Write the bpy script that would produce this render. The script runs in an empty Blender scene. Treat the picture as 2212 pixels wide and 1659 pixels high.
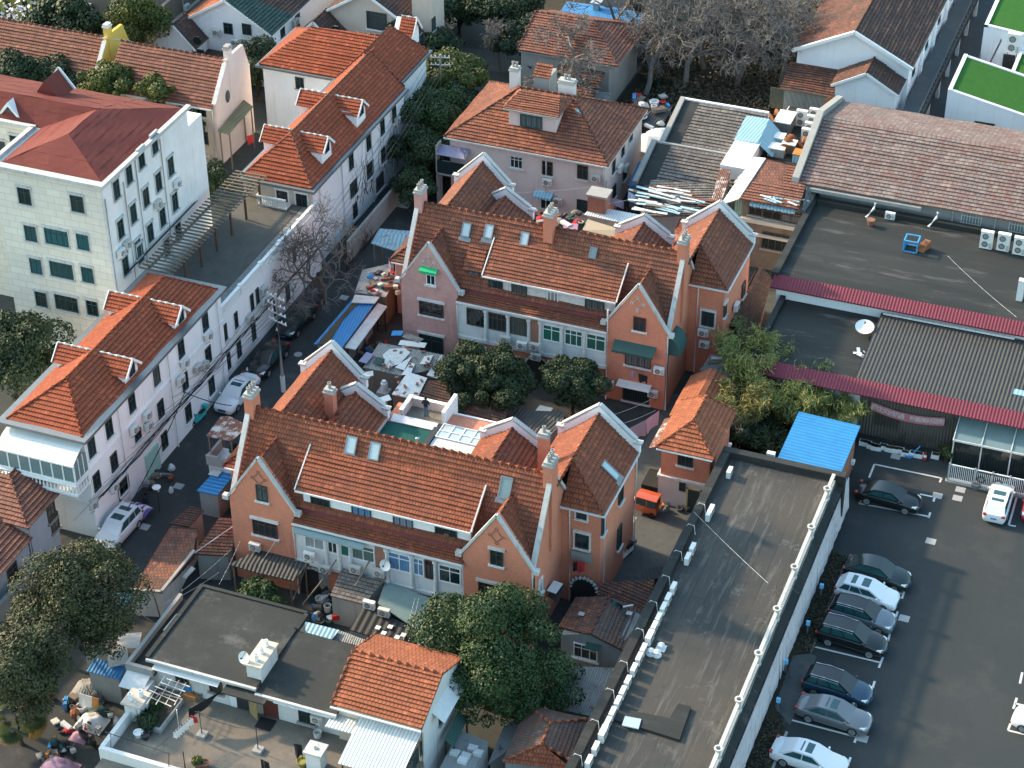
import bpy, math, random
import numpy as np
from mathutils import Vector, Matrix
S = bpy.context.scene
COL = S.collection
R = math.radians
random.seed(7)
# ---------------------------------------------------------------- camera
CH = 97.0
F0, PITCH, ROLL, AZ = 4501.55, R(35.317), R(-.342), R(-21.155)
fw = Vector((math.sin(AZ)*math.cos(PITCH), math.cos(AZ)*math.cos(PITCH), -math.sin(PITCH)))
rt0 = Vector((math.cos(AZ), -math.sin(AZ), 0)); up0 = rt0.cross(fw)
rt = rt0*math.cos(ROLL)+up0*math.sin(ROLL); up = up0*math.cos(ROLL)-rt0*math.sin(ROLL)
cam = bpy.data.objects.new('camera', bpy.data.cameras.new('camera')); COL.objects.link(cam)
M = Matrix((rt, up, -fw)).transposed().to_4x4(); M.translation = (0, 0, CH); cam.matrix_world = M
cam.data.sensor_width = 36; cam.data.lens = F0/2212*36; cam.data.clip_start = 1; cam.data.clip_end = 3000
S.camera = cam
# ---------------------------------------------------------------- light
SUN_EL, SUN_DIR = R(28), R(-9)           # sun stands over -X, a little towards +Y
w = bpy.data.worlds.new('World'); S.world = w; w.use_nodes = True
sky = w.node_tree.nodes.new('ShaderNodeTexSky'); sky.sky_type = 'NISHITA'; sky.sun_disc = False
sky.sun_elevation = SUN_EL; sky.sun_rotation = R(-90+9); sky.air_density = 1.2; sky.dust_density = 2.0
bg = w.node_tree.nodes['Background']; bg.inputs[1].default_value = .15
tn = w.node_tree.nodes.new('ShaderNodeMix'); tn.data_type = 'RGBA'; tn.blend_type = 'MULTIPLY'; tn.inputs[0].default_value = 1; tn.inputs[7].default_value = (.92, 1.06, 1.0, 1)
w.node_tree.links.new(sky.outputs[0], tn.inputs[6]); w.node_tree.links.new(tn.outputs[2], bg.inputs[0])
sl = bpy.data.lights.new('sun', 'SUN'); sl.energy = 2.4; sl.angle = R(2); sl.color = (1, .74, .50)
sun = bpy.data.objects.new('sun', sl); COL.objects.link(sun)
sd = Vector((-math.cos(SUN_EL)*math.cos(SUN_DIR), -math.cos(SUN_EL)*math.sin(SUN_DIR), math.sin(SUN_EL)))
sun.rotation_euler = sd.to_track_quat('Z', 'Y').to_euler(); sun.location = (-120, 60, 150)
S.view_settings.view_transform = 'Standard'; S.view_settings.look = 'None'
S.view_settings.exposure = 1.62; S.view_settings.gamma = 1
# ---------------------------------------------------------------- helpers
def ray(u, v):
    return (fw*F0 + rt*(u-1106) - up*(v-829.5)).normalized()
def c(i, j, x, y): return (i*553+x/3, j*553+y/3)
def G(p, z=0):
    d = ray(*p); return Vector((0, 0, CH)) + d*((z-CH)/d.z)
def PX(p, x): d = ray(*p); return Vector((0, 0, CH)) + d*(x/d.x)
def PY(p, y): d = ray(*p); return Vector((0, 0, CH)) + d*(y/d.y)

class B:
    """collects faces of one mesh"""
    def __init__(s): s.v = []; s.f = []; s.u = []; s.m = []
    def face(s, pts, uv=None, m=0):
        n = len(s.v); s.v += [tuple(p) for p in pts]; s.f.append(tuple(range(n, n+len(pts))))
        if uv is None:
            p = [Vector(q) for q in pts]
            nn = (p[1]-p[0]).cross(p[2]-p[0])
            if nn.length < 1e-9 and len(p) > 3: nn = (p[2]-p[0]).cross(p[3]-p[0])
            if nn.length < 1e-12: nn = Vector((0, 0, 1))
            nn.normalize()
            if abs(nn.z) > .999: a, b = Vector((1, 0, 0)), Vector((0, 1, 0))
            else:
                a = Vector((0, 0, 1)).cross(nn).normalized(); b = nn.cross(a)
            uv = [(q.dot(a), q.dot(b)) for q in p]
        s.u.append(uv); s.m.append(m); return s
    def box(s, x0, x1, y0, y1, z0, z1, m=0, bottom=True):
        if x0 > x1: x0, x1 = x1, x0
        if y0 > y1: y0, y1 = y1, y0
        a = [(x0,y0,z0),(x1,y0,z0),(x1,y1,z0),(x0,y1,z0),(x0,y0,z1),(x1,y0,z1),(x1,y1,z1),(x0,y1,z1)]
        for q in ((4,5,6,7),(0,1,5,4),(1,2,6,5),(2,3,7,6),(3,0,4,7)): s.face([a[k] for k in q], m=m)
        if bottom: s.face([a[k] for k in (3,2,1,0)], m=m)
        return s
    def cbox(s, cx, cy, cz, sx, sy, sz, m=0): return s.box(cx-sx/2, cx+sx/2, cy-sy/2, cy+sy/2, cz-sz/2, cz+sz/2, m)
    def hexa(s, a, m=0):
        for q in ((4,5,6,7),(0,1,5,4),(1,2,6,5),(2,3,7,6),(3,0,4,7),(3,2,1,0)): s.face([a[k] for k in q], m=m)
        return s
    def beam(s, p, q, w=.1, h=.1, m=0):
        p = Vector(p); q = Vector(q); d = (q-p).normalized()
        sx = d.cross(Vector((0,0,1)))
        if sx.length < 1e-4: sx = Vector((1,0,0))
        sx.normalize(); sz = sx.cross(d); sx = sx*w/2; sz = sz*h/2
        return s.hexa([p-sx-sz, p+sx-sz, q+sx-sz, q-sx-sz, p-sx+sz, p+sx+sz, q+sx+sz, q-sx+sz], m)
    def tube(s, pts, r, n=6, m=0, cap=True):
        pts = [Vector(p) for p in pts]; rs = r if isinstance(r, (list, tuple)) else [r]*len(pts)
        rings = []; last = None
        for k, p in enumerate(pts):
            d = (pts[min(k+1, len(pts)-1)]-pts[max(k-1, 0)]).normalized()
            a = d.cross(last if last is not None and d.cross(last).length > .1 else (Vector((0,0,1)) if abs(d.z) < .9 else Vector((1,0,0)))).normalized()
            b = d.cross(a); last = b
            rings.append([p+(a*math.cos(t)+b*math.sin(t))*rs[k] for t in [2*math.pi*i/n for i in range(n)]])
        for k in range(len(rings)-1):
            A, C = rings[k], rings[k+1]
            for i in range(n): s.face([A[i], A[(i+1) % n], C[(i+1) % n], C[i]], m=m)
        if cap:
            s.face(rings[0], m=m); s.face(rings[-1][::-1], m=m)
        return s
    def cyl(s, x, y, z0, z1, r, r1=None, n=12, m=0): return s.lathe(x, y, [(r, z0), (r if r1 is None else r1, z1)], n, m)
    def lathe(s, x, y, prof, n=12, m=0, closed=True):
        rings = [[(x+r*math.cos(2*math.pi*i/n), y+r*math.sin(2*math.pi*i/n), z) for i in range(n)] for r, z in prof]
        for A, C in zip(rings, rings[1:]):
            for i in range(n): s.face([A[i], A[(i+1) % n], C[(i+1) % n], C[i]], m=m)
        if closed:
            if prof[-1][0] > .001: s.face(rings[-1], m=m)
            if prof[0][0] > .001: s.face(rings[0][::-1], m=m)
        return s
    def prism(s, ax, poly, a0, a1, m=0):
        """poly of (p,q) extruded along ax: 'y' -> (x,z), 'x' -> (y,z), 'z' -> (x,y)"""
        def P(p, t): return (p[0], t, p[1]) if ax == 'y' else ((t, p[0], p[1]) if ax == 'x' else (p[0], p[1], t))
        n = len(poly); A = [P(p, a0) for p in poly]; C = [P(p, a1) for p in poly]
        ar = sum(poly[i][0]*poly[(i+1) % n][1]-poly[(i+1) % n][0]*poly[i][1] for i in range(n))
        flip = (ar < 0) != (ax == 'y')
        if flip: A, C = A[::-1], C[::-1]
        s.face(C, m=m); s.face(A[::-1], m=m)
        for i in range(n):
            k = (i+1) % n; s.face([A[i], A[k], C[k], C[i]], m=m)
        return s
    def tiles(s, pts, row=.34, lift=.085, m=0, under=.07):
        """planar convex roof slope laid in stepped rows of tiles"""
        p = [Vector(q) for q in pts]; n = (p[1]-p[0]).cross(p[2]-p[0]).normalized()
        if n.z < 0: p.reverse(); n = -n
        a = Vector((0,0,1)).cross(n)
        a = a.normalized() if a.length > 1e-3 else Vector((1,0,0))
        b = n.cross(a); o = p[0]
        q = [((k-o).dot(a), (k-o).dot(b)) for k in p]
        v0 = min(k[1] for k in q); v1 = max(k[1] for k in q)
        nr = max(1, round((v1-v0)/row)); h = (v1-v0)/nr; off = random.random()*9
        def clip(poly, v, keep):
            out = []
            for i in range(len(poly)):
                A, C = poly[i], poly[(i+1) % len(poly)]
                ia, ic = (A[1]-v)*keep >= -1e-9, (C[1]-v)*keep >= -1e-9
                if ia: out.append(A)
                if ia != ic:
                    t = (v-A[1])/(C[1]-A[1]); out.append((A[0]+(C[0]-A[0])*t, v))
            return out
        for k in range(nr):
            lo, hi = v0+k*h, v0+(k+1)*h
            poly = clip(clip(q, lo, 1), hi, -1)
            if len(poly) < 3: continue
            L = lift*(1+random.uniform(-.25, .25))
            def wob(t): return .035*math.sin(t[0]*1.3+off*3+t[1]*.9)*math.sin(t[1]*1.1+off)+.012*math.sin(t[0]*4.7+k*1.9+off)
            def at(t, e=0): return o+a*t[0]+b*t[1]+n*((0 if e else L*(1-(t[1]-lo)/h))+.01+wob(t))
            us = [t[0] for t in poly]; u0, u1 = min(us), max(us); ns = max(1, int((u1-u0)/1.1)); sw = lambda P: [(t[1], t[0]) for t in P]
            for q_ in range(ns):
                ua, ub = u0+(u1-u0)*q_/ns, u0+(u1-u0)*(q_+1)/ns
                pc = sw(clip(clip(sw(poly), ua, 1), ub, -1))
                if len(pc) < 3: continue
                s.face([at(t) for t in pc], [(t[0]+off, (t[1]-v0)/h*.34) for t in pc], m)
                low = sorted(t for t in pc if abs(t[1]-lo) < 1e-6)
                if len(low) >= 2:
                    A, C = low[0], low[-1]; vb = (lo-v0)/h*.34
                    s.face([at(A, 1)-n*.01, at(C, 1)-n*.01, at(C), at(A)], [(A[0]+off, vb-.05), (C[0]+off, vb-.05), (C[0]+off, vb), (A[0]+off, vb)], m)
        s.face([k-n*under for k in p][::-1], m=m)
        for i in range(len(p)):
            A, C = p[i], p[(i+1) % len(p)]
            s.face([A-n*under, C-n*under, C+n*.01, A+n*.01], m=m)
        return s
    def caps(s, p, q, r=.13, m=0):
        p = Vector(p); q = Vector(q); L = (q-p).length; n = max(2, int(L/.6)); pts = []; rs = []; J = lambda: Vector((random.uniform(-.012,.012), random.uniform(-.012,.012), random.uniform(-.02,.02)))
        for k in range(n):
            j = J(); pts += [p.lerp(q, k/n)+j, p.lerp(q, (k+.97)/n)+j]; rs += [r*1.0, r*.97]
        return s.tube(pts, rs, 7, m)
    def quad(s, cen, ux, uy, m=0):
        cen, ux, uy = Vector(cen), Vector(ux)/2, Vector(uy)/2
        return s.face([cen-ux-uy, cen+ux-uy, cen+ux+uy, cen-ux+uy], m=m)

ORG = {}
def tag(o, label=None, cat=None, group=None, kind=None):
    for k, v in (('label', label), ('category', cat), ('group', group), ('kind', kind)):
        if v: o[k] = v
    return o
def mesh_of(name, b, mats, org=(0,0,0), smooth=False):
    me = bpy.data.meshes.new(name); ox, oy, oz = org
    me.from_pydata([(x-ox, y-oy, z-oz) for x, y, z in b.v], [], b.f)
    uv = me.uv_layers.new(name='UVMap')
    uv.data.foreach_set('uv', [t for f in b.u for p in f for t in p])
    for m in (mats if isinstance(mats, (list, tuple)) else [mats]): me.materials.append(m)
    if any(b.m): me.polygons.foreach_set('material_index', b.m)
    if smooth:
        import bmesh
        bm = bmesh.new(); bm.from_mesh(me); bmesh.ops.remove_doubles(bm, verts=bm.verts, dist=.0005)
        for f in bm.faces: f.smooth = True
        for e in bm.edges:
            if len(e.link_faces) == 2 and e.calc_face_angle(0) > smooth: e.smooth = False
        bm.to_mesh(me); bm.free()
    me.update(); return me
def obj(name, b, mats, parent=None, label=None, cat=None, group=None, kind=None, org=None, smooth=False):
    if parent is not None: org = ORG[parent.name]
    elif org is None:
        a = np.array(b.v); lo, hi = a.min(0), a.max(0); org = ((lo[0]+hi[0])/2, (lo[1]+hi[1])/2, lo[2])
    o = bpy.data.objects.new(name, mesh_of(name, b, mats, org, smooth)); COL.objects.link(o)
    if parent is not None: o.parent = parent
    else: o.location = org
    ORG[o.name] = tuple(org)
    return tag(o, label, cat, group, kind)
def thing(name, label, cat, loc, group=None, rz=0):
    o = bpy.data.objects.new(name, None); COL.objects.link(o); o.location = loc; o.rotation_euler.z = rz
    o.empty_display_size = .3
    ORG[o.name] = (0,0,0) if rz == 'local' else tuple(loc)
    return tag(o, label, cat, group)
def proto(name, label, cat, group=None):
    """an Empty whose parts are built around the origin"""
    o = thing(name, label, cat, (0,0,0), group); ORG[o.name] = (0,0,0); return o
def clone(o, loc, rz=0, label=None, group=None, parent=None, scale=1):
    n = o.copy(); COL.objects.link(n); n.location = loc; n.rotation_euler = (0, 0, rz)
    n.scale = (scale,)*3 if not isinstance(scale, tuple) else scale
    if label: n['label'] = label
    if group: n['group'] = group
    if parent: n.parent = parent
    def kids(a, d):
        for ch in list(a.children):
            k = ch.copy(); COL.objects.link(k); k.parent = d; kids(ch, k)
    kids(o, n); ORG[n.name] = tuple(loc)
    return n
def shared(name, me, loc, rz, parent):
    """a part that reuses a mesh, placed in world terms under its thing"""
    o = bpy.data.objects.new(name, me); COL.objects.link(o); o.parent = parent
    g = ORG[parent.name]; o.location = Vector(loc)-Vector(g); o.rotation_euler.z = rz
    ORG[o.name] = tuple(loc); return o

# ---------------------------------------------------------------- materials
class NT:
    def __init__(s, name):
        s.mat = bpy.data.materials.new(name); s.mat.use_nodes = True; s.t = s.mat.node_tree
        s.b = s.t.nodes['Principled BSDF']
    def n(s, ty, **kw):
        k = s.t.nodes.new('ShaderNode'+ty)
        for a, v in kw.items(): setattr(k, a, v)
        return k
    def set(s, node, i, v):
        if hasattr(v, 'is_output') or isinstance(v, bpy.types.NodeSocket): s.t.links.new(v, node.inputs[i])
        else:
            if isinstance(v, tuple) and len(v) == 3 and node.inputs[i].type == 'RGBA': v = v+(1,)
            node.inputs[i].default_value = v
    def co(s, kind='UV'): return s.n('TexCoord').outputs[kind]
    def map(s, v, sc=(1,1,1), lo=(0,0,0)):
        k = s.n('Mapping'); s.set(k, 0, v); s.set(k, 1, lo); s.set(k, 3, sc); return k.outputs[0]
    def noise(s, v, sc, de=4, ro=.6):
        k = s.n('TexNoise'); s.set(k, 'Vector', v); s.set(k, 'Scale', sc); s.set(k, 'Detail', de); s.set(k, 'Roughness', ro); return k.outputs[0]
    def ramp(s, f, lo, hi, a=0., b=1.):
        k = s.n('MapRange'); k.clamp = True; s.set(k, 0, f); s.set(k, 1, lo); s.set(k, 2, hi); s.set(k, 3, a); s.set(k, 4, b); return k.outputs[0]
    def mix(s, f, a, b, mode='MIX'):
        k = s.n('Mix', data_type='RGBA', blend_type=mode); s.set(k, 0, f); s.set(k, 6, a); s.set(k, 7, b); return k.outputs[2]
    def math(s, op, a, b=0.):
        k = s.n('Math', operation=op); s.set(k, 0, a); s.set(k, 1, b); return k.outputs[0]
    def brick(s, v, w, h, c1, c2, mo, ms=.02, off=.5, bias=0.):
        k = s.n('TexBrick'); k.offset = off
        s.set(k, 'Vector', v); s.set(k, 'Scale', 1.); s.set(k, 'Brick Width', w); s.set(k, 'Row Height', h); s.set(k, 'Color1', c1); s.set(k, 'Color2', c2)
        s.set(k, 'Mortar', mo); s.set(k, 'Mortar Size', ms); s.set(k, 'Bias', bias); s.set(k, 'Mortar Smooth', .3); return k.outputs[0], k.outputs[1]
    def wave(s, v, period, ax='X', prof='SIN'):
        k = s.n('TexWave', wave_type='BANDS', bands_direction=ax, wave_profile=prof); s.set(k, 'Vector', v)
        s.set(k, 'Scale', math.pi*2/(20*period)); return k.outputs[1]
    def bump(s, h, d=.02, st=1.):
        k = s.n('Bump'); s.set(k, 'Strength', st); s.set(k, 'Distance', d); s.set(k, 'Height', h)
        s.t.links.new(k.outputs[0], s.b.inputs['Normal'])
    def done(s, col, rough=.85, spec=.25, metal=0.):
        s.set(s.b, 'Base Color', col); s.set(s.b, 'Roughness', rough); s.set(s.b, 'Specular IOR Level', spec); s.set(s.b, 'Metallic', metal)
        return s.mat
def mul(a, k): return tuple(min(1, x*k) for x in a)

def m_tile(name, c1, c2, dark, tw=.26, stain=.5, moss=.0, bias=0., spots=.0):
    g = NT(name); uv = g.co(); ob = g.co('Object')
    col, fac = g.brick(uv, tw, .34, c1, c2, mul(dark, .5), .022, bias=bias)  # dark tile joints; along the rows they also paint in each tile edge's shadow
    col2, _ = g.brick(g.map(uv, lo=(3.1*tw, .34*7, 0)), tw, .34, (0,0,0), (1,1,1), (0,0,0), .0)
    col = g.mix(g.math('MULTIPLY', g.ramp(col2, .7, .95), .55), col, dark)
    col3, _ = g.brick(g.map(uv, lo=(7.2*tw, .34*13, 0)), tw, .34, (0,0,0), (1,1,1), (0,0,0), .0)
    col = g.mix(g.math('MULTIPLY', g.ramp(col3, .78, .98), g.ramp(g.noise(ob, .8, 3), .4, .65, .15, .75)), col, mul(c1, 1.45))
    st = g.ramp(g.noise(ob, .35, 5, .65), .42, .68)
    col = g.mix(g.math('MULTIPLY', st, stain), col, dark)
    st2 = g.ramp(g.noise(g.map(uv, (1.5, .25, 1)), 1.6, 4), .48, .72)
    col = g.mix(g.math('MULTIPLY', st2, stain*.6), col, mul(dark, .55))
    if moss: col = g.mix(g.math('MULTIPLY', g.ramp(g.noise(ob, .9, 5), .5, .62), moss), col, (.07, .065, .055))
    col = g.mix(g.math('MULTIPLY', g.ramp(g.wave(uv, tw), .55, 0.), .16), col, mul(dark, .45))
    g.bump(g.wave(uv, tw), .014, .5)
    return g.done(col, .82, .2)
def m_brick(name, c1, c2, mo, stain=(.25,.13,.1), amt=.35):
    g = NT(name); uv = g.co(); ob = g.co('Object')
    col, fac = g.brick(uv, .25, .08, c1, c2, mo, .012)
    col = g.mix(g.math('MULTIPLY', g.ramp(g.noise(ob, .5, 5, .7), .45, .75), amt), col, stain)
    col = g.mix(g.math('MULTIPLY', g.ramp(g.noise(g.map(ob, (1.3, 1.3, .12)), 1.1, 4), .55, .75), amt), col, mul(stain, .7))
    col = g.mix(g.ramp(g.noise(ob, 6, 3), .4, .9, 0, .35), col, mul(c1, 1.3))
    g.bump(fac, .01, .5)
    return g.done(col, .9, .2)
def m_plaster(name, col0, dirt=(.2,.19,.17), amt=.4, block=None, blue=0):
    g = NT(name); ob = g.co('Object'); col = col0
    if block:
        col, _ = g.brick(g.co(), block[0], block[1], col0, mul(col0, .9), mul(col0, .72), .03)
    col = g.mix(g.ramp(g.noise(ob, .45, 6, .65), .4, .8, 0, amt), col, mul(col0, .62))
    col = g.mix(g.ramp(g.noise(g.map(ob, (2.2, 2.2, .14)), 1.3, 5, .7), .55, .8, 0, amt), col, dirt)
    col = g.mix(g.ramp(g.noise(ob, 5, 5, .75), .6, .85, 0, amt*.7), col, dirt)
    return g.done(col, .9, .15)
def m_metal(name, col0, period=.2, rust=0., rustc=(.14,.06,.03), rough=.5, ax='X', dirt=.3, deep=.03):
    g = NT(name); uv = g.co(); ob = g.co('Object')
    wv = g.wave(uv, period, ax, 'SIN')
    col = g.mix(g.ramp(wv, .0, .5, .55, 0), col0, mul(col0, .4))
    col = g.mix(g.ramp(g.noise(ob, .6, 5, .7), .45, .8, 0, dirt), col, mul(col0, .45))
    if rust: col = g.mix(g.ramp(g.noise(g.map(ob, (1, 1, 1)), 1.1, 6, .75), .62-rust*.3, .68-rust*.2), col, rustc)
    g.bump(wv, deep, .9)
    return g.done(col, rough, .4)
def m_ground(name, c1, c2, c3, sc=.25, fine=3., seam=None, rough=.9, spot=None, am=1., st=(1,1,1)):
    g = NT(name); o0 = g.co('Object'); ob = g.map(o0, st)
    col = g.mix(g.ramp(g.noise(ob, sc, 6, .65), .35, .7), c1, c2)
    col = g.mix(g.math('MULTIPLY', g.ramp(g.noise(g.map(ob, lo=(31, 7, 0)), sc*2.3, 7, .75), .52, .72), am), col, c3)
    col = g.mix(g.ramp(g.noise(ob, fine, 4, .8), .3, .8, 0, .4), col, mul(c1, .6))
    if seam:
        bk, f = g.brick(o0, seam[0], seam[1], (0,0,0), (.5,.5,.5), (1,1,1), seam[2], off=.3)
        col = g.mix(g.math('MULTIPLY', f, .55), col, mul(c1, .45))
        col = g.mix(g.math('MULTIPLY', bk, .25), col, c3)
    if spot: col = g.mix(g.ramp(g.noise(g.map(ob, lo=(5, 3, 0)), spot[1], 6, .7), .58, .7, 0, spot[2]), col, spot[0])
    g.bump(g.noise(ob, 18, 3), .01, .4)
    return g.done(col, rough, .2)
def m_plain(name, col0, rough=.6, spec=.4, var=.25, metal=0., sc=3.):
    g = NT(name); ob = g.co('Object')
    col = g.mix(g.ramp(g.noise(ob, sc, 4, .7), .35, .75, 0, var), col0, mul(col0, .55))
    return g.done(col, rough, spec, metal)
def m_glass(name, c1, c2, rough=.08, sheen=.7):
    g = NT(name); oi = g.n('ObjectInfo'); ob = g.co('Object')
    f = g.math('FRACT', g.math('MULTIPLY', oi.outputs['Random'], 7.3))
    col = g.mix(g.ramp(f, .35, .9), c1, c2); col = g.mix(g.ramp(g.math('FRACT', g.math('MULTIPLY', f, 9.1)), .84, .9, 0, .5), col, (.20,.21,.20))
    cur = g.ramp(g.wave(g.map(ob, (1, 1, .02)), .22), .2, .8, .55, 1.)
    col = g.mix(cur, mul(c1, .5), col)
    return g.done(col, rough, sheen)
def m_leaf(name, c1, c2, c3=None, tint=None):
    g = NT(name); ge = g.n('NewGeometry'); ob = g.co('Object')
    col = g.mix(ge.outputs['Random Per Island'], c1, c2)
    if c3: col = g.mix(g.ramp(g.noise(ob, .35, 3), .46, .62), col, c3)
    g.set(g.b, 'Subsurface Weight', 0.)
    return g.done(col, .6, .3)

def m_strips(name, c1, c2, pale, brown):
    g = NT(name); ob = g.co('Object'); sx = g.n('SeparateXYZ'); g.set(sx, 0, ob); cx = g.n('CombineXYZ'); g.set(cx, 0, sx.outputs[1]); g.set(cx, 1, sx.outputs[0]); v = cx.outputs[0]
    col, f = g.brick(v, 11., 1.03, c1, c2, mul(c1, .45), .02, .37)
    col = g.mix(g.ramp(g.noise(ob, .16, 5, .6), .42, .62, 0, .75), col, brown)
    col = g.mix(g.ramp(g.noise(g.map(ob, (2.6, .22, 1)), 1., 6, .7), .54, .72, 0, .7), col, pale)
    col = g.mix(g.ramp(g.noise(g.map(ob, lo=(9, 4, 0)), .7, 7, .75), .58, .7, 0, .55), col, mul(pale, 1.15))
    col = g.mix(g.ramp(g.noise(g.map(ob, lo=(3, 14, 0)), 1.3, 5, .7), .6, .75, 0, .6), col, mul(c1, .5))
    col = g.mix(g.ramp(g.noise(ob, 8, 4, .8), .3, .8, 0, .3), col, mul(c1, .6)); g.bump(g.noise(ob, 5, 5), .02, .5)
    return g.done(col, .8, .25)
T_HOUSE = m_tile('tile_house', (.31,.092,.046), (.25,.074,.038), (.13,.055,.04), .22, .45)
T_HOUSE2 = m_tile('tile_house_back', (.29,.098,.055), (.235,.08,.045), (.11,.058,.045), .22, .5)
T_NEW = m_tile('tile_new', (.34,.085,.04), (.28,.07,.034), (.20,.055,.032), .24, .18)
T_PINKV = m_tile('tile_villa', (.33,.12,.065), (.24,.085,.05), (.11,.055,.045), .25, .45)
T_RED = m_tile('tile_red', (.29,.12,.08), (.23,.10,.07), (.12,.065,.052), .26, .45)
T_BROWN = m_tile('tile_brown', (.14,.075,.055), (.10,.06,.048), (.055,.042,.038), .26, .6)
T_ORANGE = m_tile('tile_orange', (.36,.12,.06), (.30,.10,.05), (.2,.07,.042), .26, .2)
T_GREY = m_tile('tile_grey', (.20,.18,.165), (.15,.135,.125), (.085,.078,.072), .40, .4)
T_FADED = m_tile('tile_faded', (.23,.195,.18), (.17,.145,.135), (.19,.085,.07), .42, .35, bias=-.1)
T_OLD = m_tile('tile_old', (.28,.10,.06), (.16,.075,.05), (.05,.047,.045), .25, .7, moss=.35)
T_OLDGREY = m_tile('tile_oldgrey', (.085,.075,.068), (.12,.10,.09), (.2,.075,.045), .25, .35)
T_SHINGLE = m_ground('roof_red_felt', (.17,.042,.035), (.145,.036,.03), (.19,.052,.042), .4, 9., None, .85)
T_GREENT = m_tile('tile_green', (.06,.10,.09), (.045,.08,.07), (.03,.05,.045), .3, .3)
BRICK = m_brick('brick_orange', (.64,.215,.125), (.56,.18,.105), (.54,.27,.19), (.33,.16,.12))
BRICK_P = m_brick('brick_pink', (.60,.31,.27), (.53,.27,.235), (.53,.34,.3), (.3,.16,.13), .4)
BRICK_O = m_brick('brick_old', (.36,.15,.10), (.28,.12,.085), (.33,.2,.15), (.12,.08,.06), .5)
BRICK_D = m_brick('brick_brown', (.22,.17,.13), (.17,.13,.10), (.24,.2,.16), (.09,.07,.06), .6)
P_WHITE = m_plaster('plaster_white', (.83,.83,.84), (.33,.31,.29), .28)
P_WDIRTY = m_plaster('plaster_dirty', (.66,.65,.63), (.17,.155,.14), .6)
P_STONE = m_plaster('plaster_stone', (.72,.68,.60), (.34,.31,.27), .35, (1.3,.62))
P_STONE_E = m_plaster('plaster_render', (.77,.76,.75), (.28,.26,.25), .5)
P_CREAM = m_plaster('plaster_cream', (.60,.50,.42), (.28,.22,.18), .35)
P_PINK = m_plaster('plaster_pink', (.66,.54,.50), (.33,.26,.24), .35)
P_BLUEG = m_plaster('plaster_bluegrey', (.40,.43,.47), (.16,.16,.17), .45)
P_GREY = m_plaster('plaster_grey', (.30,.30,.29), (.10,.10,.10), .6)
P_BEIGE = m_plaster('plaster_beige', (.58,.50,.41), (.26,.21,.16), .5)
P_YELLOW = m_plaster('plaster_yellow', (.62,.44,.10), (.4,.27,.08), .25)
P_OLIVE = m_plaster('plaster_olive', (.27,.26,.07), (.12,.11,.05), .3)
P_BROWN = m_plaster('plaster_brown', (.175,.15,.125), (.09,.075,.065), .4)
P_COPING = m_plaster('coping_weathered', (.52,.52,.50), (.13,.13,.125), .75)
P_CONC = m_plaster('concrete', (.34,.33,.31), (.13,.12,.11), .6)
BITUMEN = m_ground('bitumen', (.027,.030,.030), (.040,.042,.040), (.09,.088,.082), .18, 5., (8., 1.0, .02), .75, ((.19,.185,.17), .33, .35), .5)
BITUMEN2 = m_ground('bitumen_dark', (.022,.025,.025), (.034,.036,.034), (.07,.068,.063), .25, 5., (14., 1.0, .015), .7, ((.13,.128,.12), .9, .5), .8, (.18,1.1,1))
BIT_LONG = m_strips('bitumen_strips', (.040,.044,.044), (.054,.055,.053), (.16,.158,.15), (.078,.068,.058))
CONC_T = m_ground('terrace_concrete', (.15,.14,.125), (.21,.175,.135), (.085,.085,.082), .35, 4., None, .9, ((.36,.30,.22), .3, .6))
ASPHALT = m_ground('asphalt_lot', (.036,.043,.045), (.045,.050,.051), (.064,.064,.062), .09, 9., (60., 5.3, .012), .85, ((.03,.031,.031), .5, .35))
ASPH_LANE = m_ground('asphalt_lane', (.042,.046,.047), (.054,.056,.055), (.09,.088,.084), .3, 7., None, .85)
DIRT = m_ground('yard_ground', (.048,.054,.053), (.07,.075,.072), (.03,.03,.028), .5, 5.)
SOIL = m_ground('soil', (.045,.038,.026), (.033,.03,.02), (.07,.055,.038), .8, 7.)
PATH = m_ground('paving', (.085,.09,.089), (.115,.118,.113), (.06,.06,.058), .6, 6.)
DARKP = m_ground('dark_paving', (.085,.095,.10), (.10,.11,.115), (.13,.14,.145), .3, 12.)
LINE_W = m_plain('road_paint', (.62,.62,.61), .8, .2, .5, sc=2.)
GLASS = m_glass('window_glass', (.014,.024,.026), (.03,.046,.05))
GLASS_T = m_glass('window_curtain_teal', (.025,.11,.125), (.03,.045,.05), .15)
GLASS_G = m_glass('window_curtain_green', (.02,.15,.10), (.05,.10,.085), .15)
GLASS_B = m_glass('window_curtain_blue', (.10,.22,.40), (.16,.20,.28), .15)
GLASS_W = m_glass('window_curtain_white', (.42,.43,.43), (.09,.10,.105), .15)
GLASS_SKY = m_plain('skylight_glass', (.38,.47,.50), .12, .8, .1)
GLASS_ROOF = m_plain('glass_roof', (.17,.24,.24), .12, .7, .35, sc=.8)
F_DARK = m_plain('frame_dark', (.035,.05,.05), .5)
F_TEAL = m_plain('frame_teal', (.03,.07,.07), .5)
F_RED = m_plain('frame_redwood', (.11,.03,.022), .6)
F_BROWN = m_plain('frame_brown', (.10,.065,.04), .6)
WHITE = m_plain('white_paint', (.78,.78,.77), .5, .4, .2)
WHITE_D = m_plain('white_weathered', (.66,.65,.63), .7, .3, .65, sc=4.)
AC_W = m_plain('casing_white', (.74,.73,.70), .45, .4, .22)
AC_DIRTY = m_plain('casing_aged', (.58,.56,.52), .55, .3, .5)
DARKM = m_plain('dark_metal', (.03,.031,.032), .5, .5)
GREYM = m_plain('grey_metal', (.22,.225,.23), .4, .5, .4, .4)
STEEL = m_plain('galvanised', (.42,.43,.44), .4, .5, .4, .3)
BLACK = m_plain('black_rubber', (.018,.018,.018), .75, .3)
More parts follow.
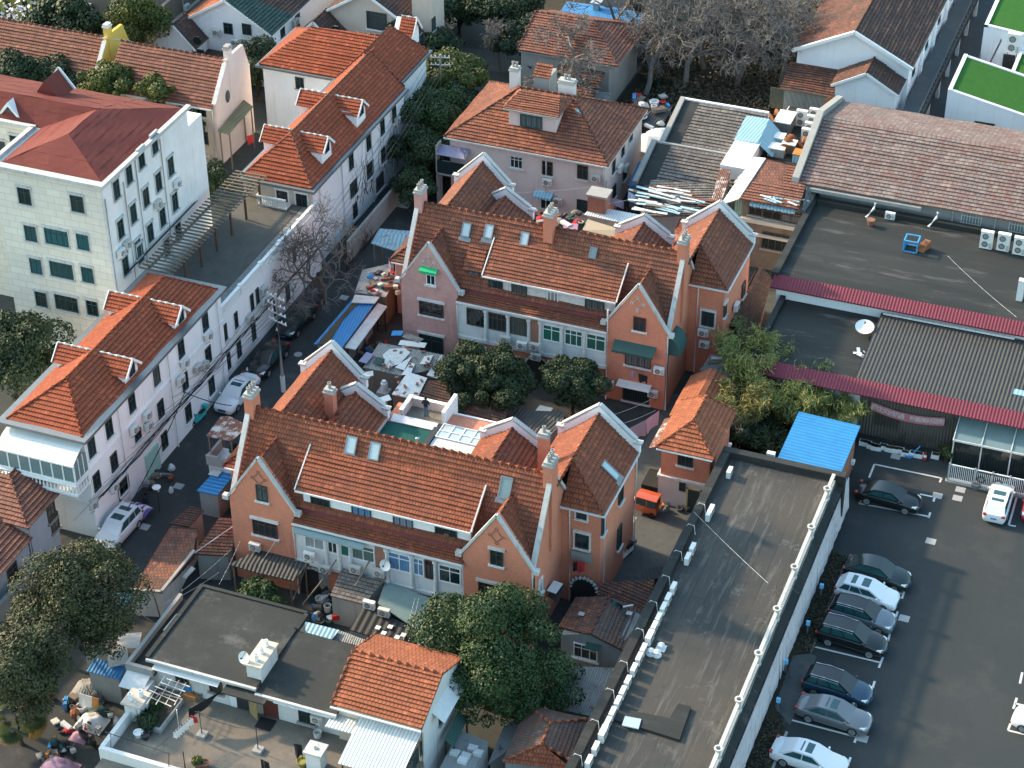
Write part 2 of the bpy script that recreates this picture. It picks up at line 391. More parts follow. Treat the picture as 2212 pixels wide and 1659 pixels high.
BLUE_R = m_metal('sheet_blue', (.035,.25,.56), .38, 0, rough=.5, ax='Y', dirt=.5, deep=.06)
BLUE_RX = m_metal('sheet_blue_x', (.04,.22,.50), .25, 0, rough=.5)
BLUE_OLD = m_metal('sheet_blue_rusty', (.20,.36,.45), .35, .22, rough=.55, dirt=.6)
BLUE_LT = m_metal('sheet_lightblue', (.28,.50,.62), .3, 0, rough=.5)
MAGENTA = m_metal('canopy_crimson', (.17,.022,.043), .26, 0, rough=.65, dirt=.45)
CORR_D = m_metal('corrugated_dark', (.05,.051,.05), .3, .1, (.05,.04,.035), .7, dirt=.6, deep=.06)
CORR_DW = m_metal('corrugated_wall', (.12,.105,.09), .24, .1, (.05,.04,.035), .8, dirt=.7, deep=.06)
CORR_G = m_metal('corrugated_grey', (.27,.27,.26), .16, .2, (.10,.08,.065), .7, dirt=.7)
CORR_W = m_metal('corrugated_white', (.62,.65,.65), .22, 0, rough=.45, dirt=.25)
CORR_RUST = m_metal('corrugated_rust', (.19,.08,.055), .16, .4, (.5,.48,.45), .8, dirt=.6)
CORR_B = m_metal('corrugated_black', (.018,.019,.019), .5, 0, rough=.65, dirt=.2, deep=.05)
WOOD = m_plain('wood_weathered', (.20,.165,.13), .85, .2, .6, sc=2.)
WOODW = m_plain('board_white', (.62,.62,.60), .8, .2, .55, sc=2.5)
WOODB = m_plain('board_paleblue', (.36,.55,.62), .7, .3, .5, sc=2.5)
WOODR = m_plain('board_redbrown', (.20,.075,.05), .8, .2, .5)
ORANGEW = m_plain('board_orange', (.45,.20,.07), .7, .2, .4)
TARP_G = m_plain('cloth_green', (.04,.09,.085), .8, .2, .4)
TARP_B = m_plain('cloth_blue', (.04,.24,.52), .7, .3, .35)
TARP_W = m_plain('sheet_plastic', (.66,.67,.67), .55, .4, .35)
TARP_P = m_plain('cloth_purple', (.26,.25,.36), .85, .2, .3)
TARP_PK = m_plain('cloth_pink', (.36,.22,.29), .85, .2, .3)
CL_RED = m_plain('cloth_red', (.42,.03,.035), .85, .2, .3)
CL_BLK = m_plain('cloth_black', (.02,.02,.022), .9, .2, .3)
CL_LILAC = m_plain('cloth_lilac', (.42,.34,.48), .85, .2, .3)
CL_ORANGE = m_plain('cloth_orange', (.75,.17,.03), .85, .2, .2)
FLASH_R = m_plain('flashing_red', (.20,.05,.055), .8, .2, .5)
COURT_G = m_plain('court_green', (.012,.085,.07), .8, .2, .25)
TURF = m_ground('turf', (.03,.12,.018), (.04,.14,.02), (.024,.09,.015), 1.2, 20.)
POT = m_plain('terracotta', (.24,.12,.08), .85, .2, .4)
PIPE_W = m_plain('pipe_white', (.70,.70,.69), .5, .4, .3)
BARK = m_plain('bark', (.075,.058,.045), .95, .1, .5)
BARK_G = m_plain('bark_grey', (.20,.18,.165), .95, .1, .5)
L_DARK = m_leaf('leaf_dark', (0.0136,0.0298,0.0124), (0.031,0.0527,0.0186), (0.0186,0.0372,0.0136))
L_MAG = m_leaf('leaf_glossy', (0.0155,0.0372,0.0112), (0.0403,0.0744,0.0186), (0.0217,0.0465,0.0136))
L_OLIVE = m_leaf('leaf_olive', (0.031,0.0403,0.0136), (0.0682,0.0744,0.0279), (0.0372,0.0372,0.0155))
L_YEL = m_leaf('leaf_yellowgreen', (0.0496,0.0682,0.0124), (0.105,0.112,0.0186), (0.031,0.0558,0.0124))
L_BAMB = m_leaf('leaf_bamboo', (.15,.165,.045), (.29,.28,.09), (.12,.16,.055))
L_CONI = m_leaf('leaf_conifer', (0.0112,0.0279,0.0155), (0.0248,0.0465,0.0217), (0.0155,0.0341,0.0186))
L_PALM = m_leaf('leaf_palm', (0.031,0.0496,0.0155), (0.062,0.0744,0.0248))
L_SCRUB = m_leaf('leaf_scrub', (0.062,0.0527,0.0372), (0.105,0.0868,0.062), (0.0434,0.0465,0.0248))
L_BLOSS = m_leaf('blossom', (.55,.5,.5), (.75,.72,.70))
TILE_COL = None
P_CAP = m_plaster('cap_cement', (.40,.40,.385), (.12,.12,.115), .7)
# ---------------------------------------------------------------- windows, air conditioners, small shared pieces
ROT = {'S': 0, 'E': math.pi/2, 'N': math.pi, 'W': -math.pi/2}
WM = {}
def win(root, side, p, w=.95, h=1.4, fr=None, gl=None, mull=1, trans=True, sill=WHITE_D, lint=None, sur=None, name='window'):
    """a window on a wall: frame mesh, pane and sill as its pieces; p is its centre on the wall face"""
    fr = fr or F_DARK; gl = gl or GLASS; rz = ROT[side]
    k = ('f', round(w, 2), round(h, 2), fr.name, mull, trans)
    if k not in WM:
        b = B(); t = .07
        for x0, x1, z0, z1 in ((-w/2, -w/2+t, -h/2, h/2), (w/2-t, w/2, -h/2, h/2), (-w/2+t, w/2-t, h/2-t, h/2), (-w/2+t, w/2-t, -h/2, -h/2+t)): b.box(x0, x1, -.09, .03, z0, z1)
        for q in range(1, mull+1):
            x = -w/2+w*q/(mull+1); b.box(x-.025, x+.025, -.07, .02, -h/2+t, h/2-t)
        if trans: b.box(-w/2+t, w/2-t, -.065, .02, h*.2-.025, h*.2+.025)
        WM[k] = mesh_of(name, b, fr)
    f = shared(name, WM[k], p, rz, root)
    k = ('p', round(w, 2), round(h, 2), gl.name)
    if k not in WM: WM[k] = mesh_of('pane', B().box(-w/2+.04, w/2-.04, -.025, .05, -h/2+.04, h/2-.04), gl)
    o = bpy.data.objects.new('pane', WM[k]); COL.objects.link(o); o.parent = f
    def sub(nm, k, mk, m):
        if k not in WM: WM[k] = mesh_of(nm, mk(), m)
        o = bpy.data.objects.new(nm, WM[k]); COL.objects.link(o); o.parent = f
    if sill: sub('sill', ('s', round(w, 2), round(h, 2), sill.name), lambda: B().box(-w/2-.13, w/2+.13, -.2, .05, -h/2-.13, -h/2-.003), sill)
    if lint: sub('lintel', ('l', round(w, 2), round(h, 2), lint.name), lambda: B().box(-w/2-.15, w/2+.15, -.14, .05, h/2+.003, h/2+.2), lint)
    if sur:
        for q in (-1, 1): sub('jamb', ('u', q, round(w, 2), round(h, 2), sur.name), lambda: B().box(q*(w/2+.003), q*(w/2+.13), -.06, .05, -h/2, h/2), sur)
    return f
def winx(root, x, lst, z=None, side='E', **kw):
    """windows seen on a wall of constant x, from where they stand on it"""
    for t in lst:
        p = PX(c(*t[:4]), x); k = dict(kw); k.update(t[4] if len(t) > 4 else {})
        if z is not None: p.z = z
        win(root, side, (x, p.y, p.z), **k)
def winy(root, y, lst, z=None, side='S', **kw):
    for t in lst:
        p = PY(c(*t[:4]), y); k = dict(kw); k.update(t[4] if len(t) > 4 else {})
        if z is not None: p.z = z
        win(root, side, (p.x, y, p.z), **k)

def ac_proto(dirty, tall=False):
    r = proto('air_conditioner', 'x', 'air conditioner'); h = .58 if not tall else 1.25; w = .82
    b = B(); b.box(-w/2, w/2, -.34, -.03, .06, h+.06); b.box(-w/2-.01, w/2+.01, -.35, -.02, h+.061, h+.085)
    obj('casing', b, AC_DIRTY if dirty else AC_W, r)
    for q in range(2 if tall else 1):
        zc = .06+h/2 if not tall else .06+h*(.27+.46*q)
        g = B()
        ri = [(-.08+math.cos(t)*.23, zc+math.sin(t)*.23) for t in [2*math.pi*i/16 for i in range(16)]]
        g.prism('y', ri, -.356, -.341)
        gr = obj('fan_grille', g, DARKM, r)
        g = B()
        for i in range(16):
            a0, a1 = 2*math.pi*i/16, 2*math.pi*(i+1)/16
            for r0, r1 in ((.23, .2), (.12, .09)):
                g.face([(-.08+math.cos(t)*q2, -.36, zc+math.sin(t)*q2) for t, q2 in ((a0, r0), (a1, r0), (a1, r1), (a0, r1))])
        for t in range(4): g.beam((-.08-.22*math.cos(t*.785), -.362, zc-.22*math.sin(t*.785)), (-.08+.22*math.cos(t*.785), -.362, zc+.22*math.sin(t*.785)), .018, .006)
        obj('guard', g, AC_DIRTY, gr)
    b = B()
    for x in (-.28, .28): b.box(x-.02, x+.02, -.36, 0, 0, .05); b.beam((x, -.33, .0), (x, -.01, -.28), .03, .03)
    obj('bracket', b, DARKM, r)
    b = B()
    for q in range(6): b.box(.2, .38, -.352, -.3405, .14+q*.07, .165+q*.07)
    obj('vent', b, GREYM, r)
    return r
AC1 = ac_proto(False); AC2 = ac_proto(True); AC3 = ac_proto(False, True)
AC_USED = set()
ACD = {}
def ac(p, side='S', label='', pr=None, group='air conditioners on the house walls', sc=1.):
    pr = pr or random.choice((AC1, AC2)); rz = ROT[side] if isinstance(side, str) else side
    if pr.name not in AC_USED:
        AC_USED.add(pr.name); pr.location = p; pr.rotation_euler.z = rz; pr['label'] = label; pr['group'] = group; pr.scale = (sc,)*3; ACD.setdefault(pr.name, pr); return pr
    return clone(pr, p, rz, label, group, scale=sc)
def acx(x, lst, side='E', group='air conditioners on the house walls', pr=None):
    for t in lst:
        p = PX(c(*t[:4]), x); ac((x, p.y, p.z-.35), side, t[4], pr, group)
def acy(y, lst, side='S', group='air conditioners on the house walls', pr=None):
    for t in lst:
        p = PY(c(*t[:4]), y); ac((p.x, y, p.z-.35), side, t[4], pr, group)

def pipe(root, pts, r=.06, m=None, name='drainpipe'): return obj(name, B().tube(pts, r, 6), m or PIPE_W, root)
def gutter(root, p, q, m=None, s=.13): return obj('gutter', B().beam(p, q, s, s), m or PIPE_W, root)
def skylight(roof, cen, n, w=.8, h=1.2):
    """a roof window lying on a slope of normal n"""
    n = Vector(n).normalized(); a = Vector((0,0,1)).cross(n).normalized(); b = n.cross(a); cen = Vector(cen)
    f = B()
    def bx(u0, u1, v0, v1, h0, h1, bb):
        P = [cen+a*u+b*v+n*t for t in (h0, h1) for u, v in ((u0, v0), (u1, v0), (u1, v1), (u0, v1))]; bb.hexa(P)
    for u0, u1, v0, v1 in ((-w/2, -w/2+.09, -h/2, h/2), (w/2-.09, w/2, -h/2, h/2), (-w/2+.09, w/2-.09, h/2-.09, h/2), (-w/2+.09, w/2-.09, -h/2, -h/2+.09)): bx(u0, u1, v0, v1, -.05, .17, f)
    bx(-w/2-.15, w/2+.15, -h/2-.35, -h/2-.01, .05, .09, f)
    o = obj('skylight', f, GREYM, roof)
    g = B(); bx(-w/2+.09, w/2-.09, -h/2+.09, h/2-.09, .0, .14, g); return o, g
def chimney(root, x, y, z0, z1, sx, sy, m, pots=2, ax='y', cap=None):
    ch = obj('chimney', B().box(x-sx/2, x+sx/2, y-sy/2, y+sy/2, z0, z1), m, root)
    b = B().box(x-sx/2-.07, x+sx/2+.07, y-sy/2-.07, y+sy/2+.07, z1+.002, z1+.13); b.box(x-sx/2, x+sx/2, y-sy/2, y+sy/2, z1+.132, z1+.34)
    obj('chimney_cap', b, cap or P_CAP, ch)
    for q in range(pots):
        t = (q-(pots-1)/2)*.36
        px, py = (x, y+t) if ax == 'y' else (x+t, y)
        obj('chimney_pot', B().lathe(px, py, [(.13, z1+.342), (.11, z1+.75), (.14, z1+.76), (.14, z1+.82), (.09, z1+.82), (.09, z1+.5)], 10), P_CONC, ch)
    return ch
def hip_roof(root, x0, x1, y0, y1, z, zr, ax, h0, h1, mat, over=.35, fascia=P_GREY, row=.34, capm=None, name='roof', soffit=True):
    """ridge along ax; h0/h1: hip length at the low/high end (0 = gable)"""
    X0, X1, Y0, Y1 = x0-over, x1+over, y0-over, y1+over
    b = B(); k = B()
    if ax == 'y':
        m = (X0+X1)/2; a, d = (m, Y0+h0, zr), (m, Y1-h1, zr)
        b.tiles([(X0,Y1,z),(X0,Y0,z),a,d], row); b.tiles([(X1,Y0,z),(X1,Y1,z),d,a], row)
        if h0: b.tiles([(X0,Y0,z),(X1,Y0,z),a], row)
        if h1: b.tiles([(X1,Y1,z),(X0,Y1,z),d], row)
        ends = [((X0,Y0,z), a, h0), ((X1,Y0,z), a, h0), ((X0,Y1,z), d, h1), ((X1,Y1,z), d, h1)]
    else:
        m = (Y0+Y1)/2; a, d = (X0+h0, m, zr), (X1-h1, m, zr)
        b.tiles([(X0,Y0,z),(X1,Y0,z),d,a], row); b.tiles([(X1,Y1,z),(X0,Y1,z),a,d], row)
        if h0: b.tiles([(X0,Y1,z),(X0,Y0,z),a], row)
        if h1: b.tiles([(X1,Y0,z),(X1,Y1,z),d], row)
        ends = [((X0,Y0,z), a, h0), ((X0,Y1,z), a, h0), ((X1,Y0,z), d, h1), ((X1,Y1,z), d, h1)]
    up_ = Vector((0,0,.06))
    k.caps(Vector(a)+up_, Vector(d)+up_)
    for e, t, h in ends:
        if h: k.caps(Vector(e)+up_, Vector(t)+up_)
    r = obj(name, b, mat, root); obj('ridge_cap', k, capm or mat, r)
    if soffit: obj('eave', B().box(X0+.05, X1-.05, Y0+.05, Y1-.05, z-.24, z-.075), fascia, root)
    return r
# ---------------------------------------------------------------- the setting
GR = 420
obj('ground', B().face([(-60-GR, 130-GR, 0), (-60+GR, 130-GR, 0), (-60+GR, 130+GR, 0), (-60-GR, 130+GR, 0)]), DIRT, kind='structure', org=(0,0,0))
def sheet(name, pts, m, z=.004): return obj(name, B().face([(p[0], p[1], z) for p in pts]), m, kind='structure', org=(0,0,0))
sheet('car_park', [(-23,40),(45,40),(45,131),(-23,131)], ASPHALT)
sheet('lane', [(-70.8,84),(-61.6,84),(-61.3,118),(-62.5,136),(-63.5,158),(-71.4,158),(-70.8,119)], ASPH_LANE)
sheet('yard_path', [(-34.6,98),(-29,98),(-29,117),(-33.7,117),(-33.9,131),(-37,131),(-37,113.5),(-34.6,113)], PATH)

def onplane(uv, p0, n):
    d = ray(*uv); o = Vector((0,0,CH)); n = Vector(n); return o+d*((Vector(p0)-o).dot(n)/d.dot(n))

def villa(oy, name, label, brick_l, brick_r, tile, ver, dorm, dx):
    X0, X1 = -59.2, -36.9; YF, YR, YB = 98.8+oy, 102.7+oy, 106.6+oy; ZE, ZR = 7.2, 12.3
    r = thing(name, label, 'house', ((X0+X1)/2, YF, 0))
    # walls -------------------------------------------------------------
    b = B(); b.prism('x', [(YF+.05,0),(YB,0),(YB,ZE),(YR,ZR-.12),(99.6+oy,ZE-.12),(99.6+oy,6.7),(YF+.05,5.9)], X0, X1-.0)
    for cx, wl, zl, ye in ((-36.75, 2.7, 8.7, 112.1), (-57.3, 2.3, 9.1, 112.1), (-54.45, 2.1, 8.5, 109.9), (-42.4, 2.1, 8.4, 109.9)):
        b.box(cx-wl, cx+wl, (104.6 if cx == -36.75 else 106)+oy+wl*.001, ye+oy-.01*wl, 0, zl); b.prism('y', [(cx+wl,zl),(cx,zl+(2.2 if wl > 2.2 else 1.3)),(cx-wl,zl)], 109+oy, ye+oy-.011*wl)
    obj('wall', b, brick_r, r)
    for sx, cx, m in ((0, -56.8, brick_l), (1, -39.35, brick_r)):
        b = B().prism('y', [(cx-2.45,0),(cx+2.45,0),(cx+2.45,ZE),(cx,11.0),(cx-2.45,ZE)], YF-.1, YF+.55)
        w_ = obj('gable_wall', b, m, r)
        k = B()
        for s in (-1, 1): k.beam((cx+s*2.62, YF-.02, ZE+.0), (cx, YF-.02, 11.2), .27, .17)
        for s in (-1, 1): k.box(cx+s*2.75-.22, cx+s*2.75+.22, YF-.2, YF+.2, ZE-.25, ZE+.1)
        obj('gable_coping', k, P_COPING, w_)
        k = B(); zc = 9.45
        for s in (-1, 1):
            k.tube([(cx+s*.42, YF-.12, zc), (cx, YF-.12, zc+.52)], .035, 4); k.tube([(cx+s*.42, YF-.12, zc), (cx, YF-.12, zc-.52)], .035, 4)
        for q in ((.48, 0), (-.48, 0), (0, .6), (0, -.6)):
            k.tube([(cx+q[0]+.11*math.cos(t), YF-.12, zc+q[1]+.11*math.sin(t)) for t in [i*math.pi/4 for i in range(9)]], .03, 4)
        obj('diamond_ornament', k, WHITE_D if ver == 'back' else BRICK_O, w_)
    # main roof ---------------------------------------------------------
    b = B(); k = B()
    b.tiles([(X0+.1,99.36+oy,ZE),(X1-.1,99.36+oy,ZE),(X1-.1,YR,ZR),(X0+.1,YR,ZR)]); b.tiles([(X1-.1,YB+.3,ZE-.35),(X0+.1,YB+.3,ZE-.35),(X0+.1,YR,ZR),(X1-.1,YR,ZR)])
    k.caps((X0,YR,ZR+.05), (X1,YR,ZR+.05), .15)
    for cx in (-56.8, -39.35):
        zt, yt = 10.75, YR-(ZR-10.75)/1.527
        for s in (-1, 1):
            b.tiles([(cx+s*2.45,YF+.2,ZE-.1),(cx,YF+.2,zt),(cx,yt,zt),(cx+s*2.45,99.4+oy,ZE-.1)])
        k.caps((cx,YF+.25,zt+.06), (cx,yt+.1,zt+.06), .14)
    rf = obj('roof', b, tile, r)
    def gabled(cx, wl, ze, zr, y0, y1, hip=None):
        bb = B(); sl_ = (zr-ze)/wl; o = .25
        if hip:
            bb.tiles([(cx-wl-o,y1,ze-sl_*o),(cx-wl-o,y0,ze-sl_*o),(cx,y0,zr),(cx,y1,zr)])
            bb.tiles([(cx+wl+o,hip-.3,ze-sl_*o),(cx+wl+o,y1,ze-sl_*o),(cx,y1,zr),(cx,hip+1.6,zr)])
            bb.tiles([(cx-.05,hip-.3,ze-sl_*o),(cx+wl+o,hip-.3,ze-sl_*o),(cx,hip+1.6,zr)])
            k.caps((cx+wl+o,hip-.3,ze-sl_*o+.05), (cx,hip+1.6,zr+.05), .13)
        else:
            for s in (-1, 1): bb.tiles([(cx+s*(wl+o),y1,ze-sl_*o),(cx+s*(wl+o),y0,ze-sl_*o),(cx,y0,zr),(cx,y1,zr)])
        k.caps((cx,y0,zr+.05), (cx,y1,zr+.05), .14)
        o_ = obj('wing_roof', bb, tile, r)
        pr = B(); h = .7                      # white parapet over the rear gable, stepped at its feet
        P = [(cx-wl-.35,ze-.35),(cx-wl-.35,ze+.4),(cx-wl-.05,ze+.62),(cx,zr+h),(cx+wl+.05,ze+.62),(cx+wl+.35,ze+.4),(cx+wl+.35,ze-.35),(cx,zr-.15)]
        for a, c_ in ((0, 1),):
            pr.prism('y', [P[0],P[1],P[2],P[3],P[7]], y1-.02, y1+.33); pr.prism('y', [P[7],P[3],P[4],P[5],P[6]], y1-.02, y1+.33)
        pa = obj('gable_parapet', pr, P_WHITE, o_)
        cp = B()
        for s in (-1, 1): cp.beam((cx+s*(wl+.1),y1+.16,ze+.78), (cx+s*.05,y1+.16,zr+h+.06), .38, .1); cp.box(cx+s*(wl+.2)-.3, cx+s*(wl+.2)+.3, y1-.08, y1+.4, ze+.5, ze+.63)
        obj('parapet_coping', cp, P_COPING, o_)
        return o_
    gR = gabled(-36.75, 2.7, 8.75, 11.1, 103.1+oy, 111.8+oy, 104.6+oy)
    gabled(-57.3, 2.3, 9.15, 11.5, 103.2+oy, 111.8+oy)
    gabled(-54.45, 2.1, 8.55, 9.95, 104.4+oy, 109.6+oy)
    gabled(-42.4, 2.1, 8.5, 9.9, 104.4+oy, 109.6+oy)
    obj('ridge_cap', k, tile, rf)
    # rakes of the end walls
    for x in (X0+.02, X1-.02):
        for p, q in (((x,98.95+oy,ZE-.1), (x,YR-.5,ZR-.35)), ((x,YB+.1,ZE), (x,YR+.5,ZR-.35))): obj('rake_coping', B().beam(p, q, .36, .2), P_COPING, r)
    for x, n, m in ((X0+.15, 3, brick_l), (X1-.15, 3, brick_r)):
        ch = chimney(r, x, YR, 6.2 if x > -40 else 9, 13.3, .65, 1.15, m, n)
    # dormer ------------------------------------------------------------
    d0, d1 = dx; ye, ze, yt, zt = 98.95+oy, 9.0, 101.75+oy, 10.9
    obj('dormer_wall', B().box(d0+.25, d1-.25, 99.6+oy, 101.4+oy, 7.0, 9.2), WHITE_D if ver == 'back' else P_WHITE, r)
    dr = obj('dormer_roof', B().tiles([(d0,ye,ze),(d1,ye,ze),(d1,yt,zt),(d0,yt,zt)], .31), tile, r)
    for x in (d0-.03, d1+.03): obj('verge', B().beam((x,ye,ze+.03), (x,yt,zt+.03), .09, .16), WHITE_D, dr)
    gutter(r, (d0,ye-.06,ze-.03), (d1,ye-.06,ze-.03), s=.12)
    for u in dorm:
        kw = dict(w=1.45, h=1.35, fr=F_DARK, mull=2, sill=None, trans=True); kw.update(u[1] if len(u) > 1 else {})
        p = PY(u[0], 99.6+oy); p.z = 8.08; p.y = 99.6+oy; win(r, 'S', p, **kw)
    # pent roof over the verandah
    L, R_ = -54.4, -41.75
    pe = obj('pent_roof', B().tiles([(L,98.5+oy,6.42),(R_,98.5+oy,6.42),(R_,99.35+oy,6.95),(L,99.35+oy,6.95)], .2), tile, r)
    obj('flashing', B().hexa([(L,99.33+oy,6.9),(R_,99.33+oy,6.9),(R_,99.59+oy,6.9),(L,99.59+oy,6.9),(L,99.33+oy,6.99),(R_,99.33+oy,6.99),(R_,99.59+oy,7.3),(L,99.59+oy,7.3)]), FLASH_R, pe)
    gutter(r, (L,98.43+oy,6.38), (R_,98.43+oy,6.38), s=.12)
    b = B().box(L, R_, 98.72+oy, 98.82+oy, 2.95, 6.4); b.box(L, R_, 98.6+oy, 98.75+oy, 2.8, 3.1); b.box(L, R_, 98.62+oy, 98.74+oy, 6.1, 6.35)
    v = obj('verandah_wall', b, P_WDIRTY, r)
    return r, rf, gR, v, oy
NF = (0, -5.1, 3.34)
D_ = lambda u, v: (u, v)
h1 = villa(0, 'brick_house', 'orange brick villa in front with twin orange gables above a white verandah', BRICK, BRICK, T_HOUSE, 'front',
    [(D_(692,1079),), (D_(781,1105), dict(gl=GLASS_B)), (D_(871,1130), dict(gl=GLASS_B)), (D_(964,1156), dict(w=1.6))], (-54.2, -41.3))
h2 = villa(29.85, 'brick_house', 'brick villa behind the courtyard trees with a pink left gable under a green awning', BRICK_P, BRICK, T_HOUSE2, 'back',
    [(D_(1071,610),dict(w=1.2)), (D_(1122,629),dict(w=1.3)), (D_(1194,644),dict(w=.95,fr=WHITE,gl=GLASS_W)), (D_(1285,661),dict(w=1.6))], (-52.3, -41.2))
# columns, arches and windows of the verandahs
def verandah(h, wins, cols, arches, panel):
    r, rf, gR, v, oy = h; y = 98.72+oy
    for p, w_, hh, fr, gl, mu in wins:
        q = PY(p, y); win(r, 'S', (q.x, y, 5.1), w_, hh, fr, gl, mu, sill=None)
    for p in cols:
        q = PY(p, y); b = B().lathe(q.x, y-.08, [(.2,3.11),(.2,3.25),(.14,3.3),(.12,5.75),(.2,5.85),(.2,6.09)], 10); obj('column', b, WHITE_D, v)
    for p in panel:
        q = PY(p, y); obj('brick_panel', B().box(q.x-.35, q.x+.35, y-.06, y+.02, 3.15, 6.07), BRICK_O, v)
    for x in arches:
        a = [(x+1.05*math.cos(t), 1.5+1.05*math.sin(t)) for t in [math.pi*i/10 for i in range(11)]]
        obj('arch_opening', B().prism('y', a+[(x-1.05, 0), (x+1.05, 0)], y+.0, y+.12), DARKM, r)
        b = B(); b.tube([(px, y-.02, pz) for px, pz in a], .13, 5); obj('arch_surround', b, P_COPING, r)
F2 = lambda *a: c(1, 2, *a)
verandah(h1, [(F2(380,180),1.5,1.35,WHITE,GLASS_W,1),(F2(497,215),.75,1.35,WHITE,GLASS,1),(F2(578,232),.7,1.35,WHITE,GLASS_G,0),(F2(695,255),1.75,1.35,WHITE,GLASS_G,1),
  (F2(930,310),1.65,1.55,WHITE,GLASS_B,1),(F2(1055,345),.8,1.5,WHITE,GLASS_B,1),(F2(1130,370),.75,1.6,F_RED,GLASS,1),(F2(1258,410),1.6,1.5,WHITE,GLASS,1)],
  [F2(455,195),F2(540,215),F2(612,235),F2(850,290),F2(1010,330),F2(1165,380)], [-53.2,-47.3,-44.6], [F2(805,285)])
K2 = lambda *a: c(2, 1, *a)
verandah(h2, [(c(1,1,1425,395),1.55,1.6,F_BROWN,GLASS,3),(c(1,1,1565,430),1.5,1.6,F_BROWN,GLASS,3),(K2(50,460),1.6,1.6,F_BROWN,GLASS,3),(K2(258,500),1.5,1.5,WHITE,GLASS_G,1),(K2(400,530),1.5,1.5,WHITE,GLASS_G,2),(K2(545,560),1.6,1.5,WHITE,GLASS_G,1)],
  [c(1,1,1490,420),c(1,1,1635,450),K2(110,470),K2(185,485),K2(325,520),K2(470,550)], [-52.6,-47.6,-44.9], [K2(150,490)])
# windows in the gables and side walls
for h, L in ((h1, [(D_(566,1065),.85,1.35,F_DARK,GLASS,1,None),(D_(573,1141),1.9,1.35,F_RED,GLASS,3,WHITE_D),(D_(1073,1204),.9,1.3,F_DARK,GLASS,1,P_COPING),(D_(1062,1277),1.9,1.4,F_RED,GLASS,3,P_COPING)]),
             (h2, [(D_(931,600),.8,1.3,WHITE,GLASS,1,None),(D_(932,667),2.1,1.35,F_RED,GLASS,3,WHITE_D),(D_(932,742),2.1,1.7,F_DARK,GLASS,1,WHITE_D),(K2(828,440),1.,1.25,F_RED,GLASS,1,None),(K2(817,667),2.1,1.4,F_RED,GLASS_W,3,None),(K2(805,888),2.2,1.7,F_DARK,GLASS,0,None)])):
    y = 98.7+h[4]
    for p, w_, hh, fr, gl, mu, li in L:
        q = PY(p, y); win(h[0], 'S', (q.x, y, q.z), w_, hh, fr, gl, mu, lint=li)
for h, LE, LS, L4 in ((h1, [(2,2,182,480,dict(w=.65,h=1.3,fr=WHITE,sur=WHITE_D)),(2,2,345,20,dict(w=.7,h=1.2))], [(2,2,455,185,dict(w=1.,h=1.3,sur=WHITE_D,lint=WHITE_D)),(2,2,452,20,dict(w=.75,h=.6,sur=WHITE_D))], [(2,2,592,80,dict(w=.7,h=1.5)),(2,2,695,160,dict(w=.8,h=1.9)),(2,1,705,1530,dict(w=.85,h=1.7,lint=WHITE_D))]),
                      (h2, [(2,1,1175,430,dict(w=.8,h=1.3))], [(2,1,1270,405,dict(w=1.05,h=1.4,sur=WHITE_D,lint=WHITE_D))], [(2,1,1380,345,dict(w=.6,h=1.2,lint=WHITE_D)),(2,1,1500,215,dict(w=.9,h=1.3))])):
    winx(h[0], -36.9, LE, sill=WHITE_D); winy(h[0], 104.6+h[4], LS, sill=WHITE_D); winx(h[0], -34., L4, sill=WHITE_D)
# roof windows
def sky_on(h, uv, w_=.8, hh=1.25, g=None, n=NF, p0=None, parent=None):
    p = onplane(uv, p0 or (-48, 102.7+h[4], 12.3), n); o, gb = skylight(parent or h[1], p, n, w_, hh); obj('skylight_glass', gb, g or GLASS_SKY, parent or h[1])
for u in (c(1,1,620,1225), c(1,1,772,1265)): sky_on(h1, u)
sky_on(h1, D_(1093,1053), .85, 1.5, GLASS_ROOF)
for u in (c(1,0,1365,1490), c(1,0,1512,1500)): sky_on(h2, u, .75, 1.15)
sky_on(h2, c(2,0,85,1548), .7, 1.1); sky_on(h2, c(2,0,528,1638), .6, .9, GLASS_ROOF)
sky_on(h1, c(2,1,632,1395), .75, 1.6, n=(2.35, 0, 2.7), p0=(-34.05, 108, 8.75), parent=h1[2])
# extra chimneys
chimney(h2[0], -47.9, 132.3, 11.3, 13.6, .75, 1.2, BRICK, 3)
p = PY(c(1,1,480,900), 107.0); chimney(h1[0], p.x, 107.0, 7.5, 11.6, .7, .6, BRICK, 1)
p = PY(c(2,1,207,1190), 107.2); chimney(h1[0], p.x, 107.2, 7.5, 11.8, .7, .6, BRICK, 1)
# small dormer at the left end of the back villa
q = obj('small_dormer', B().tiles([(-54.3,129.6,8.7),(-52.7,129.6,8.7),(-52.7,131.2,10.2),(-54.3,131.2,10.2)], .3), T_HOUSE2, h2[0])
obj('dormer_cheek', B().box(-54.2,-52.8,129.9,130.6,7.2,8.75), WOODR, q); p = PY(D_(1024,604), 129.9); win(h2[0], 'S', (-53.5,129.9,8.3), 1., .7, F_DARK, GLASS_B, 1)
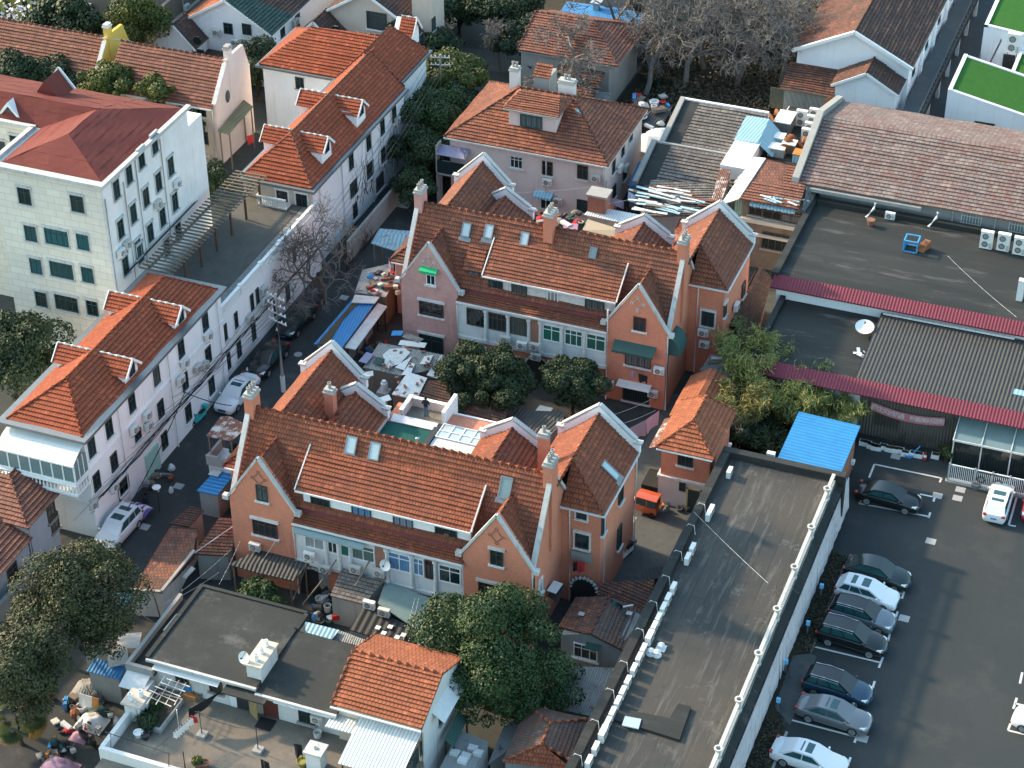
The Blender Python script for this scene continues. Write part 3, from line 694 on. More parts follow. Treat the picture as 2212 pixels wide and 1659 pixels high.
# awnings
def awning(root, x0, x1, y, z, d, drop, m, name='awning', axis='y', frill=True):
    b = B()
    b.hexa([(x0,y-d,z-drop),(x1,y-d,z-drop),(x1,y,z-.04),(x0,y,z-.04),(x0,y-d,z-drop+.04),(x1,y-d,z-drop+.04),(x1,y,z),(x0,y,z)])
    if frill:
        n = max(3, int((x1-x0)/.3))
        for q in range(n): b.box(x0+(x1-x0)*q/n+.01, x0+(x1-x0)*(q+1)/n-.01, y-d-.02, y-d, z-drop-.16-.04*(q % 2), z-drop+.02)
    return obj(name, b, m, root)
yy = 98.7+29.85
p = PY(D_(928,580), yy); awning(h2[0], p.x-.75, p.x+.75, yy, p.z+.12, .5, .2, m_plain('awning_green', (.02,.38,.16), .6, .3, .1))
p = PY(K2(805,590), yy); awning(h2[0], p.x-1.75, p.x+1.65, yy, p.z+.35, .9, .45, TARP_G)
p = PY(K2(800,830), yy); awning(h2[0], p.x-1.4, p.x+1.35, yy, p.z+.2, .8, .2, TARP_W, frill=False)
p = PY(c(1,2,390,80), 98.6); awning(h1[0], -54.2, -48.9, 98.7, 6.3, .6, .4, GLASS_ROOF, frill=False)
b = B()
for k in range(7):
    t0, t1 = math.pi/2*k/7, math.pi/2*(k+1)/7
    b.face([(-36.88+.95*math.sin(t0),128.9,5.1+1.5*math.cos(t0)),(-36.88+.95*math.sin(t1),128.9,5.1+1.5*math.cos(t1)),(-36.88+.95*math.sin(t1),130.9,5.1+1.5*math.cos(t1)),(-36.88+.95*math.sin(t0),130.9,5.1+1.5*math.cos(t0))])
b.face([(-36.88,128.9,6.6)]+[(-36.88+.95*math.sin(math.pi/2*k/7),128.9,5.1+1.5*math.cos(math.pi/2*k/7)) for k in range(8)]+[(-36.88,128.9,5.1)])
obj('hood_awning', b, TARP_G, h2[0])
# drainpipes
for h, P in ((h1, [[(-36.85,98.75,7.1),(-36.8,98.75,0)],[(-54.35,98.5,6.),(-54.35,98.55,0)],[(-36.3,104.5,8.6),(-36.2,104.5,0)],[(-33.9,111.9,8.5),(-33.9,111.9,0)],[(-33.9,105,8.5),(-33.9,105,0)]]),
             (h2, [[(-36.85,128.6,7.1),(-36.8,128.6,0)],[(-54.35,128.4,6.),(-54.35,128.4,0)],[(-41.7,128.4,8.5),(-41.7,128.4,0)],[(-36.2,134.4,8.6),(-36.2,134.4,0)]])):
    for q in P: pipe(h[0], q, .07)
gutter(h1[0], (-33.72,104.3,8.45), (-33.72,111.8,8.45)); gutter(h2[0], (-33.72,134.15,8.45), (-33.72,141.6,8.45)); gutter(h1[0], (-37,104.25,8.45), (-33.7,104.25,8.45)); gutter(h2[0], (-37,134.1,8.45), (-33.7,134.1,8.45))
# ---------------------------------------------------------------- white row houses and their terrace
def cross_dormer(root, roof, yc, x_in, x_out, ze, zr, hw, mat, front=True, side=1):
    """a little gabled dormer with its ridge along X"""
    b = B(); s = side; dz = (zr-ze)/hw*.18
    for q in (-1, 1): b.tiles([(x_in, yc+q*(hw+.18), ze-dz), (x_out+s*.25, yc+q*(hw+.18), ze-dz), (x_out+s*.25, yc, zr), (x_in, yc, zr)], .3)
    d = obj('dormer_roof', b, mat, roof); obj('ridge_cap', B().caps((x_in, yc, zr+.05), (x_out+s*.25, yc, zr+.05), .1), WHITE_D if mat != T_HOUSE else mat, roof)
    b = B().prism('x', [(yc-hw, ze-1.6), (yc+hw, ze-1.6), (yc+hw, ze), (yc, zr-.1), (yc-hw, ze)], x_out-s*1.8, x_out)
    obj('dormer_wall', b, P_WHITE, root)
    k = B()
    for q in (-1, 1): k.beam((x_out+s*.28, yc+q*(hw+.2), ze-dz-.02), (x_out+s*.28, yc, zr+.02), .08, .2)
    obj('bargeboard', k, WHITE, root)
    if front: win(root, 'E' if s > 0 else 'W', (x_out+s*.02, yc, ze-.12), hw*.95, .95, F_DARK, GLASS, 1, sill=None, sur=WHITE)
LW = lambda *a: (0, 1)+a
row = thing('row_house', 'white row house in front with bright tiled hip roof and four dormers', 'house', (-73.85, 98.9, 0))
b = B().box(-77, -70.7, 98.9, 119.6, 0, 9.1)
obj('wall', b, P_WHITE, row)
k = B()
for z in (3.1, 6.15): k.box(-70.72, -70.6, 98.9, 119.6, z, z+.14)
for z in (3.1, 6.15): k.box(-77, -70.6, 98.78, 98.91, z, z+.14)
obj('string_course', k, P_WHITE, row)
obj('gutter', B().box(-77.5, -70.25, 98.35, 120.0, 8.98, 9.22), GREYM, row)
rr = hip_roof(row, -76.95, -70.8, 98.9, 119.45, 9.15, 11.15, 'y', 3.6, 2.6, T_NEW, .0, WHITE, capm=T_NEW, soffit=False)
for u, m in ((c(0,1,1145,425), 1), (c(0,1,838,770), 1)):
    yc = 113.95 if u[1] < 700 else 106.45; cross_dormer(row, rr, yc, -73.9, -71.05, 10.1, 10.95, .92, T_NEW)
    cross_dormer(row, rr, yc, -73.9, -76.75, 10.1, 10.95, .92, T_NEW, True, -1)
W_ = dict(w=.95, h=1.5, fr=F_DARK, mull=1, sill=WHITE, sur=WHITE)
winx(row, -70.7, [LW(587,1225),LW(700,1098),LW(855,985),LW(1008,760),LW(1168,590),LW(1325,420)], 7.75, **W_)
winx(row, -70.7, [LW(617,1420),LW(730,1300),LW(895,1200,dict(h=.9)),LW(1033,955),LW(1192,790),LW(1343,620)], 4.7, **W_)
winx(row, -70.7, [LW(790,1455,dict(w=1.6)),LW(1058,1165),LW(1215,1000),LW(1365,820),LW(800,1510,dict(w=1.2,h=.8))], 1.75, **W_)
p = PX(c(0,1,985,1310), -70.7); obj('shopfront', B().box(-70.72,-70.55,p.y-1.,p.y+.9,0,2.3), m_plain('board_mint', (.35,.58,.5), .6), row)
for t in (c(0,1,758,985), c(0,1,1080,630), c(0,1,1400,300)):
    p = PX(t, -70.6); pipe(row, [(-70.55,p.y,8.9),(-70.55,p.y,0)], .06)
# glazed sun room and balusters on the street end
b = B()
for k in range(6):
    t0, t1 = k/6, (k+1)/6
    b.face([(-77,98.95-1.75*t0,8.55-.75*t0**2),(-77,98.95-1.75*t1,8.55-.75*t1**2),(-70.7,98.95-1.75*t1,8.55-.75*t1**2),(-70.7,98.95-1.75*t0,8.55-.75*t0**2)])
sr = obj('sunroom_roof', b, TARP_W, row)
b = B()
for k in range(8):
    x = -77+6.3*k/7; b.box(x-.05, x+.05, 97.15, 97.25, 6.35, 7.78)
b.box(-77.05,-70.65,97.12,97.28,6.2,6.36); b.box(-77.05,-70.65,97.12,97.28,7.7,7.82)
for x in (-77, -70.7):
    for y in (97.8, 98.4): b.box(x-.04, x+.04, y-.04, y+.04, 6.3, 8.1)
    b.box(x-.04, x+.04, 97.2, 98.9, 6.2, 6.36)
obj('sunroom_frame', b, WHITE, row)
obj('sunroom_glass', B().box(-76.98,-70.72,97.18,97.22,6.36,7.7).box(-70.7,-70.68,97.22,98.9,6.36,7.9).box(-77.01,-76.99,97.22,98.9,6.36,7.9), GLASS_ROOF, row)
b = B().box(-77.1,-70.6,97.0,98.9,5.2,5.4).box(-77.1,-70.6,97.0,97.3,6.02,6.16).box(-70.75,-70.6,97.3,98.9,6.02,6.16)
for k in range(22): b.lathe(-76.95+6.25*k/21, 97.15, [(.05,5.4),(.09,5.6),(.04,5.85),(.06,6.02)], 6)
for k in range(5): b.lathe(-70.68, 97.4+1.4*k/4, [(.05,5.4),(.09,5.6),(.04,5.85),(.06,6.02)], 6)
obj('balustrade', b, WHITE, row)
# terrace annex
an = thing('terrace_annex', 'white terrace block with plank deck and slatted pergola between the row houses', 'building', (-74.6, 120, 0))
obj('wall', B().box(-78.2,-71.2,120.05,138.1,0,5.95), P_WHITE, an)
DECK = m_ground('deck_planks', (.10,.095,.085), (.14,.13,.115), (.07,.065,.06), .5, 4., (5., .15, .02), .85)
obj('deck', B().box(-78.15,-72.6,120.1,138.0,5.951,6.08), DECK, an)
obj('pebble_bed', B().box(-72.58,-71.5,120.1,138.0,5.951,6.05), m_ground('pebbles', (.20,.19,.18), (.34,.33,.31), (.10,.09,.085), 3., 14.), an)
b = B().box(-71.42,-71.14,120.05,138.1,6.72,6.86).box(-71.4,-71.16,120.05,138.1,5.951,6.12)
for k in range(80):
    y = 120.2+17.8*k/79
    if k % 16 == 0: b.box(-71.46,-71.12,y-.16,y+.16,6.0,6.95)
    else: b.lathe(-71.28, y, [(.06,6.12),(.10,6.3),(.05,6.55),(.08,6.72)], 6)
obj('balustrade', b, WHITE, an)
winx(an, -71.2, [LW(1455,485),LW(1525,405),LW(1628,290),(1,1,8,290),(1,1,245,10)], 4.35, w=.6, h=1.5, fr=F_DARK, sur=WHITE)
winx(an, -71.2, [LW(1475,675),LW(1545,600),LW(1640,490),(1,1,110,180),(1,1,190,90)], 1.5, w=.75, h=1.5, fr=F_DARK, sur=WHITE)
obj('string_course', B().box(-71.22,-71.1,120.05,138.1,3.05,3.18), WHITE, an)
# pergola
pg = thing('pergola', 'weathered slatted timber pergola over the plank deck', 'pergola', (-76.9, 121.5, 6.08))
q0, q1 = G(c(0,1,1110,20), 8.6), G(c(1,0,60,1230), 8.6)
A0, A1 = Vector((-77.2,121.0,8.6)), Vector((-77.2,137.2,8.6))
for x in (-77.9, -76.1): obj('rafter', B().beam((x,120.6,8.55), (x,137.6,8.55), .1, .22), WOOD, pg)
for k in range(7):
    for x in ((-76.1,) if k % 1 == 0 else ()):
        y = 121+16*k/6; obj('post', B().box(x-.08,x+.08,y-.08,y+.08,6.08,8.45), m_plain('wood_brown', (.12,.06,.035), .8), pg) if k == 0 else obj('post', B().box(x-.08,x+.08,y-.08,y+.08,6.08,8.45), bpy.data.materials['wood_brown'], pg)
for k in range(34):
    y = 120.8+16.6*k/33; obj('slat', B().box(-78.5,-75.5,y-.06,y+.06,8.67,8.78), WOOD, pg)
# upper row house -----------------------------------------------------
U = lambda *a: (1, 0)+a
up_h = thing('row_house', 'white row house farther up the lane behind the pergola, with cross roof and bare vines', 'house', (-74.9, 138.2, 0))
obj('wall', B().box(-78,-71.7,138.2,157.9,0,7.85).box(-86.2,-72.7,157.9,165.6,0,7.84), P_WHITE, up_h)
obj('front_wall', B().box(-78.05,-71.75,138.12,138.25,0,7.83), P_BEIGE, up_h)
obj('gutter', B().box(-78.6,-71.2,137.6,158.0,7.72,7.95).box(-86.7,-72.2,157.3,166.1,7.725,7.951), GREYM, up_h)
b = B(); k = B(); z, zr = 8.0, 11.1; X0, X1, xm = -78.2, -71.6, -74.9
b.tiles([(X1,138.0,z),(X1,158.0,z),(xm,158.0,zr),(xm,141.3,zr)]); b.tiles([(X0,138.0,z),(X1,138.0,z),(xm,141.3,zr)]); b.tiles([(X0,159,z),(X0,138.0,z),(xm,141.3,zr),(xm,159,zr)])
b.tiles([(-72.5,158.0,z),(-72.5,165.8,z),(-75.4,163.5,zr),(-75.4,157.6,zr)]); 
ym = 161.7
b.tiles([(-86.4,157.6,z),(-75.0,157.6,z),(-75.4,ym,10.9),(-82.6,ym,10.4)]); b.tiles([(-86.4,165.8,z),(-86.4,157.6,z),(-82.6,ym,10.4)]); b.tiles([(-72.5,165.8,z),(-86.4,165.8,z),(-82.6,ym,10.4),(-75.4,ym,10.9)])
ur = obj('roof', b, T_NEW, up_h)
for p, q in (((X0,138,z),(xm,141.3,zr)),((X1,138,z),(xm,141.3,zr)),((xm,141.3,zr),(xm,158,zr)),((X1,158,z+.05),(xm,158,zr)),((-75.4,157.6,zr),(-75.4,163.5,zr)),((-72.5,165.8,z),(-75.4,163.5,zr)),((-86.4,157.6,z),(-82.6,ym,10.4)),((-86.4,165.8,z),(-82.6,ym,10.4)),((-82.6,ym,10.4),(-75.4,ym,10.9)),((-75.4,157.6,zr),(-78.3,157.6,8.1))):
    k.caps(Vector(p)+Vector((0,0,.06)), Vector(q)+Vector((0,0,.06)), .11)
obj('ridge_cap', k, T_RED, ur)
for u in (c(1,0,695,735), c(1,0,482,975)):
    yc = 149.4 if u[1] < 270 else 142.2; cross_dormer(up_h, ur, yc, xm, -72.1, 9.9, 10.8, .95, T_NEW); cross_dormer(up_h, ur, yc+.1, xm, -77.7, 9.9, 10.8, .95, T_NEW, True, -1)
p = PX(c(1,0,640,190), -76); cross_dormer(up_h, ur, 165.9, -75.2, -73.9, 9.9, 11.1, .9, T_NEW, False)
winx(up_h, -71.7, [U(890,715),U(815,815),U(725,920),U(613,1045)], 6.4, **W_)
winx(up_h, -71.7, [U(890,980),U(820,1000),U(735,1085,dict(w=1.5)),U(628,1205,dict(w=1.5))], 3.6, **W_)
winx(up_h, -71.7, [U(640,1390),U(800,1200,dict(w=1.7))], 1.3, **W_)
winx(up_h, -72.7, [U(975,690,dict(w=1.6))], 4.4, **W_)
winy(up_h, 138.1, [U(172,1283),U(298,1305)], w=1.05, h=1.55, fr=F_DARK, sill=WHITE, lint=WHITE, sur=WHITE)
winy(up_h, 157.85, [U(285,540)], w=.9, h=1.2, fr=F_DARK, sur=WHITE)
for x in (-78, -71.75): obj('corner_pier', B().box(x-.15,x+.15,138.0,138.13,0,7.8), P_CREAM, up_h)
for y in (139.5, 144, 150.3, 154.8): pipe(up_h, [(-71.6,y,7.8),(-71.6,y,0)], .06)
b = B().box(-76.4,-73.6,136.9,138.0,6.08,6.2).box(-76.4,-73.6,136.8,137,6.95,7.08).box(-76.4,-76.25,137,138,6.95,7.08)
for q in range(14): b.lathe(-76.3+2.6*q/13, 136.9, [(.05,6.2),(.08,6.4),(.04,6.7),(.06,6.95)], 6)
obj('balcony', b, WHITE_D, up_h)
# vines climbing the lane side: bare stems on the plaster
random.seed(3); k = B()
for q in range(26):
    y = random.uniform(146.5, 156.5); z_ = random.uniform(.5, 2.5); pts = [(-71.63, y, z_)]
    for s_ in range(9):
        y += random.uniform(-.45, .45); z_ += random.uniform(.15, .75); pts.append((-71.63-random.uniform(0,.04), y, min(z_, 7.5)))
    k.tube(pts, [.035-.003*i for i in range(len(pts))], 3)
vn = obj('climbing_vine', k, BARK, label='bare climbing vine spread over the lane side wall of the upper white row house', cat='vine')
wl = obj('lane_wall', B().box(-69.6,-69.35,140,160,0,2.1), P_CONC, label='low grey concrete wall along the lane below the vine covered house', cat='wall')
# ---------------------------------------------------------------- office block
of = thing('office_block', 'tall cream stone clad block with dark red felt hip roof', 'building', (-84.3, 118.3, 0))
obj('wall', B().box(-89.2,-79.5,118.3,132,0,17.2).box(-121,-89.2,124.7,131.9,0,17.19), P_STONE, of)
obj('side_wall', B().box(-79.52,-79.4,118.36,131.97,0,17.1).box(-82.5,-79.6,132.0,134.6,0,15.4), P_STONE_E, of)
k = B()
for a in ((-89.5,-79.1,117.95,118.6),(-79.5,-79.1,118.6,132.2),(-89.5,-89.1,118.6,124.5),(-121,-89.1,124.4,124.8)): k.box(*a, 17.2, 17.5)
obj('cornice', k, P_COPING, of)
b = B(); z, zr = 17.25, 19.05
b.tiles([(-88.7,118.9,z),(-79.7,118.9,z),(-84.2,122.0,zr)], .5, .0); b.tiles([(-79.7,118.9,z),(-79.7,131.9,z),(-84.2,126.4,zr),(-84.2,122.0,zr)], .5, .0)
b.tiles([(-88.7,127,z),(-88.7,118.9,z),(-84.2,122.0,zr),(-84.2,126.4,zr)], .5, .0); b.tiles([(-79.7,131.9,z),(-92,131.9,z),(-92,126.4,zr),(-84.2,126.4,zr)], .5, .0)
b.tiles([(-121,124.9,z),(-84.0,124.9,z),(-84.2,126.4,zr),(-121,126.4,zr)], .5, .0); b.tiles([(-84,131.85,z),(-121,131.85,z),(-121,126.4,zr),(-84.2,126.4,zr)], .5, .0)
orf = obj('roof', b, T_SHINGLE, of)
for x, yc in ((-93.6, 125.4),):
    p = PY(c(0,0,68,690), 125.6)
    a = [(p.x-.95,17.3),(p.x+.95,17.3),(p.x+.0,18.75)]
    b = B().prism('y', [(p.x-1.05,17.55),(p.x-.8,17.55),(p.x,18.45),(p.x,18.8)], 125.2, 126.4).prism('y', [(p.x+1.05,17.55),(p.x,18.8),(p.x,18.45),(p.x+.8,17.55)], 125.2, 126.4)
    e = obj('eyebrow_dormer', b, WHITE, of); obj('pane', B().prism('y', [(p.x-.75,17.5),(p.x+.75,17.5),(p.x,18.4)], 125.35, 126), GLASS, e)
p = PY(c(0,0,400,585), 130.2)
e = obj('gable_dormer', B().beam((p.x-1.3,130.2,18.2),(p.x,130.2,19.9),.15,.2).beam((p.x+1.3,130.2,18.2),(p.x,130.2,19.9),.15,.2), WHITE, of)
obj('dormer_roof', B().prism('y', [(p.x-1.2,18.2),(p.x+1.2,18.2),(p.x,19.8)], 128, 130.15), T_SHINGLE, e)
OW = dict(w=1.15, h=1.5, fr=F_TEAL, mull=1, sill=P_COPING, lint=P_COPING, sur=P_COPING)
winy(of, 118.3, [(0,0,160,1268),(0,0,502,1318)], **OW)
for dz, gl in ((0, GLASS_T), (3.05, GLASS_T), (6.2, GLASS)):
    for u, w_ in (((0,0,200,1510), 1.05), ((0,0,368,1535), 2.1), ((0,0,538,1565), 1.05)):
        p = PY(c(*u), 118.3); win(of, 'S', (p.x,118.3,p.z-dz), w_, 1.45, F_TEAL, gl, 1 if w_ < 2 else 3, True, P_COPING, P_COPING, P_COPING)
OE = dict(w=.85, h=1.65, fr=F_TEAL, mull=1, sill=P_COPING, lint=P_COPING, sur=P_COPING)
for z0_, L in ((0, [(0,0,750,1225),(0,0,832,1125),(0,0,912,1025),(0,0,998,930)]), (0, [(0,0,778,1480),(0,0,860,1380),(0,0,942,1275),(0,0,1023,1175),(0,0,1103,1075)]),
               (0, [(0,0,890,1610),(0,0,970,1505),(0,0,1050,1405),(0,0,1130,1305)]), (0, [(0,0,1078,1600),(0,0,1152,1500),(0,1,810,60),(0,1,905,-20)])):
    winx(of, -79.4, L, **OE)
winy(of, 124.7, [(0,0,110,930),(0,0,0,960)], **OW)
for u in ((0,0,800,1180),(0,0,870,1000),(0,0,680,1290),(0,0,1035,900)):
    p = PX(c(*u), -79.3); pipe(of, [(-79.3,p.y,min(p.z,17)),(-79.3,p.y,0)], .05, P_CONC)
obj('pipe_rack', B().beam((-79.0,119.8,8.7),(-79.0,131.5,8.9),.06,.06).beam((-79.25,119.8,8.5),(-79.25,131.5,8.7),.06,.06), DARKM, of)
# ---------------------------------------------------------------- villa with the wide hip roof
vi = thing('pink_villa', 'pale pink two storey villa with wide orange hip roof and flat topped dormer', 'house', (-57.8, 153.3, 0))
obj('wall', B().box(-65.2,-50.4,153.3,163.9,0,6.45), P_PINK, vi)
vr = hip_roof(vi, -65.2, -50.4, 153.3, 163.9, 6.6, 9.7, 'x', 5.3, 5.3, T_PINKV, .45, WHITE_D, capm=T_OLD)
V = lambda *a: (2, 0)+a
winy(vi, 153.3, [V(230,1090),V(458,1115)], w=1., h=1.4, fr=F_BROWN, mull=1)
winy(vi, 153.3, [V(30,1050,dict(w=1.2))], w=1., h=1.2, fr=WHITE_D, mull=2)
winy(vi, 153.3, [V(225,1310),V(455,1335)], w=1., h=1.3, fr=F_DARK)
winx(vi, -50.4, [V(655,1080),V(715,970),V(768,870)], w=.9, h=1.3, fr=F_DARK, sur=WHITE_D)
winx(vi, -50.4, [V(660,1240),V(730,1120)], w=.9, h=1.3, fr=F_DARK)
p = PY(c(2,0,210,1255), 153.3); awning(vi, p.x-.85, p.x+.9, 153.3, p.z+.25, .7, .3, BLUE_LT)
pipe(vi, [(-55.9,153.2,6.4),(-55.9,153.2,0)], .08); pipe(vi, [(-50.5,153.2,6.4),(-50.5,153.2,0)], .06); gutter(vi, (-65.6,152.8,6.5), (-50,152.8,6.5), WHITE_D)
dx0, dx1 = PY(c(2,0,-20,790), 155).x, PY(c(2,0,285,800), 155).x
dw = obj('dormer_wall', B().box(dx0,dx1,155,158.3,7.2,9.55), P_PINK, vi)
hip = B(); hip.tiles([(dx0-.4,154.6,9.55),(dx1+.4,154.6,9.55),(dx1-.4,157.2,10.25),(dx0+.4,157.2,10.25)], .3); hip.tiles([(dx1+.4,154.6,9.55),(dx1+.4,158.8,9.55),(dx1-.4,157.2,10.25)], .3); hip.tiles([(dx0-.4,158.8,9.55),(dx0-.4,154.6,9.55),(dx0+.4,157.2,10.25)], .3)
obj('dormer_roof', hip, T_PINKV, vi); gutter(vi, (dx0-.4,154.55,9.5), (dx1+.4,154.55,9.5), P_CONC)
p = PY(c(2,0,125,800), 155); win(vi, 'S', (p.x,155,8.5), 2.1, 1.2, F_TEAL, GLASS_T, 3, False, sill=None)
obj('flashing', B().box(dx0-.05,dx1+.05,154.9,154.99,7.35,7.75), FLASH_R, dw)
for u, sx, z1 in ((c(2,0,20,540), .8, 10.9), (c(2,0,357,600), 1.5, 10.5)):
    p = PY(u, 159.5); chimney(vi, p.x, 159.5, 8.2, z1, sx, .8, P_WDIRTY, 2, 'x')
p = PY(c(2,0,205,590), 160.5); b = B()
b.tiles([(p.x-.8,159.8,10.4),(p.x+.8,159.8,10.4),(p.x+.8,160.9,11.3),(p.x-.8,160.9,11.3)], .3)
obj('rear_dormer_roof', b, T_PINKV, vi); obj('rear_dormer_wall', B().box(p.x-.75,p.x+.75,159.9,162,8.,10.4), P_CONC, vi)
nv = (3.1, 0, 5.75)
for u in (c(2,0,470,700), c(2,0,440,735)):
    pp = onplane(u, (-49.95,158,6.6), nv); o, gb = skylight(vr, pp, nv, .55, 1.); obj('skylight_glass', gb, GLASS_SKY, vr)
# porch and clutter at its left end
po = obj('porch', B().box(-66.1,-63.2,152.0,153.2,3.1,3.25).box(-66.1,-66,152.0,153.2,0,6).box(-63.3,-63.2,152.0,152.1,0,6), P_GREY, vi)
obj('porch_glazing', B().box(-66,-63.3,152.05,152.1,3.3,4.6), GLASS, vi)
awning(vi, -66, -63.2, 153.2, 5.6, 1.3, .4, TARP_P, frill=False)
# ---------------------------------------------------------------- tiled cottages behind the office block
def cottage(name, label, x0, x1, y0, y1, ze, zr, wallm, gablem, tile, stack):
    r = thing(name, label, 'house', ((x0+x1)/2, y0, 0)); ym = (y0+y1)/2
    obj('wall', B().box(x0,x1,y0,y1,0,ze-.08).prism('x', [(y0,ze-.1),(y1,ze-.1),(ym,zr-.12)], x0, x1-.3), wallm, r)
    b = B(); b.tiles([(x0-.3,y0-.4,ze-.2),(x1,y0-.4,ze-.2),(x1,ym,zr),(x0-.3,ym,zr)]); b.tiles([(x1,y1+.4,ze-.2),(x0-.3,y1+.4,ze-.2),(x0-.3,ym,zr),(x1,ym,zr)])
    rf = obj('roof', b, tile, r); obj('ridge_cap', B().caps((x0-.3,ym,zr+.05), (x1,ym,zr+.05), .13), T_OLD, rf)
    g = B().prism('x', [(y0-.05,0),(y1+.05,0),(y1+.05,ze+.9),(y1-.9,zr+.4),(ym-.4,zr+.45),(ym-.9,zr),(y0-.05,ze+.15)], x1-.02, x1+.28)
    gw = obj('gable_wall', g, gablem, r)
    obj('gable_coping', B().beam((x1+.13,y0-.1,ze+.2),(x1+.13,ym-.9,zr+.06),.42,.12).beam((x1+.13,ym-.9,zr+.4),(x1+.13,y1+.05,ze+1.),.42,.1), WHITE_D, gw)
    chimney(r, x1+.1, ym-.1, ze, zr+1.2, .5, .75, gablem, 0, cap=stack)
    gutter(r, (x0-.3,y0-.5,ze-.25), (x1,y0-.5,ze-.25), WHITE_D); pipe(r, [(x1-.1,y0-.15,ze-.3),(x1-.1,y0-.15,0)], .08)
    return r
co = cottage('cottage', 'cream cottage with pink gable wall and dull red tiled roof behind the office block', -99.2, -88.2, 151.4, 158.4, 6.3, 9.4, P_CREAM, P_PINK, T_RED, P_CONC)
winy(co, 151.4, [(0,0,1300,710),(0,0,1315,890)], w=1.15, h=1.3, fr=F_DARK, sill=P_CREAM)
p = PX(c(0,0,1475,625), -87.9); k = B()
obj('round_window', B().prism('x', [(p.y+.42*math.cos(t), p.z+.62*math.sin(t)) for t in [i*math.pi/8 for i in range(16)]], -87.94, -87.86), GLASS, co)
ye = cottage('cottage', 'tiled cottage with a bright yellow gable wall among the trees', -113.5, -101.5, 152.6, 159, 6.2, 9.0, P_CREAM, P_YELLOW, T_RED, WHITE_D)
# ---------------------------------------------------------------- apartment blocks in the far left corner
bl = thing('apartment_block', 'brown rendered apartment block half hidden by a pale green tree', 'building', (-108, 169, 0))
obj('wall', B().box(-116.5,-103.9,169,192,0,9.5), P_BROWN, bl)
b = B(); b.tiles([(-103.3,168.6,9.4),(-103.3,193,9.4),(-110.2,193,13.4),(-110.2,168.6,13.4)]); obj('roof', b, T_BROWN, bl)
obj('band', B().box(-103.92,-103.8,169,192,5.6,5.85).box(-103.92,-103.8,169,192,3.,3.25), P_CREAM, bl)
winy(bl, 169, [(0,0,742,95)], w=1.5, h=1.5, fr=F_TEAL, mull=1, sill=WHITE); winy(bl, 169, [(0,0,765,290)], w=1.2, h=3.2, fr=F_DARK)
winx(bl, -103.9, [(0,0,1135,195),(0,0,1200,150)], w=1.1, h=1.5, fr=F_DARK, sill=WHITE)
pipe(bl, [(-103.75,174,9.3),(-103.75,174,0)], .1); obj('lower_wall', B().box(-103.9,-102.6,171.5,190,0,3.), P_BROWN, bl)
ol = thing('apartment_block', 'olive yellow block with dark balconies behind the blossoming magnolia', 'building', (-122, 171, 0))
obj('wall', B().box(-132,-117.2,171.5,186,0,10), P_OLIVE, ol)
for u in ((0,0,60,200),(0,0,190,60),(0,0,245,180),(0,0,30,60),(0,0,130,190)): 
    p = PY(c(*u), 171.5); win(ol, 'S', (p.x,171.5,p.z), 1.5, 1.9, F_DARK, GLASS, 1, sill=P_CREAM)
b = B()
for x in (-131,-127.5,-124,-120.5,-117.5): b.box(x-.25,x+.25,170.9,171.4,0,10)
obj('pilaster', b, P_OLIVE, ol); obj('garden_wall', B().box(-132,-112,167.9,168.2,0,1.2), P_CONC, ol)
# ---------------------------------------------------------------- white and cream gabled houses at the top
def gable_house(name, label, x0, x1, y0, y1, ze, zr, wm, tile_l, tile_r, cat='house', over=.35, trim=WHITE):
    r = thing(name, label, cat, ((x0+x1)/2, y0, 0)); xm = (x0+x1)/2; d = (zr-ze)/((x1-x0)/2)*over
    obj('wall', B().box(x0,x1,y0,y1,0,ze-.1).prism('y', [(x1,ze-.1),(xm,zr-.12),(x0,ze-.1)], y0+.002, y1-.002), wm, r)
    a = obj('roof', B().tiles([(x1+over,y0-over,ze-d),(x1+over,y1,ze-d),(xm,y1,zr),(xm,y0-over,zr)]), tile_r, r)
    obj('roof', B().tiles([(x0-over,y1,ze-d),(x0-over,y0-over,ze-d),(xm,y0-over,zr),(xm,y1,zr)]), tile_l, r)
    obj('ridge_cap', B().caps((xm,y0-over,zr+.05),(xm,y1,zr+.05),.13), tile_r, a)
    for s in (-1, 1):
        X = xm+s*((x1-x0)/2+over); obj('bargeboard', B().beam((X,y0-over-.02,ze-d-.05),(xm,y0-over-.02,zr-.02),.08,.24), trim, r); gutter(r, (X,y0-over,ze-d-.06), (X,y1,ze-d-.06), trim)
    return r
wh = gable_house('gabled_house', 'white gabled house with half orange half green tiles at the top edge', -99.6, -90.3, 167.4, 186, 6.2, 9.0, P_WHITE, T_ORANGE, T_BROWN)
b = B().tiles([(-89.9,167.0,6.02),(-89.9,172,6.02),(-94.9,169.2,9.05),(-94.9,167.,9.05)], .34, .1); obj('green_tile_patch', b, T_GREENT, wh)
winy(wh, 167.4, [(0,0,1480,185),(0,0,1600,190)], w=1., h=1.2, fr=F_DARK); winx(wh, -90.3, [(1,0,170,200),(1,0,270,200),(1,0,265,80),(1,0,220,250)], w=.9, h=1.3, fr=F_DARK, sill=WHITE)
an2 = gable_house('porch_wing', 'little white gabled wing with round window before the white house', -101.6, -97.4, 164.6, 167.3, 4.6, 6.7, P_WHITE, T_BROWN, T_BROWN, 'porch', .2)
p = PY(c(0,0,1280,262), 164.6); obj('round_window', B().prism('y', [(p.x+.45*math.cos(t), p.z+.45*math.sin(t)) for t in [i*math.pi/8 for i in range(16)]], 164.5, 164.65), GLASS, an2)
winy(an2, 164.6, [(0,0,1290,375)], w=1.3, h=1.9, fr=F_DARK)
obj('sun_porch', B().box(-97.3,-92.6,165.5,167.3,0,3.), GLASS, wh); obj('porch_roof', B().box(-97.4,-92.4,165.3,167.35,3.,3.2), T_BROWN, wh)
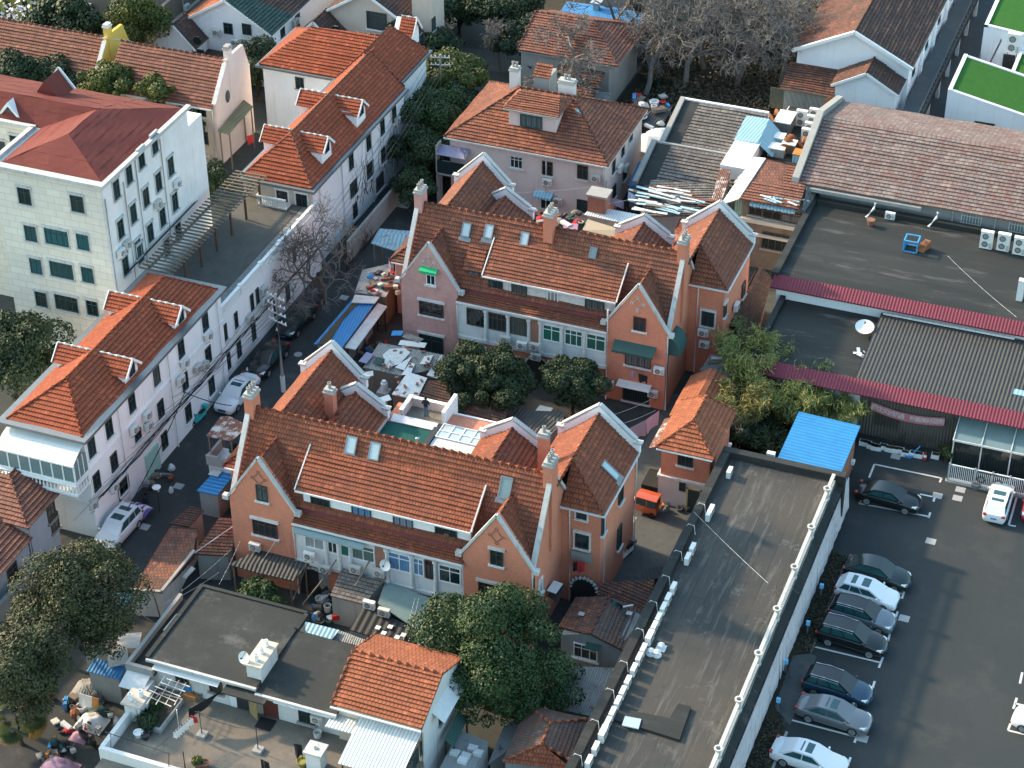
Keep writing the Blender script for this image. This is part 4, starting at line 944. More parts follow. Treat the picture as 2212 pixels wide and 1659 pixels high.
cr = gable_house('gabled_house', 'cream gabled house with tower and dark brown tiles at the top edge', -86.9, -78.6, 174, 190, 6.4, 8.9, P_CREAM, T_BROWN, T_BROWN)
winy(cr, 174, [(1,0,783,135)], w=2.2, h=1.9, fr=F_DARK, mull=0, sill=WHITE)
obj('tower', B().box(-78.4,-76.2,175.5,178.5,0,8.9), P_CREAM, cr); obj('tower_coping', B().box(-78.6,-76.0,175.3,175.6,8.9,9.2).box(-76.3,-76.0,175.6,178.5,8.9,9.2), WHITE, cr)
winx(cr, -76.2, [(1,0,1150,155)], w=.8, h=1.4, fr=F_DARK)
obj('lean_to_roof', B().tiles([(-75.9,172.4,3.9),(-75.9,175.4,3.9),(-78.5,175.4,5.9),(-78.5,172.4,5.9)]), T_BROWN, cr); obj('lean_to_wall', B().box(-78.5,-76.1,172.7,175.4,0,3.75), P_CREAM, cr)
winx(cr, -76.1, [(1,0,1070,275)], w=.9, h=1.9, fr=F_DARK)
c2 = gable_house('porch_wing', 'small cream gabled wing with round window beside the cream house', -89.4, -84.9, 171.0, 173.9, 4.2, 6.3, P_CREAM, T_BROWN, T_BROWN, 'porch', .25)
p = PY(c(1,0,522,197), 171); obj('round_window', B().prism('y', [(p.x+.6*math.cos(t), p.z+.5*math.sin(t)) for t in [i*math.pi/8 for i in range(16)]], 170.9, 171.05), GLASS, c2)
sheet('back_road', [(-82,177),(-30,184.5),(-30,187.5),(-82,182)], PATH); gp = sheet('court', [(-92,186),(-86,186),(-86,205),(-92,205)], DARKP)
# brown roofed house with a blue sheet roof behind it
br = thing('old_house', 'low house with brown hip roof behind the pink villa under bare branches', 'house', (-62, 174.6, 0))
obj('wall', B().box(-66.4,-57.2,174.6,183.5,0,4.9), P_GREY, br)
hip_roof(br, -66.2, -56.6, 174.6, 183.4, 5.2, 7.2, 'x', .1, 4.2, T_RED, .4, P_GREY)
b2 = B(); b2.box(-64.6,-60.2,172.4,174.4,0,2.9); obj('rear_wing', b2, P_GREY, br); obj('wing_roof', B().tiles([(-62.4,170.9,3.),(-57.6,170.9,3.),(-57.6,174.5,4.2),(-62.4,174.5,4.2)]), T_OLD, br)
winy(br, 172.4, [(2,0,330,520),(2,0,425,540)], w=1.4, h=1.6, fr=F_DARK)
bs = thing('shed', 'shed with bright blue sheet roof and small roof vent at the top edge', 'shed', (-62, 186, 0))
obj('wall', B().box(-66.3,-58.3,184.9,188.2,0,3.6), P_GREY, bs)
obj('roof', B().face([(-66.6,184.6,3.7),(-61.6,184.6,3.95),(-61.6,188.6,4.3),(-66.6,188.6,4.1)]).face([(-61.6,184.6,3.95),(-57.8,184.6,3.7),(-57.8,188.6,4.1),(-61.6,188.6,4.3)]), BLUE_RX, bs)
p = G(c(2,0,548,50), 4.3); obj('vent', B().box(p.x-.3,p.x+.3,p.y-.3,p.y+.3,4,4.9).box(p.x-.55,p.x+.55,p.y-.55,p.y+.55,4.95,5.02), STEEL, bs)
pv = thing('entrance_pavilion', 'grey stone pavilion with arched doorway at the top edge', 'building', (-58, 193, 0))
obj('wall', B().box(-66,-54,193,199,0,6), P_GREY, pv)
p = PY(c(2,0,795,40), 193); a = [(p.x+1.1*math.cos(t), 2.2+1.1*math.sin(t)) for t in [math.pi*i/10 for i in range(11)]]
obj('arch_opening', B().prism('y', a+[(p.x-1.1,0),(p.x+1.1,0)], 192.9, 193.02), DARKM, pv)
# ---------------------------------------------------------------- long white house with walkway, turf roofed blocks
lw = gable_house('long_house', 'long white house with dark brown tiles and raised grey walkway along its side', -40.4, -29.4, 182, 236, 6.3, 9.0, P_WHITE, T_OLD, T_BROWN)
w1 = obj('gable_trim', B().beam((-29.0,181.5,6.2),(-34.9,181.5,9.1),.3,.3).beam((-40.8,181.5,6.2),(-34.9,181.5,9.1),.3,.3), WHITE, lw)
fr_ = gable_house('front_wing', 'plain white gabled wing at the near end of the long house', -35.7, -29.9, 178.7, 181.9, 5.0, 6.6, P_WHITE, T_OLD, T_BROWN, 'house')
sh_ = obj('side_lean_to', B().box(-40.6,-35.8,178.4,181.9,0,3.6), P_WDIRTY, lw); obj('lean_to_roof', B().tiles([(-41,178,3.7),(-35.8,178,3.7),(-35.8,182,4.7),(-41,182,4.7)]), T_OLD, lw)
for k in range(7):
    win(lw, 'E', (-29.4, 184.5+k*6.2, 5.), 1.1, 1.7, F_DARK, GLASS, 1, sill=WHITE); obj('pilaster', B().box(-29.4,-29.1,187.4+k*6.2,188+k*6.2,0,6.2), P_WHITE, lw)
wk = thing('walkway', 'raised grey concrete walkway with dark railing beside the long white house', 'walkway', (-28.2, 178, 0))
obj('walkway_slab', B().box(-29.1,-27.2,177.2,236,2.7,3.0), DARKP, wk)
k = B(); 
for q in range(60): k.box(-27.3,-27.22,177.3+q,177.36+q,3.,3.95)
k.box(-27.32,-27.2,177.2,236,3.95,4.03); k.box(-27.3,-27.22,177.2,236,3.4,3.46); k.box(-27.3,-27.22,177.2,236,1.9,2.6)
obj('railing', k, DARKM, wk)
for q in range(12): obj('pillar', B().box(-27.6,-27.25,178.5+q*5,178.9+q*5,0,2.69), P_WHITE, wk)
k = B()
for x in (-31.9,-30.5,-29.2): k.box(x-.03,x+.03,177.1,177.16,2.9,3.95)
k.beam((-31.9,177.13,3.95),(-27.3,177.13,3.95),.06,.06); k.beam((-31.9,177.13,3.9),(-33.8,176.4,2.3),.06,.06)
obj('stair_railing', k, DARKM, wk)
sheet('service_yard', [(-29,165),(5,165),(5,250),(-27,250)], DARKP, .005)
def turf(name, label, x0, x1, y0, y1, zl, zr_, p=.35):
    r = thing(name, label, 'building', (x0, y0, 0))
    obj('wall', B().hexa([(x0,y0,0),(x1,y0,0),(x1,y1,0),(x0,y1,0),(x0,y0,zl),(x1,y0,zr_),(x1,y1,zr_),(x0,y1,zl)]), P_WHITE, r)
    obj('turf_roof', B().hexa([(x0+p,y0+p,zl-.1),(x1,y0+p,zr_-.1),(x1,y1-p,zr_-.1),(x0+p,y1-p,zl-.1),(x0+p,y0+p,zl+.06),(x1,y0+p,zr_+.06),(x1,y1-p,zr_+.06),(x0+p,y1-p,zl+.06)]), TURF, r)
    b = B(); b.beam((x0,y0+p/2,zl+.1),(x1,y0+p/2,zr_+.1),p,.24); b.beam((x0+p/2,y0,zl+.1),(x0+p/2,y1,zl+.1),p,.26); b.beam((x0,y1-p/2,zl+.1),(x1,y1-p/2,zr_+.1),p,.24)
    obj('parapet', b, P_WHITE, r); return r
a1 = turf('turf_roofed_block', 'near white block with sloping bright green turf roof and one square window', -25.3, -13.5, 180.6, 188.6, 5.0, 2.7)
winy(a1, 180.6, [(3,0,1397,850)], w=1.9, h=1.9, fr=F_DARK, mull=0, trans=False, sill=None)
a2 = turf('turf_roofed_block', 'far white block with turf roof in the top right corner', -24.6, -11, 195.4, 208, 5.2, 3.8)
obj('door_opening', B().box(-24.62,-24.5,193.5,195,0,2.4).box(-22.3,-21.1,195.3,195.42,0,2.6), DARKM, a2)
a3 = turf('turf_roofed_block', 'low turf roofed link between the two green roofed blocks', -20.8, -9, 188.7, 195.3, 3.0, 2.6)
b = B()
for k in range(4): b.beam((-23.6+k*.5,189.5,3.2),(-22.6+k*.5,195,3.4),.06,.06)
obj('roof_ladder', B().beam((-23.5,189,2.),(-22.7,195,4.2),.08,.35), DARKM, a3)
p = G(c(3,0,1585,325), 4.2); ac((p.x,p.y+.3,3.9), 'S', 'tall double fan condenser standing between the green turf roofs', AC3, 'tall condensers', 1.6)
# ---------------------------------------------------------------- workshop, flat roofed halls, roof plant
ws = thing('workshop', 'long workshop with faded pink and grey tiled roof at the right edge', 'building', (-23, 154.4, 0))
obj('wall', B().box(-33,0,154.6,168.8,0,7.7), P_GREY, ws)
obj('roof', B().tiles([(-33.1,153.9,7.75),(2,153.9,7.75),(2,161.9,10.1),(-33.1,161.9,10.1)], .42).tiles([(2,169.8,7.75),(-33.1,169.8,7.75),(-33.1,161.9,10.1),(2,161.9,10.1)], .42), T_FADED, ws)
obj('end_parapet', B().prism('x', [(153.6,7.0),(154,8.2),(161.9,10.7),(170,8.2),(170,6.8)], -33.75, -33.15), P_CONC, ws)
winy(ws, 154.6, [(3,0,1315,1440,dict(w=1.7)),(3,0,1625,1490,dict(w=1.7))], 6.9, w=1.7, h=1.05, fr=WHITE_D, gl=GLASS_ROOF, mull=6, sill=None)
obj('gutter', B().box(-33,-22.5,153.6,153.95,7.3,7.6), P_GREY, ws)
for u in (c(3,0,1195,1410), c(3,0,1470,1460)): p = PY(u, 154.5); pipe(ws, [(p.x,154.5,7.5),(p.x,154.5,6.3)], .08)
h_a = thing('flat_roofed_hall', 'upper flat roofed hall with black bitumen roof and crimson canopy edge', 'building', (-20, 140.4, 0))
obj('wall', B().box(-31.3,2,140.4,154.5,0,6.2), P_WHITE, h_a)
obj('roof', B().box(-31.6,2,140.9,154.55,6.2,6.32), BITUMEN2, h_a)
obj('parapet', B().box(-31.9,-31.35,140.9,154.5,6.0,6.75), BITUMEN2, h_a)
obj('parapet', B().box(-31.3,-10,153.3,153.9,6.33,6.75), BITUMEN2, h_a)
obj('canopy_edge', B().face([(-31.7,139.8,6.0),(2,139.8,6.0),(2,141.0,6.55),(-31.7,141.0,6.55)]).box(-31.7,2,139.85,140.2,5.85,5.98), MAGENTA, h_a)
h_b = thing('flat_roofed_hall', 'lower hall with striped corrugated roof and red banner on its dark front', 'building', (-20, 131, 0))
obj('wall', B().box(-30.2,-22.0,131,140.3,0,4.6), P_WDIRTY, h_b); obj('front_wall', B().box(-21.99,2,131,140.3,0,4.59), CORR_DW, h_b)
obj('roof', B().box(-30.4,-22.6,131.1,140.35,4.6,4.75), BITUMEN2, h_b)
obj('corrugated_roof', B().hexa([(-22.6,131.1,4.62),(2,131.1,4.62),(2,140.2,4.62),(-22.6,140.2,4.62),(-22.6,131.1,4.85),(2,131.1,4.85),(2,140.2,5.35),(-22.6,140.2,5.35)]), CORR_D, h_b)
obj('canopy_edge', B().face([(-30.4,129.9,4.4),(2,129.9,4.4),(2,131.15,4.95),(-30.4,131.15,4.95)]).box(-30.4,2,130.0,130.9,4.25,4.35), MAGENTA, h_b)
obj('parapet', B().box(-30.9,-30.45,131,140.3,4.4,5.1), BITUMEN2, h_b)
gutter(h_b, (-22.4,139.9,5.5), (-12,139.9,5.55), WHITE_D)
obj('skylight_sheet', B().box(-10.9,-6,133.2,133.9,4.97,5.03), BLUE_LT, h_b)
for x in (-20.6,): 
    k = B()
    for q in range(12): k.box(x+q*.16,x+q*.16+.03,130.9,130.95,1.2,3.)
    obj('window_grille', k, DARKM, h_b)
# banner: what is legible of it, in the photograph's pale characters
p0, p1 = PY(c(3,1,668,968), 130.8), PY(c(3,1,1145,1075), 130.8)
n = 14; b = B()
def bz(t): return p0.z*(1-t)+p1.z*t - .38*math.sin(math.pi*t)
for k in range(n):
    x0, x1 = p0.x+(p1.x-p0.x)*k/n, p0.x+(p1.x-p0.x)*(k+1)/n; z0, z1 = bz(k/n), bz((k+1)/n)
    b.hexa([(x0,130.76,z0-.38),(x1,130.76,z1-.38),(x1,130.8,z1-.38),(x0,130.8,z0-.38),(x0,130.76,z0+.38),(x1,130.76,z1+.38),(x1,130.8,z1+.38),(x0,130.8,z0+.38)])
bn = obj('banner', b, m_plain('banner_red', (.48,.17,.19), .8, .2, .4), None, 'faded red banner with pale Chinese characters hung on the dark corrugated front', 'banner')
def text(body, name, parent, loc, size, mat, rz=0, tilt=R(90), ry=0):
    cu = bpy.data.curves.new(name, 'FONT'); cu.body = body; cu.size = size; cu.align_x = 'CENTER'; cu.align_y = 'CENTER'; cu.extrude = .004
    o = bpy.data.objects.new(name, cu); COL.objects.link(o); o.data.materials.append(mat)
    if parent is not None:
        o.parent = parent; o.location = Vector(loc)-Vector(ORG[parent.name])
    else: o.location = loc
    o.rotation_euler = (tilt, ry, rz); bpy.context.view_layer.update()
    me = bpy.data.meshes.new_from_object(o); n = bpy.data.objects.new(name, me); COL.objects.link(n); n.parent = o.parent; n.location = o.location; n.rotation_euler = o.rotation_euler
    bpy.data.objects.remove(o); return n
chars = '抓住文创机遇　积蓄美好蓝图'
for k, ch in enumerate(chars):
    t = (k+.6)/(len(chars)+.2)
    if ch != '　': text(ch, 'character', bn, (p0.x+(p1.x-p0.x)*t, 130.75, bz(t)), .52, WHITE_D, ry=0)
# glazed entrance with fence at the right edge
ge_ = thing('glazed_porch', 'glazed entrance porch with sloping glass canopy and white bar fence at the right edge', 'porch', (-11, 129, 0))
obj('glass_canopy', B().hexa([(-14.3,128.9,2.75),(-4,128.9,2.75),(-4,131,3.5),(-14.3,131,3.5),(-14.3,128.9,2.8),(-4,128.9,2.8),(-4,131,3.55),(-14.3,131,3.55)]), GLASS_ROOF, ge_)
b = B()
for x in (-14.3,-12.2,-10,-7.8,-5.6): b.beam((x,128.85,2.85),(x,131,3.62),.07,.07); b.box(x-.05,x+.05,129.3,129.4,0,2.85)
b.box(-14.35,-4,128.82,128.9,2.72,2.86); obj('porch_frame', b, WHITE_D, ge_)
obj('porch_glass', B().box(-14.2,-4,129.4,129.45,.1,2.7), GLASS, ge_)
fn = thing('bar_fence', 'white bar fence with gate in front of the glazed porch', 'fence', (-11, 127.4, 0))
b = B()
for k in range(62): b.box(-14.1+k*.14,-14.06+k*.14,127.35,127.39,.15,1.65)
b.box(-14.15,-5.4,127.33,127.41,1.6,1.66); b.box(-14.15,-5.4,127.33,127.41,.3,.36); obj('bars', b, WHITE, fn)
obj('plinth', B().box(-14.3,-5,127.2,127.55,0,.15), P_CONC, fn)
for x in (-14.15,-12.2,-10.9,-9.6,-7.7): obj('fence_post', B().box(x-.05,x+.05,127.3,127.43,0,1.75), STEEL, fn)
b = B().box(-12.,-9.7,127.28,127.34,1.5,1.58)
for x in (-11.7,-10.4):
    for s in range(3): b.tube([(x+.22*math.cos(t)*(1+.2*s),127.3,.85+.22*math.sin(t)*(1+.2*s)) for t in [i*math.pi/5 for i in range(11)]], .018, 4)
obj('gate_scrolls', b, DARKM, fn)
# grey tiled pair of roofs
for (y0, z0, y1, z1), x0, lb in (((156.2, 3.7, 161.2, 5.0), -46.7, 'near grey tiled shed roof stepping down beside the white roof plant'), ((162.0, 4.5, 168.3, 6.0), -46.2, 'far grey tiled shed roof below the pale bare trees')):
    r = thing('tiled_shed', lb, 'shed', (-43.5, y0, 0))
    obj('wall', B().box(x0-1,-39.5,y0,y1,0,z0-.3), P_GREY, r)
    obj('roof', B().tiles([(x0,y0,z0),(-39.6,y0,z0),(-39.6,y1,z1),(x0,y1,z1)], .42), T_GREY, r)
    obj('roof_strip', B().hexa([(x0-1.5,y0-.4,z0-.25),(x0-.02,y0-.4,z0-.25),(x0-.02,y1,z1-.15),(x0-1.5,y1,z1-.15),(x0-1.5,y0-.4,z0-.05),(x0-.02,y0-.4,z0-.05),(x0-.02,y1,z1+.02),(x0-1.5,y1,z1+.02)]), BITUMEN2, r)
    obj('coping', B().beam((x0-1.65,y0-.5,z0+.1),(x0-1.65,y1+.1,z1+.15),.45,.35), P_CONC, r)
    obj('gutter', B().box(x0-1.4,-39.7,y0-.85,y0-.05,z0-.35,z0-.12), BITUMEN2, r)
    obj('back_wall', B().box(x0-1.5,-39.6,y1+.02,y1+.3,0,z1+.15), P_WHITE if y0 > 160 else P_CONC, r)
# white roof platform with its plant
pl = thing('plant_platform', 'white walled roof platform crowded with condensers and rusty ducts', 'building', (-37, 162, 0))
obj('wall', B().box(-41.3,-39.0,158.4,166.5,0,5.6).box(-39.0,-33.9,158.4,158.7,0,5.6).box(-39.0,-33.9,158.7,174,0,4.2), P_WHITE, pl)
obj('blue_roof', B().hexa([(-41.4,163.2,5.6),(-39.2,163.2,5.65),(-39.2,167.2,6.1),(-41.4,167.2,6.05),(-41.4,163.2,5.65),(-39.2,163.2,5.7),(-39.2,167.2,6.15),(-41.4,167.2,6.1)]).hexa([(-39.2,163.2,5.65),(-37.7,163.0,4.6),(-37.7,167,4.8),(-39.2,167.2,6.1),(-39.2,163.2,5.7),(-37.7,163.0,4.65),(-37.7,167,4.85),(-39.2,167.2,6.15)]), BLUE_LT, pl)
b = B()
for k in range(60): b.box(-41+k*.12,-40.94+k*.12,174.4,174.5,3.5,5.6)
obj('screen_fence', b, m_plain('fence_drab', (.11,.11,.08), .8), None, 'drab upright bar screen behind the rooftop plant', 'fence')
obj('platform_deck', B().box(-38.9,-33.95,158.75,174,4.2,4.25), BITUMEN2, pl)
pltx = [(3,0,222,770,3),(3,0,305,760,3),(3,0,290,805,3),(3,0,275,850,3),(3,0,255,890,3)]
for k, u in enumerate(pltx):
    p = G(c(*u[:4]), 4.9); ac((p.x,p.y,4.25), 'S', 'tall white condenser on the roof platform, '+['set apart by the screen','farthest of the right hand file','second of the right hand file','third of the right hand file','nearest of the right hand file'][k], AC3, 'tall condensers', 1.25)
RUST = m_plain('duct_rust', (.28,.11,.05), .8, .3, .6, sc=2.); RUSTO = m_plain('duct_orange', (.50,.20,.04), .7, .3, .4)
for k, (u, sz, m, lb) in enumerate([((3,0,110,790),(1.5,2.4,1.2),GREYM,'long grey duct box with pale lid at the left of the roof plant'),((3,0,62,890),(1.3,1.1,.9),BLUE_LT,'blue sided condenser tray at the left of the roof plant'),((3,0,60,955),(1.5,1.1,.8),STEEL,'galvanised box at the near left corner of the roof plant'),
        ((3,0,212,995),(1.2,1.1,.8),BLUE_LT,'blue tray of rusty water at the near edge of the roof plant'),((3,0,140,935),(1.2,1.0,.9),GREYM,'grey elbow box in the middle of the roof plant')]):
    p = G(c(*u), 5.0); s = B().box(p.x-sz[0]/2,p.x+sz[0]/2,p.y-sz[1]/2,p.y+sz[1]/2,4.26,4.26+sz[2])
    o = obj('roof_unit', s, m, None, lb, 'ventilation unit', 'plant boxes on the roof platform')
    obj('lid', B().box(p.x-sz[0]/2-.05,p.x+sz[0]/2+.05,p.y-sz[1]/2-.05,p.y+sz[1]/2+.05,4.262+sz[2],4.36+sz[2]).box(p.x-sz[0]/2+.2,p.x+sz[0]/2-.2,p.y-sz[1]/2+.2,p.y+sz[1]/2-.2,4.362+sz[2],4.38+sz[2]), AC_W if k != 3 else RUSTO, o)
for u0, u1, r_, m, lb in (((3,0,95,745),(3,0,20,760),.55,RUST,'rusty round duct at the far left of the roof plant'),((3,0,340,800),(3,0,280,905),.45,RUSTO,'orange duct running past the condenser file'),((3,0,280,905),(3,0,210,950),.5,RUST,'rust brown duct elbow at the near end of the plant'),((3,0,150,900),(3,0,110,960),.5,RUST,'short rusty duct between the grey boxes'),((3,0,420,680),(3,0,410,720),.9,RUST,'big rusty hooded cowl by the drab screen')):
    p, q = G(c(*u0), 5.), G(c(*u1), 5.); mid = (p+q)/2+Vector((0,0,.2)); obj('duct', B().tube([p,mid,q], r_, 10), m, None, lb, 'duct', 'ducts of the roof plant')
# things lying on the upper black roof
cb = G(c(3,0,930,1590), 6.7)
k = B(); s = .55
for x in (-s, s):
    for y in (-s, s): k.box(cb.x+x-.05,cb.x+x+.05,cb.y+y-.05,cb.y+y+.05,6.33,7.4)
for z in (6.33, 7.32):
    k.box(cb.x-s,cb.x+s,cb.y-s-.05,cb.y-s+.05,z,z+.09); k.box(cb.x-s,cb.x+s,cb.y+s-.05,cb.y+s+.05,z,z+.09); k.box(cb.x-s-.05,cb.x-s+.05,cb.y-s,cb.y+s,z,z+.09); k.box(cb.x+s-.05,cb.x+s+.05,cb.y-s,cb.y+s,z,z+.09)
k.box(cb.x-s-.04,cb.x-s-.01,cb.y-s,cb.y+s,6.4,7.3)
obj('crate', k, m_plain('crate_blue', (.06,.32,.58), .6), None, 'empty blue cage crate on the upper black roof', 'crate')
p = G(c(3,0,1010,1600), 6.5); obj('hopper', B().hexa([(p.x-.6,p.y-.5,6.33),(p.x+.1,p.y-.7,6.33),(p.x+.5,p.y+.3,6.33),(p.x-.2,p.y+.5,6.33),(p.x-.3,p.y-.5,7.0),(p.x+.3,p.y-.5,6.9),(p.x+.5,p.y+.2,7.1),(p.x,p.y+.3,7.1)]), RUST, None, 'rusty grey sheet hopper leaning beside the blue crate', 'hopper')
for k, (u, lb) in enumerate([((3,0,1415,1570), 'white frame panel leftmost at the right edge of the black roof'),((3,0,1525,1585), 'white twin fan condenser at the right edge of the black roof'),((3,0,1630,1610), 'white twin fan condenser cut by the right edge of the black roof')]):
    p = G(c(*u), 6.9); ac((p.x,p.y+.2,6.33), 'S', lb, AC3, 'tall condensers', 1.25)
p = G(c(3,0,790,1405), 6.6); ac((p.x,p.y+.2,6.35), 'S', 'white air conditioner alone under the workshop gutter', AC1)
for u, lb in (((3,0,670,1370),'left bent white pipe under the workshop gutter'),((3,0,1075,1430),'right bent white pipe under the workshop gutter')):
    p = G(c(*u), 7); obj('pipe', B().tube([(p.x+.2,p.y+.5,7.6),(p.x+.15,p.y+.2,7.2),(p.x-.35,p.y-.3,6.5)], .12, 8), PIPE_W, None, lb, 'pipe')
p = G(c(3,0,665,1450), 6.5); pt = obj('plant_pot', B().lathe(p.x,p.y,[(.2,6.33),(.32,6.85),(.36,6.85),(.36,6.92)],12), POT, None, 'terracotta pot alone on the upper black roof', 'plant pot')
p = G(c(3,1,1630,270), 6.5); obj('cabinet', B().box(p.x-.25,p.x+.25,p.y-.25,p.y+.25,6.33,8.2), AC_W, None, 'slim white cabinet at the right end of the upper black roof', 'cabinet')
# satellite dish on the lower roof
def dish(p, r, face, label, zb=None, m=AC_W):
    face = Vector(face).normalized(); a = face.cross(Vector((0,0,1))).normalized(); u_ = face.cross(a); t = thing('satellite_dish', label, 'satellite dish', p); k = B(); P = Vector(p)
    for i in range(4):
        for j in range(16):
            q = []
            for ii, jj in ((i,j),(i+1,j),(i+1,j+1),(i,j+1)):
                rr_ = r*ii/4; an_ = 2*math.pi*jj/16; q.append(P+(a*math.cos(an_)+u_*math.sin(an_))*rr_+face*(rr_*rr_/r*.32))
            k.face(q if i else [q[0],q[1],q[2]])
    obj('reflector', k, m, t)
    obj('feed_arm', B().tube([P-u_*r*.9+face*.1, P+face*r*.9], .025, 5).tube([P+face*r*.85, P+face*r*1.05], .07, 6), DARKM, t)
    if zb is not None: obj('mast', B().tube([P-face*.05, (P.x, P.y, zb)], .045, 6), GREYM, t)
    return t
p = G(c(3,1,625,470), 5.2); dish(p, .75, (.05,-.3,1), 'large white mesh satellite dish lying face up on the lower flat roof', 4.76)
p = G(c(3,1,590,640), 4.8); k = B()
for q in range(7): k.quad((p.x+random.uniform(-.4,.4),p.y+random.uniform(-.4,.4),4.8+random.random()*.2), (random.uniform(.2,.5),random.uniform(-.3,.3),random.uniform(-.1,.2)), (random.uniform(-.2,.2),random.uniform(.2,.4),random.uniform(-.1,.2)))
obj('plastic_sheet', k, TARP_W, None, 'crumpled pale plastic lying on the lower flat roof', 'plastic sheet')
# blue roofed shed
sd_ = thing('blue_roofed_shed', 'brick shed with clean bright blue ribbed roof beside the long flat roof', 'shed', (-23.4, 124, 0))
obj('wall', B().box(-25.4,-21.2,119.3,126.3,0,3.75), BRICK_O, sd_)
obj('roof', B().hexa([(-25.75,119.0,3.9),(-21.0,119.0,3.78),(-21.0,126.7,3.78),(-25.75,126.7,3.9),(-25.75,119.0,3.99),(-21.0,119.0,3.87),(-21.0,126.7,3.87),(-25.75,126.7,3.99)]), BLUE_R, sd_)
p = PX(c(3,1,45,1290), -25.8); obj('lamp_box', B().box(-26.4,-25.8,p.y-.2,p.y+.2,p.z-.15,p.z+.15), AC_W, sd_)
for u in (c(3,1,545,1330), c(3,1,505,1450)): p = PX(u, -21.1); obj('lamp_box', B().box(-21.15,-20.9,p.y-.2,p.y+.2,p.z-.2,p.z+.1), AC_W, sd_)
# ---------------------------------------------------------------- long flat roofed block beside the car park
fb = thing('flat_roofed_block', 'long block with worn black bitumen roof and white balustrade beside the car park', 'building', (-25, 85, 0))
ZF = 4.6
obj('wall', B().box(-29.1,-20.9,60,118.7,0,ZF-.05), P_WDIRTY, fb)
obj('roof', B().box(-29.1,-20.9,60,118.7,ZF-.05,ZF), BIT_LONG, fb)
obj('parapet', B().box(-29.45,-28.85,60,118.4,0,ZF+.55), BITUMEN2, fb)
obj('parapet', B().box(-29.45,-20.3,118.4,119.0,0,ZF+.6), BITUMEN2, fb)
b = B().box(-21.25,-20.95,60,118.3,ZF,ZF+.22).box(-21.22,-20.98,60,118.3,ZF+.62,ZF+.8)
for k in range(380): 
    y = 60.2+k*.153
    b.box(-21.14,-21.06,y-.03,y+.03,ZF+.22,ZF+.62)
bal = obj('balustrade', b, P_COPING, fb)
k = 0
y = 66.2
while y < 118.3:
    b = B(); x = -21.1
    b.lathe(x, y, [(.24,ZF),(.24,ZF+.12),(.17,ZF+.2),(.17,ZF+.85),(.26,ZF+.9),(.28,ZF+1.02),(.17,ZF+1.03),(.15,ZF+.8)], 12)
    obj('balustrade_post', b, P_COPING, fb); y += 4.55
obj('eave_tiles', B().tiles([(-20.4,60,ZF-.45),(-20.4,119,ZF-.45),(-20.95,119,ZF-.1),(-20.95,60,ZF-.1)], .18, .03), BITUMEN2, fb)
p = [G(c(2,2,*q), ZF) for q in ((655,1355),(1075,1475),(1160,1255),(1065,1238))]
obj('roof_patch', B().hexa([(-27.4,84.9,ZF+.0),(-23.6,84.9,ZF),(-23.6,86.6,ZF),(-27.4,86.6,ZF),(-27.4,84.9,ZF+.1),(-23.6,84.9,ZF+.1),(-23.6,86.6,ZF+.1),(-27.4,86.6,ZF+.1)]), BITUMEN2, fb) if False else None
hatch = B()
q = [G(c(2,2,*t), ZF+.22) for t in ((655,1340),(1085,1475),(1160,1260),(1075,1240),(1020,1335),(700,1270))]
hatch.prism('z', [(t.x,t.y) for t in q], ZF+.003, ZF+.22); hp = obj('raised_hatch', hatch, BITUMEN2, fb)
q = [G(c(2,2,*t), ZF+.25) for t in ((712,1385),(820,1408),(838,1345),(732,1325))]; obj('skylight', B().prism('z', [(t.x,t.y) for t in q], ZF+.222, ZF+.3), GLASS_SKY, hp)
for k, (u, lb) in enumerate([((2,2,965,885),'square based white roof vent on the long flat roof'),((2,2,898,920),'smallest white roof vent on the long flat roof'),((2,2,940,930),'round flanged white roof vent on the long flat roof')]):
    p = G(c(*u), ZF); b = B().lathe(p.x,p.y,[(.3,ZF),(.3,ZF+.06),(.13,ZF+.08),(.13,ZF+.35),(.24,ZF+.36),(.02,ZF+.5)],12)
    if k == 0: b.box(p.x-.32,p.x+.32,p.y-.32,p.y+.32,ZF,ZF+.08)
    obj('roof_vent', b, PIPE_W, None, lb, 'roof vent', 'white vents on the long flat roof')
p = G(c(2,2,835,1320), ZF); obj('brick', B().box(p.x-.22,p.x+.22,p.y-.1,p.y+.1,ZF+.003,ZF+.2), m_plain('brick_loose', (.5,.2,.07), .8), None, 'single orange brick by the raised hatch', 'brick')
# the long file of condensers behind the black parapet
L = [(2,2,1250,15),(2,2,1143,232),(2,2,1113,297),(2,2,1022,488),(2,2,994,560),(2,2,963,622),(2,2,931,688),(2,2,907,745),(2,2,872,815),(2,2,834,890),(2,2,803,948),(2,2,776,1020),(2,2,736,1100),(2,2,700,1168),(2,2,676,1235),(2,2,642,1305),(2,2,613,1370),(2,2,576,1440),(2,2,533,1530),(2,2,496,1620),(2,1,1375,1395),(2,1,1252,1640)]
order = 'nearest second third fourth fifth sixth seventh eighth ninth tenth eleventh twelfth thirteenth fourteenth fifteenth sixteenth seventeenth eighteenth nineteenth twentieth twenty-first twenty-second'.split()
L.sort(key=lambda u: -c(*u)[1])
for k, u in enumerate(L):
    p = G(c(*u), ZF+.35); big = u[:4] in ((2,2,872,815),(2,2,576,1440))
    ac((-28.45, p.y, ZF), 'E', 'white condenser standing on the roof edge, '+(order[k]+' from the near end of the long file' if k else 'nearest of the long file'), AC1, 'file of condensers behind the black parapet', 1.15 if big else .95)
k = B()
for q in range(14):
    y = 74+q*2.9+random.uniform(-.4,.4); k.tube([(-28.6,y,ZF+.2),(-28.75,y+.2,ZF+.8),(-29.2,y+.3,ZF+.75),(-29.5,y+.35,ZF+.2)], .03, 5)
obj('cable_loops', k, PIPE_W, fb)
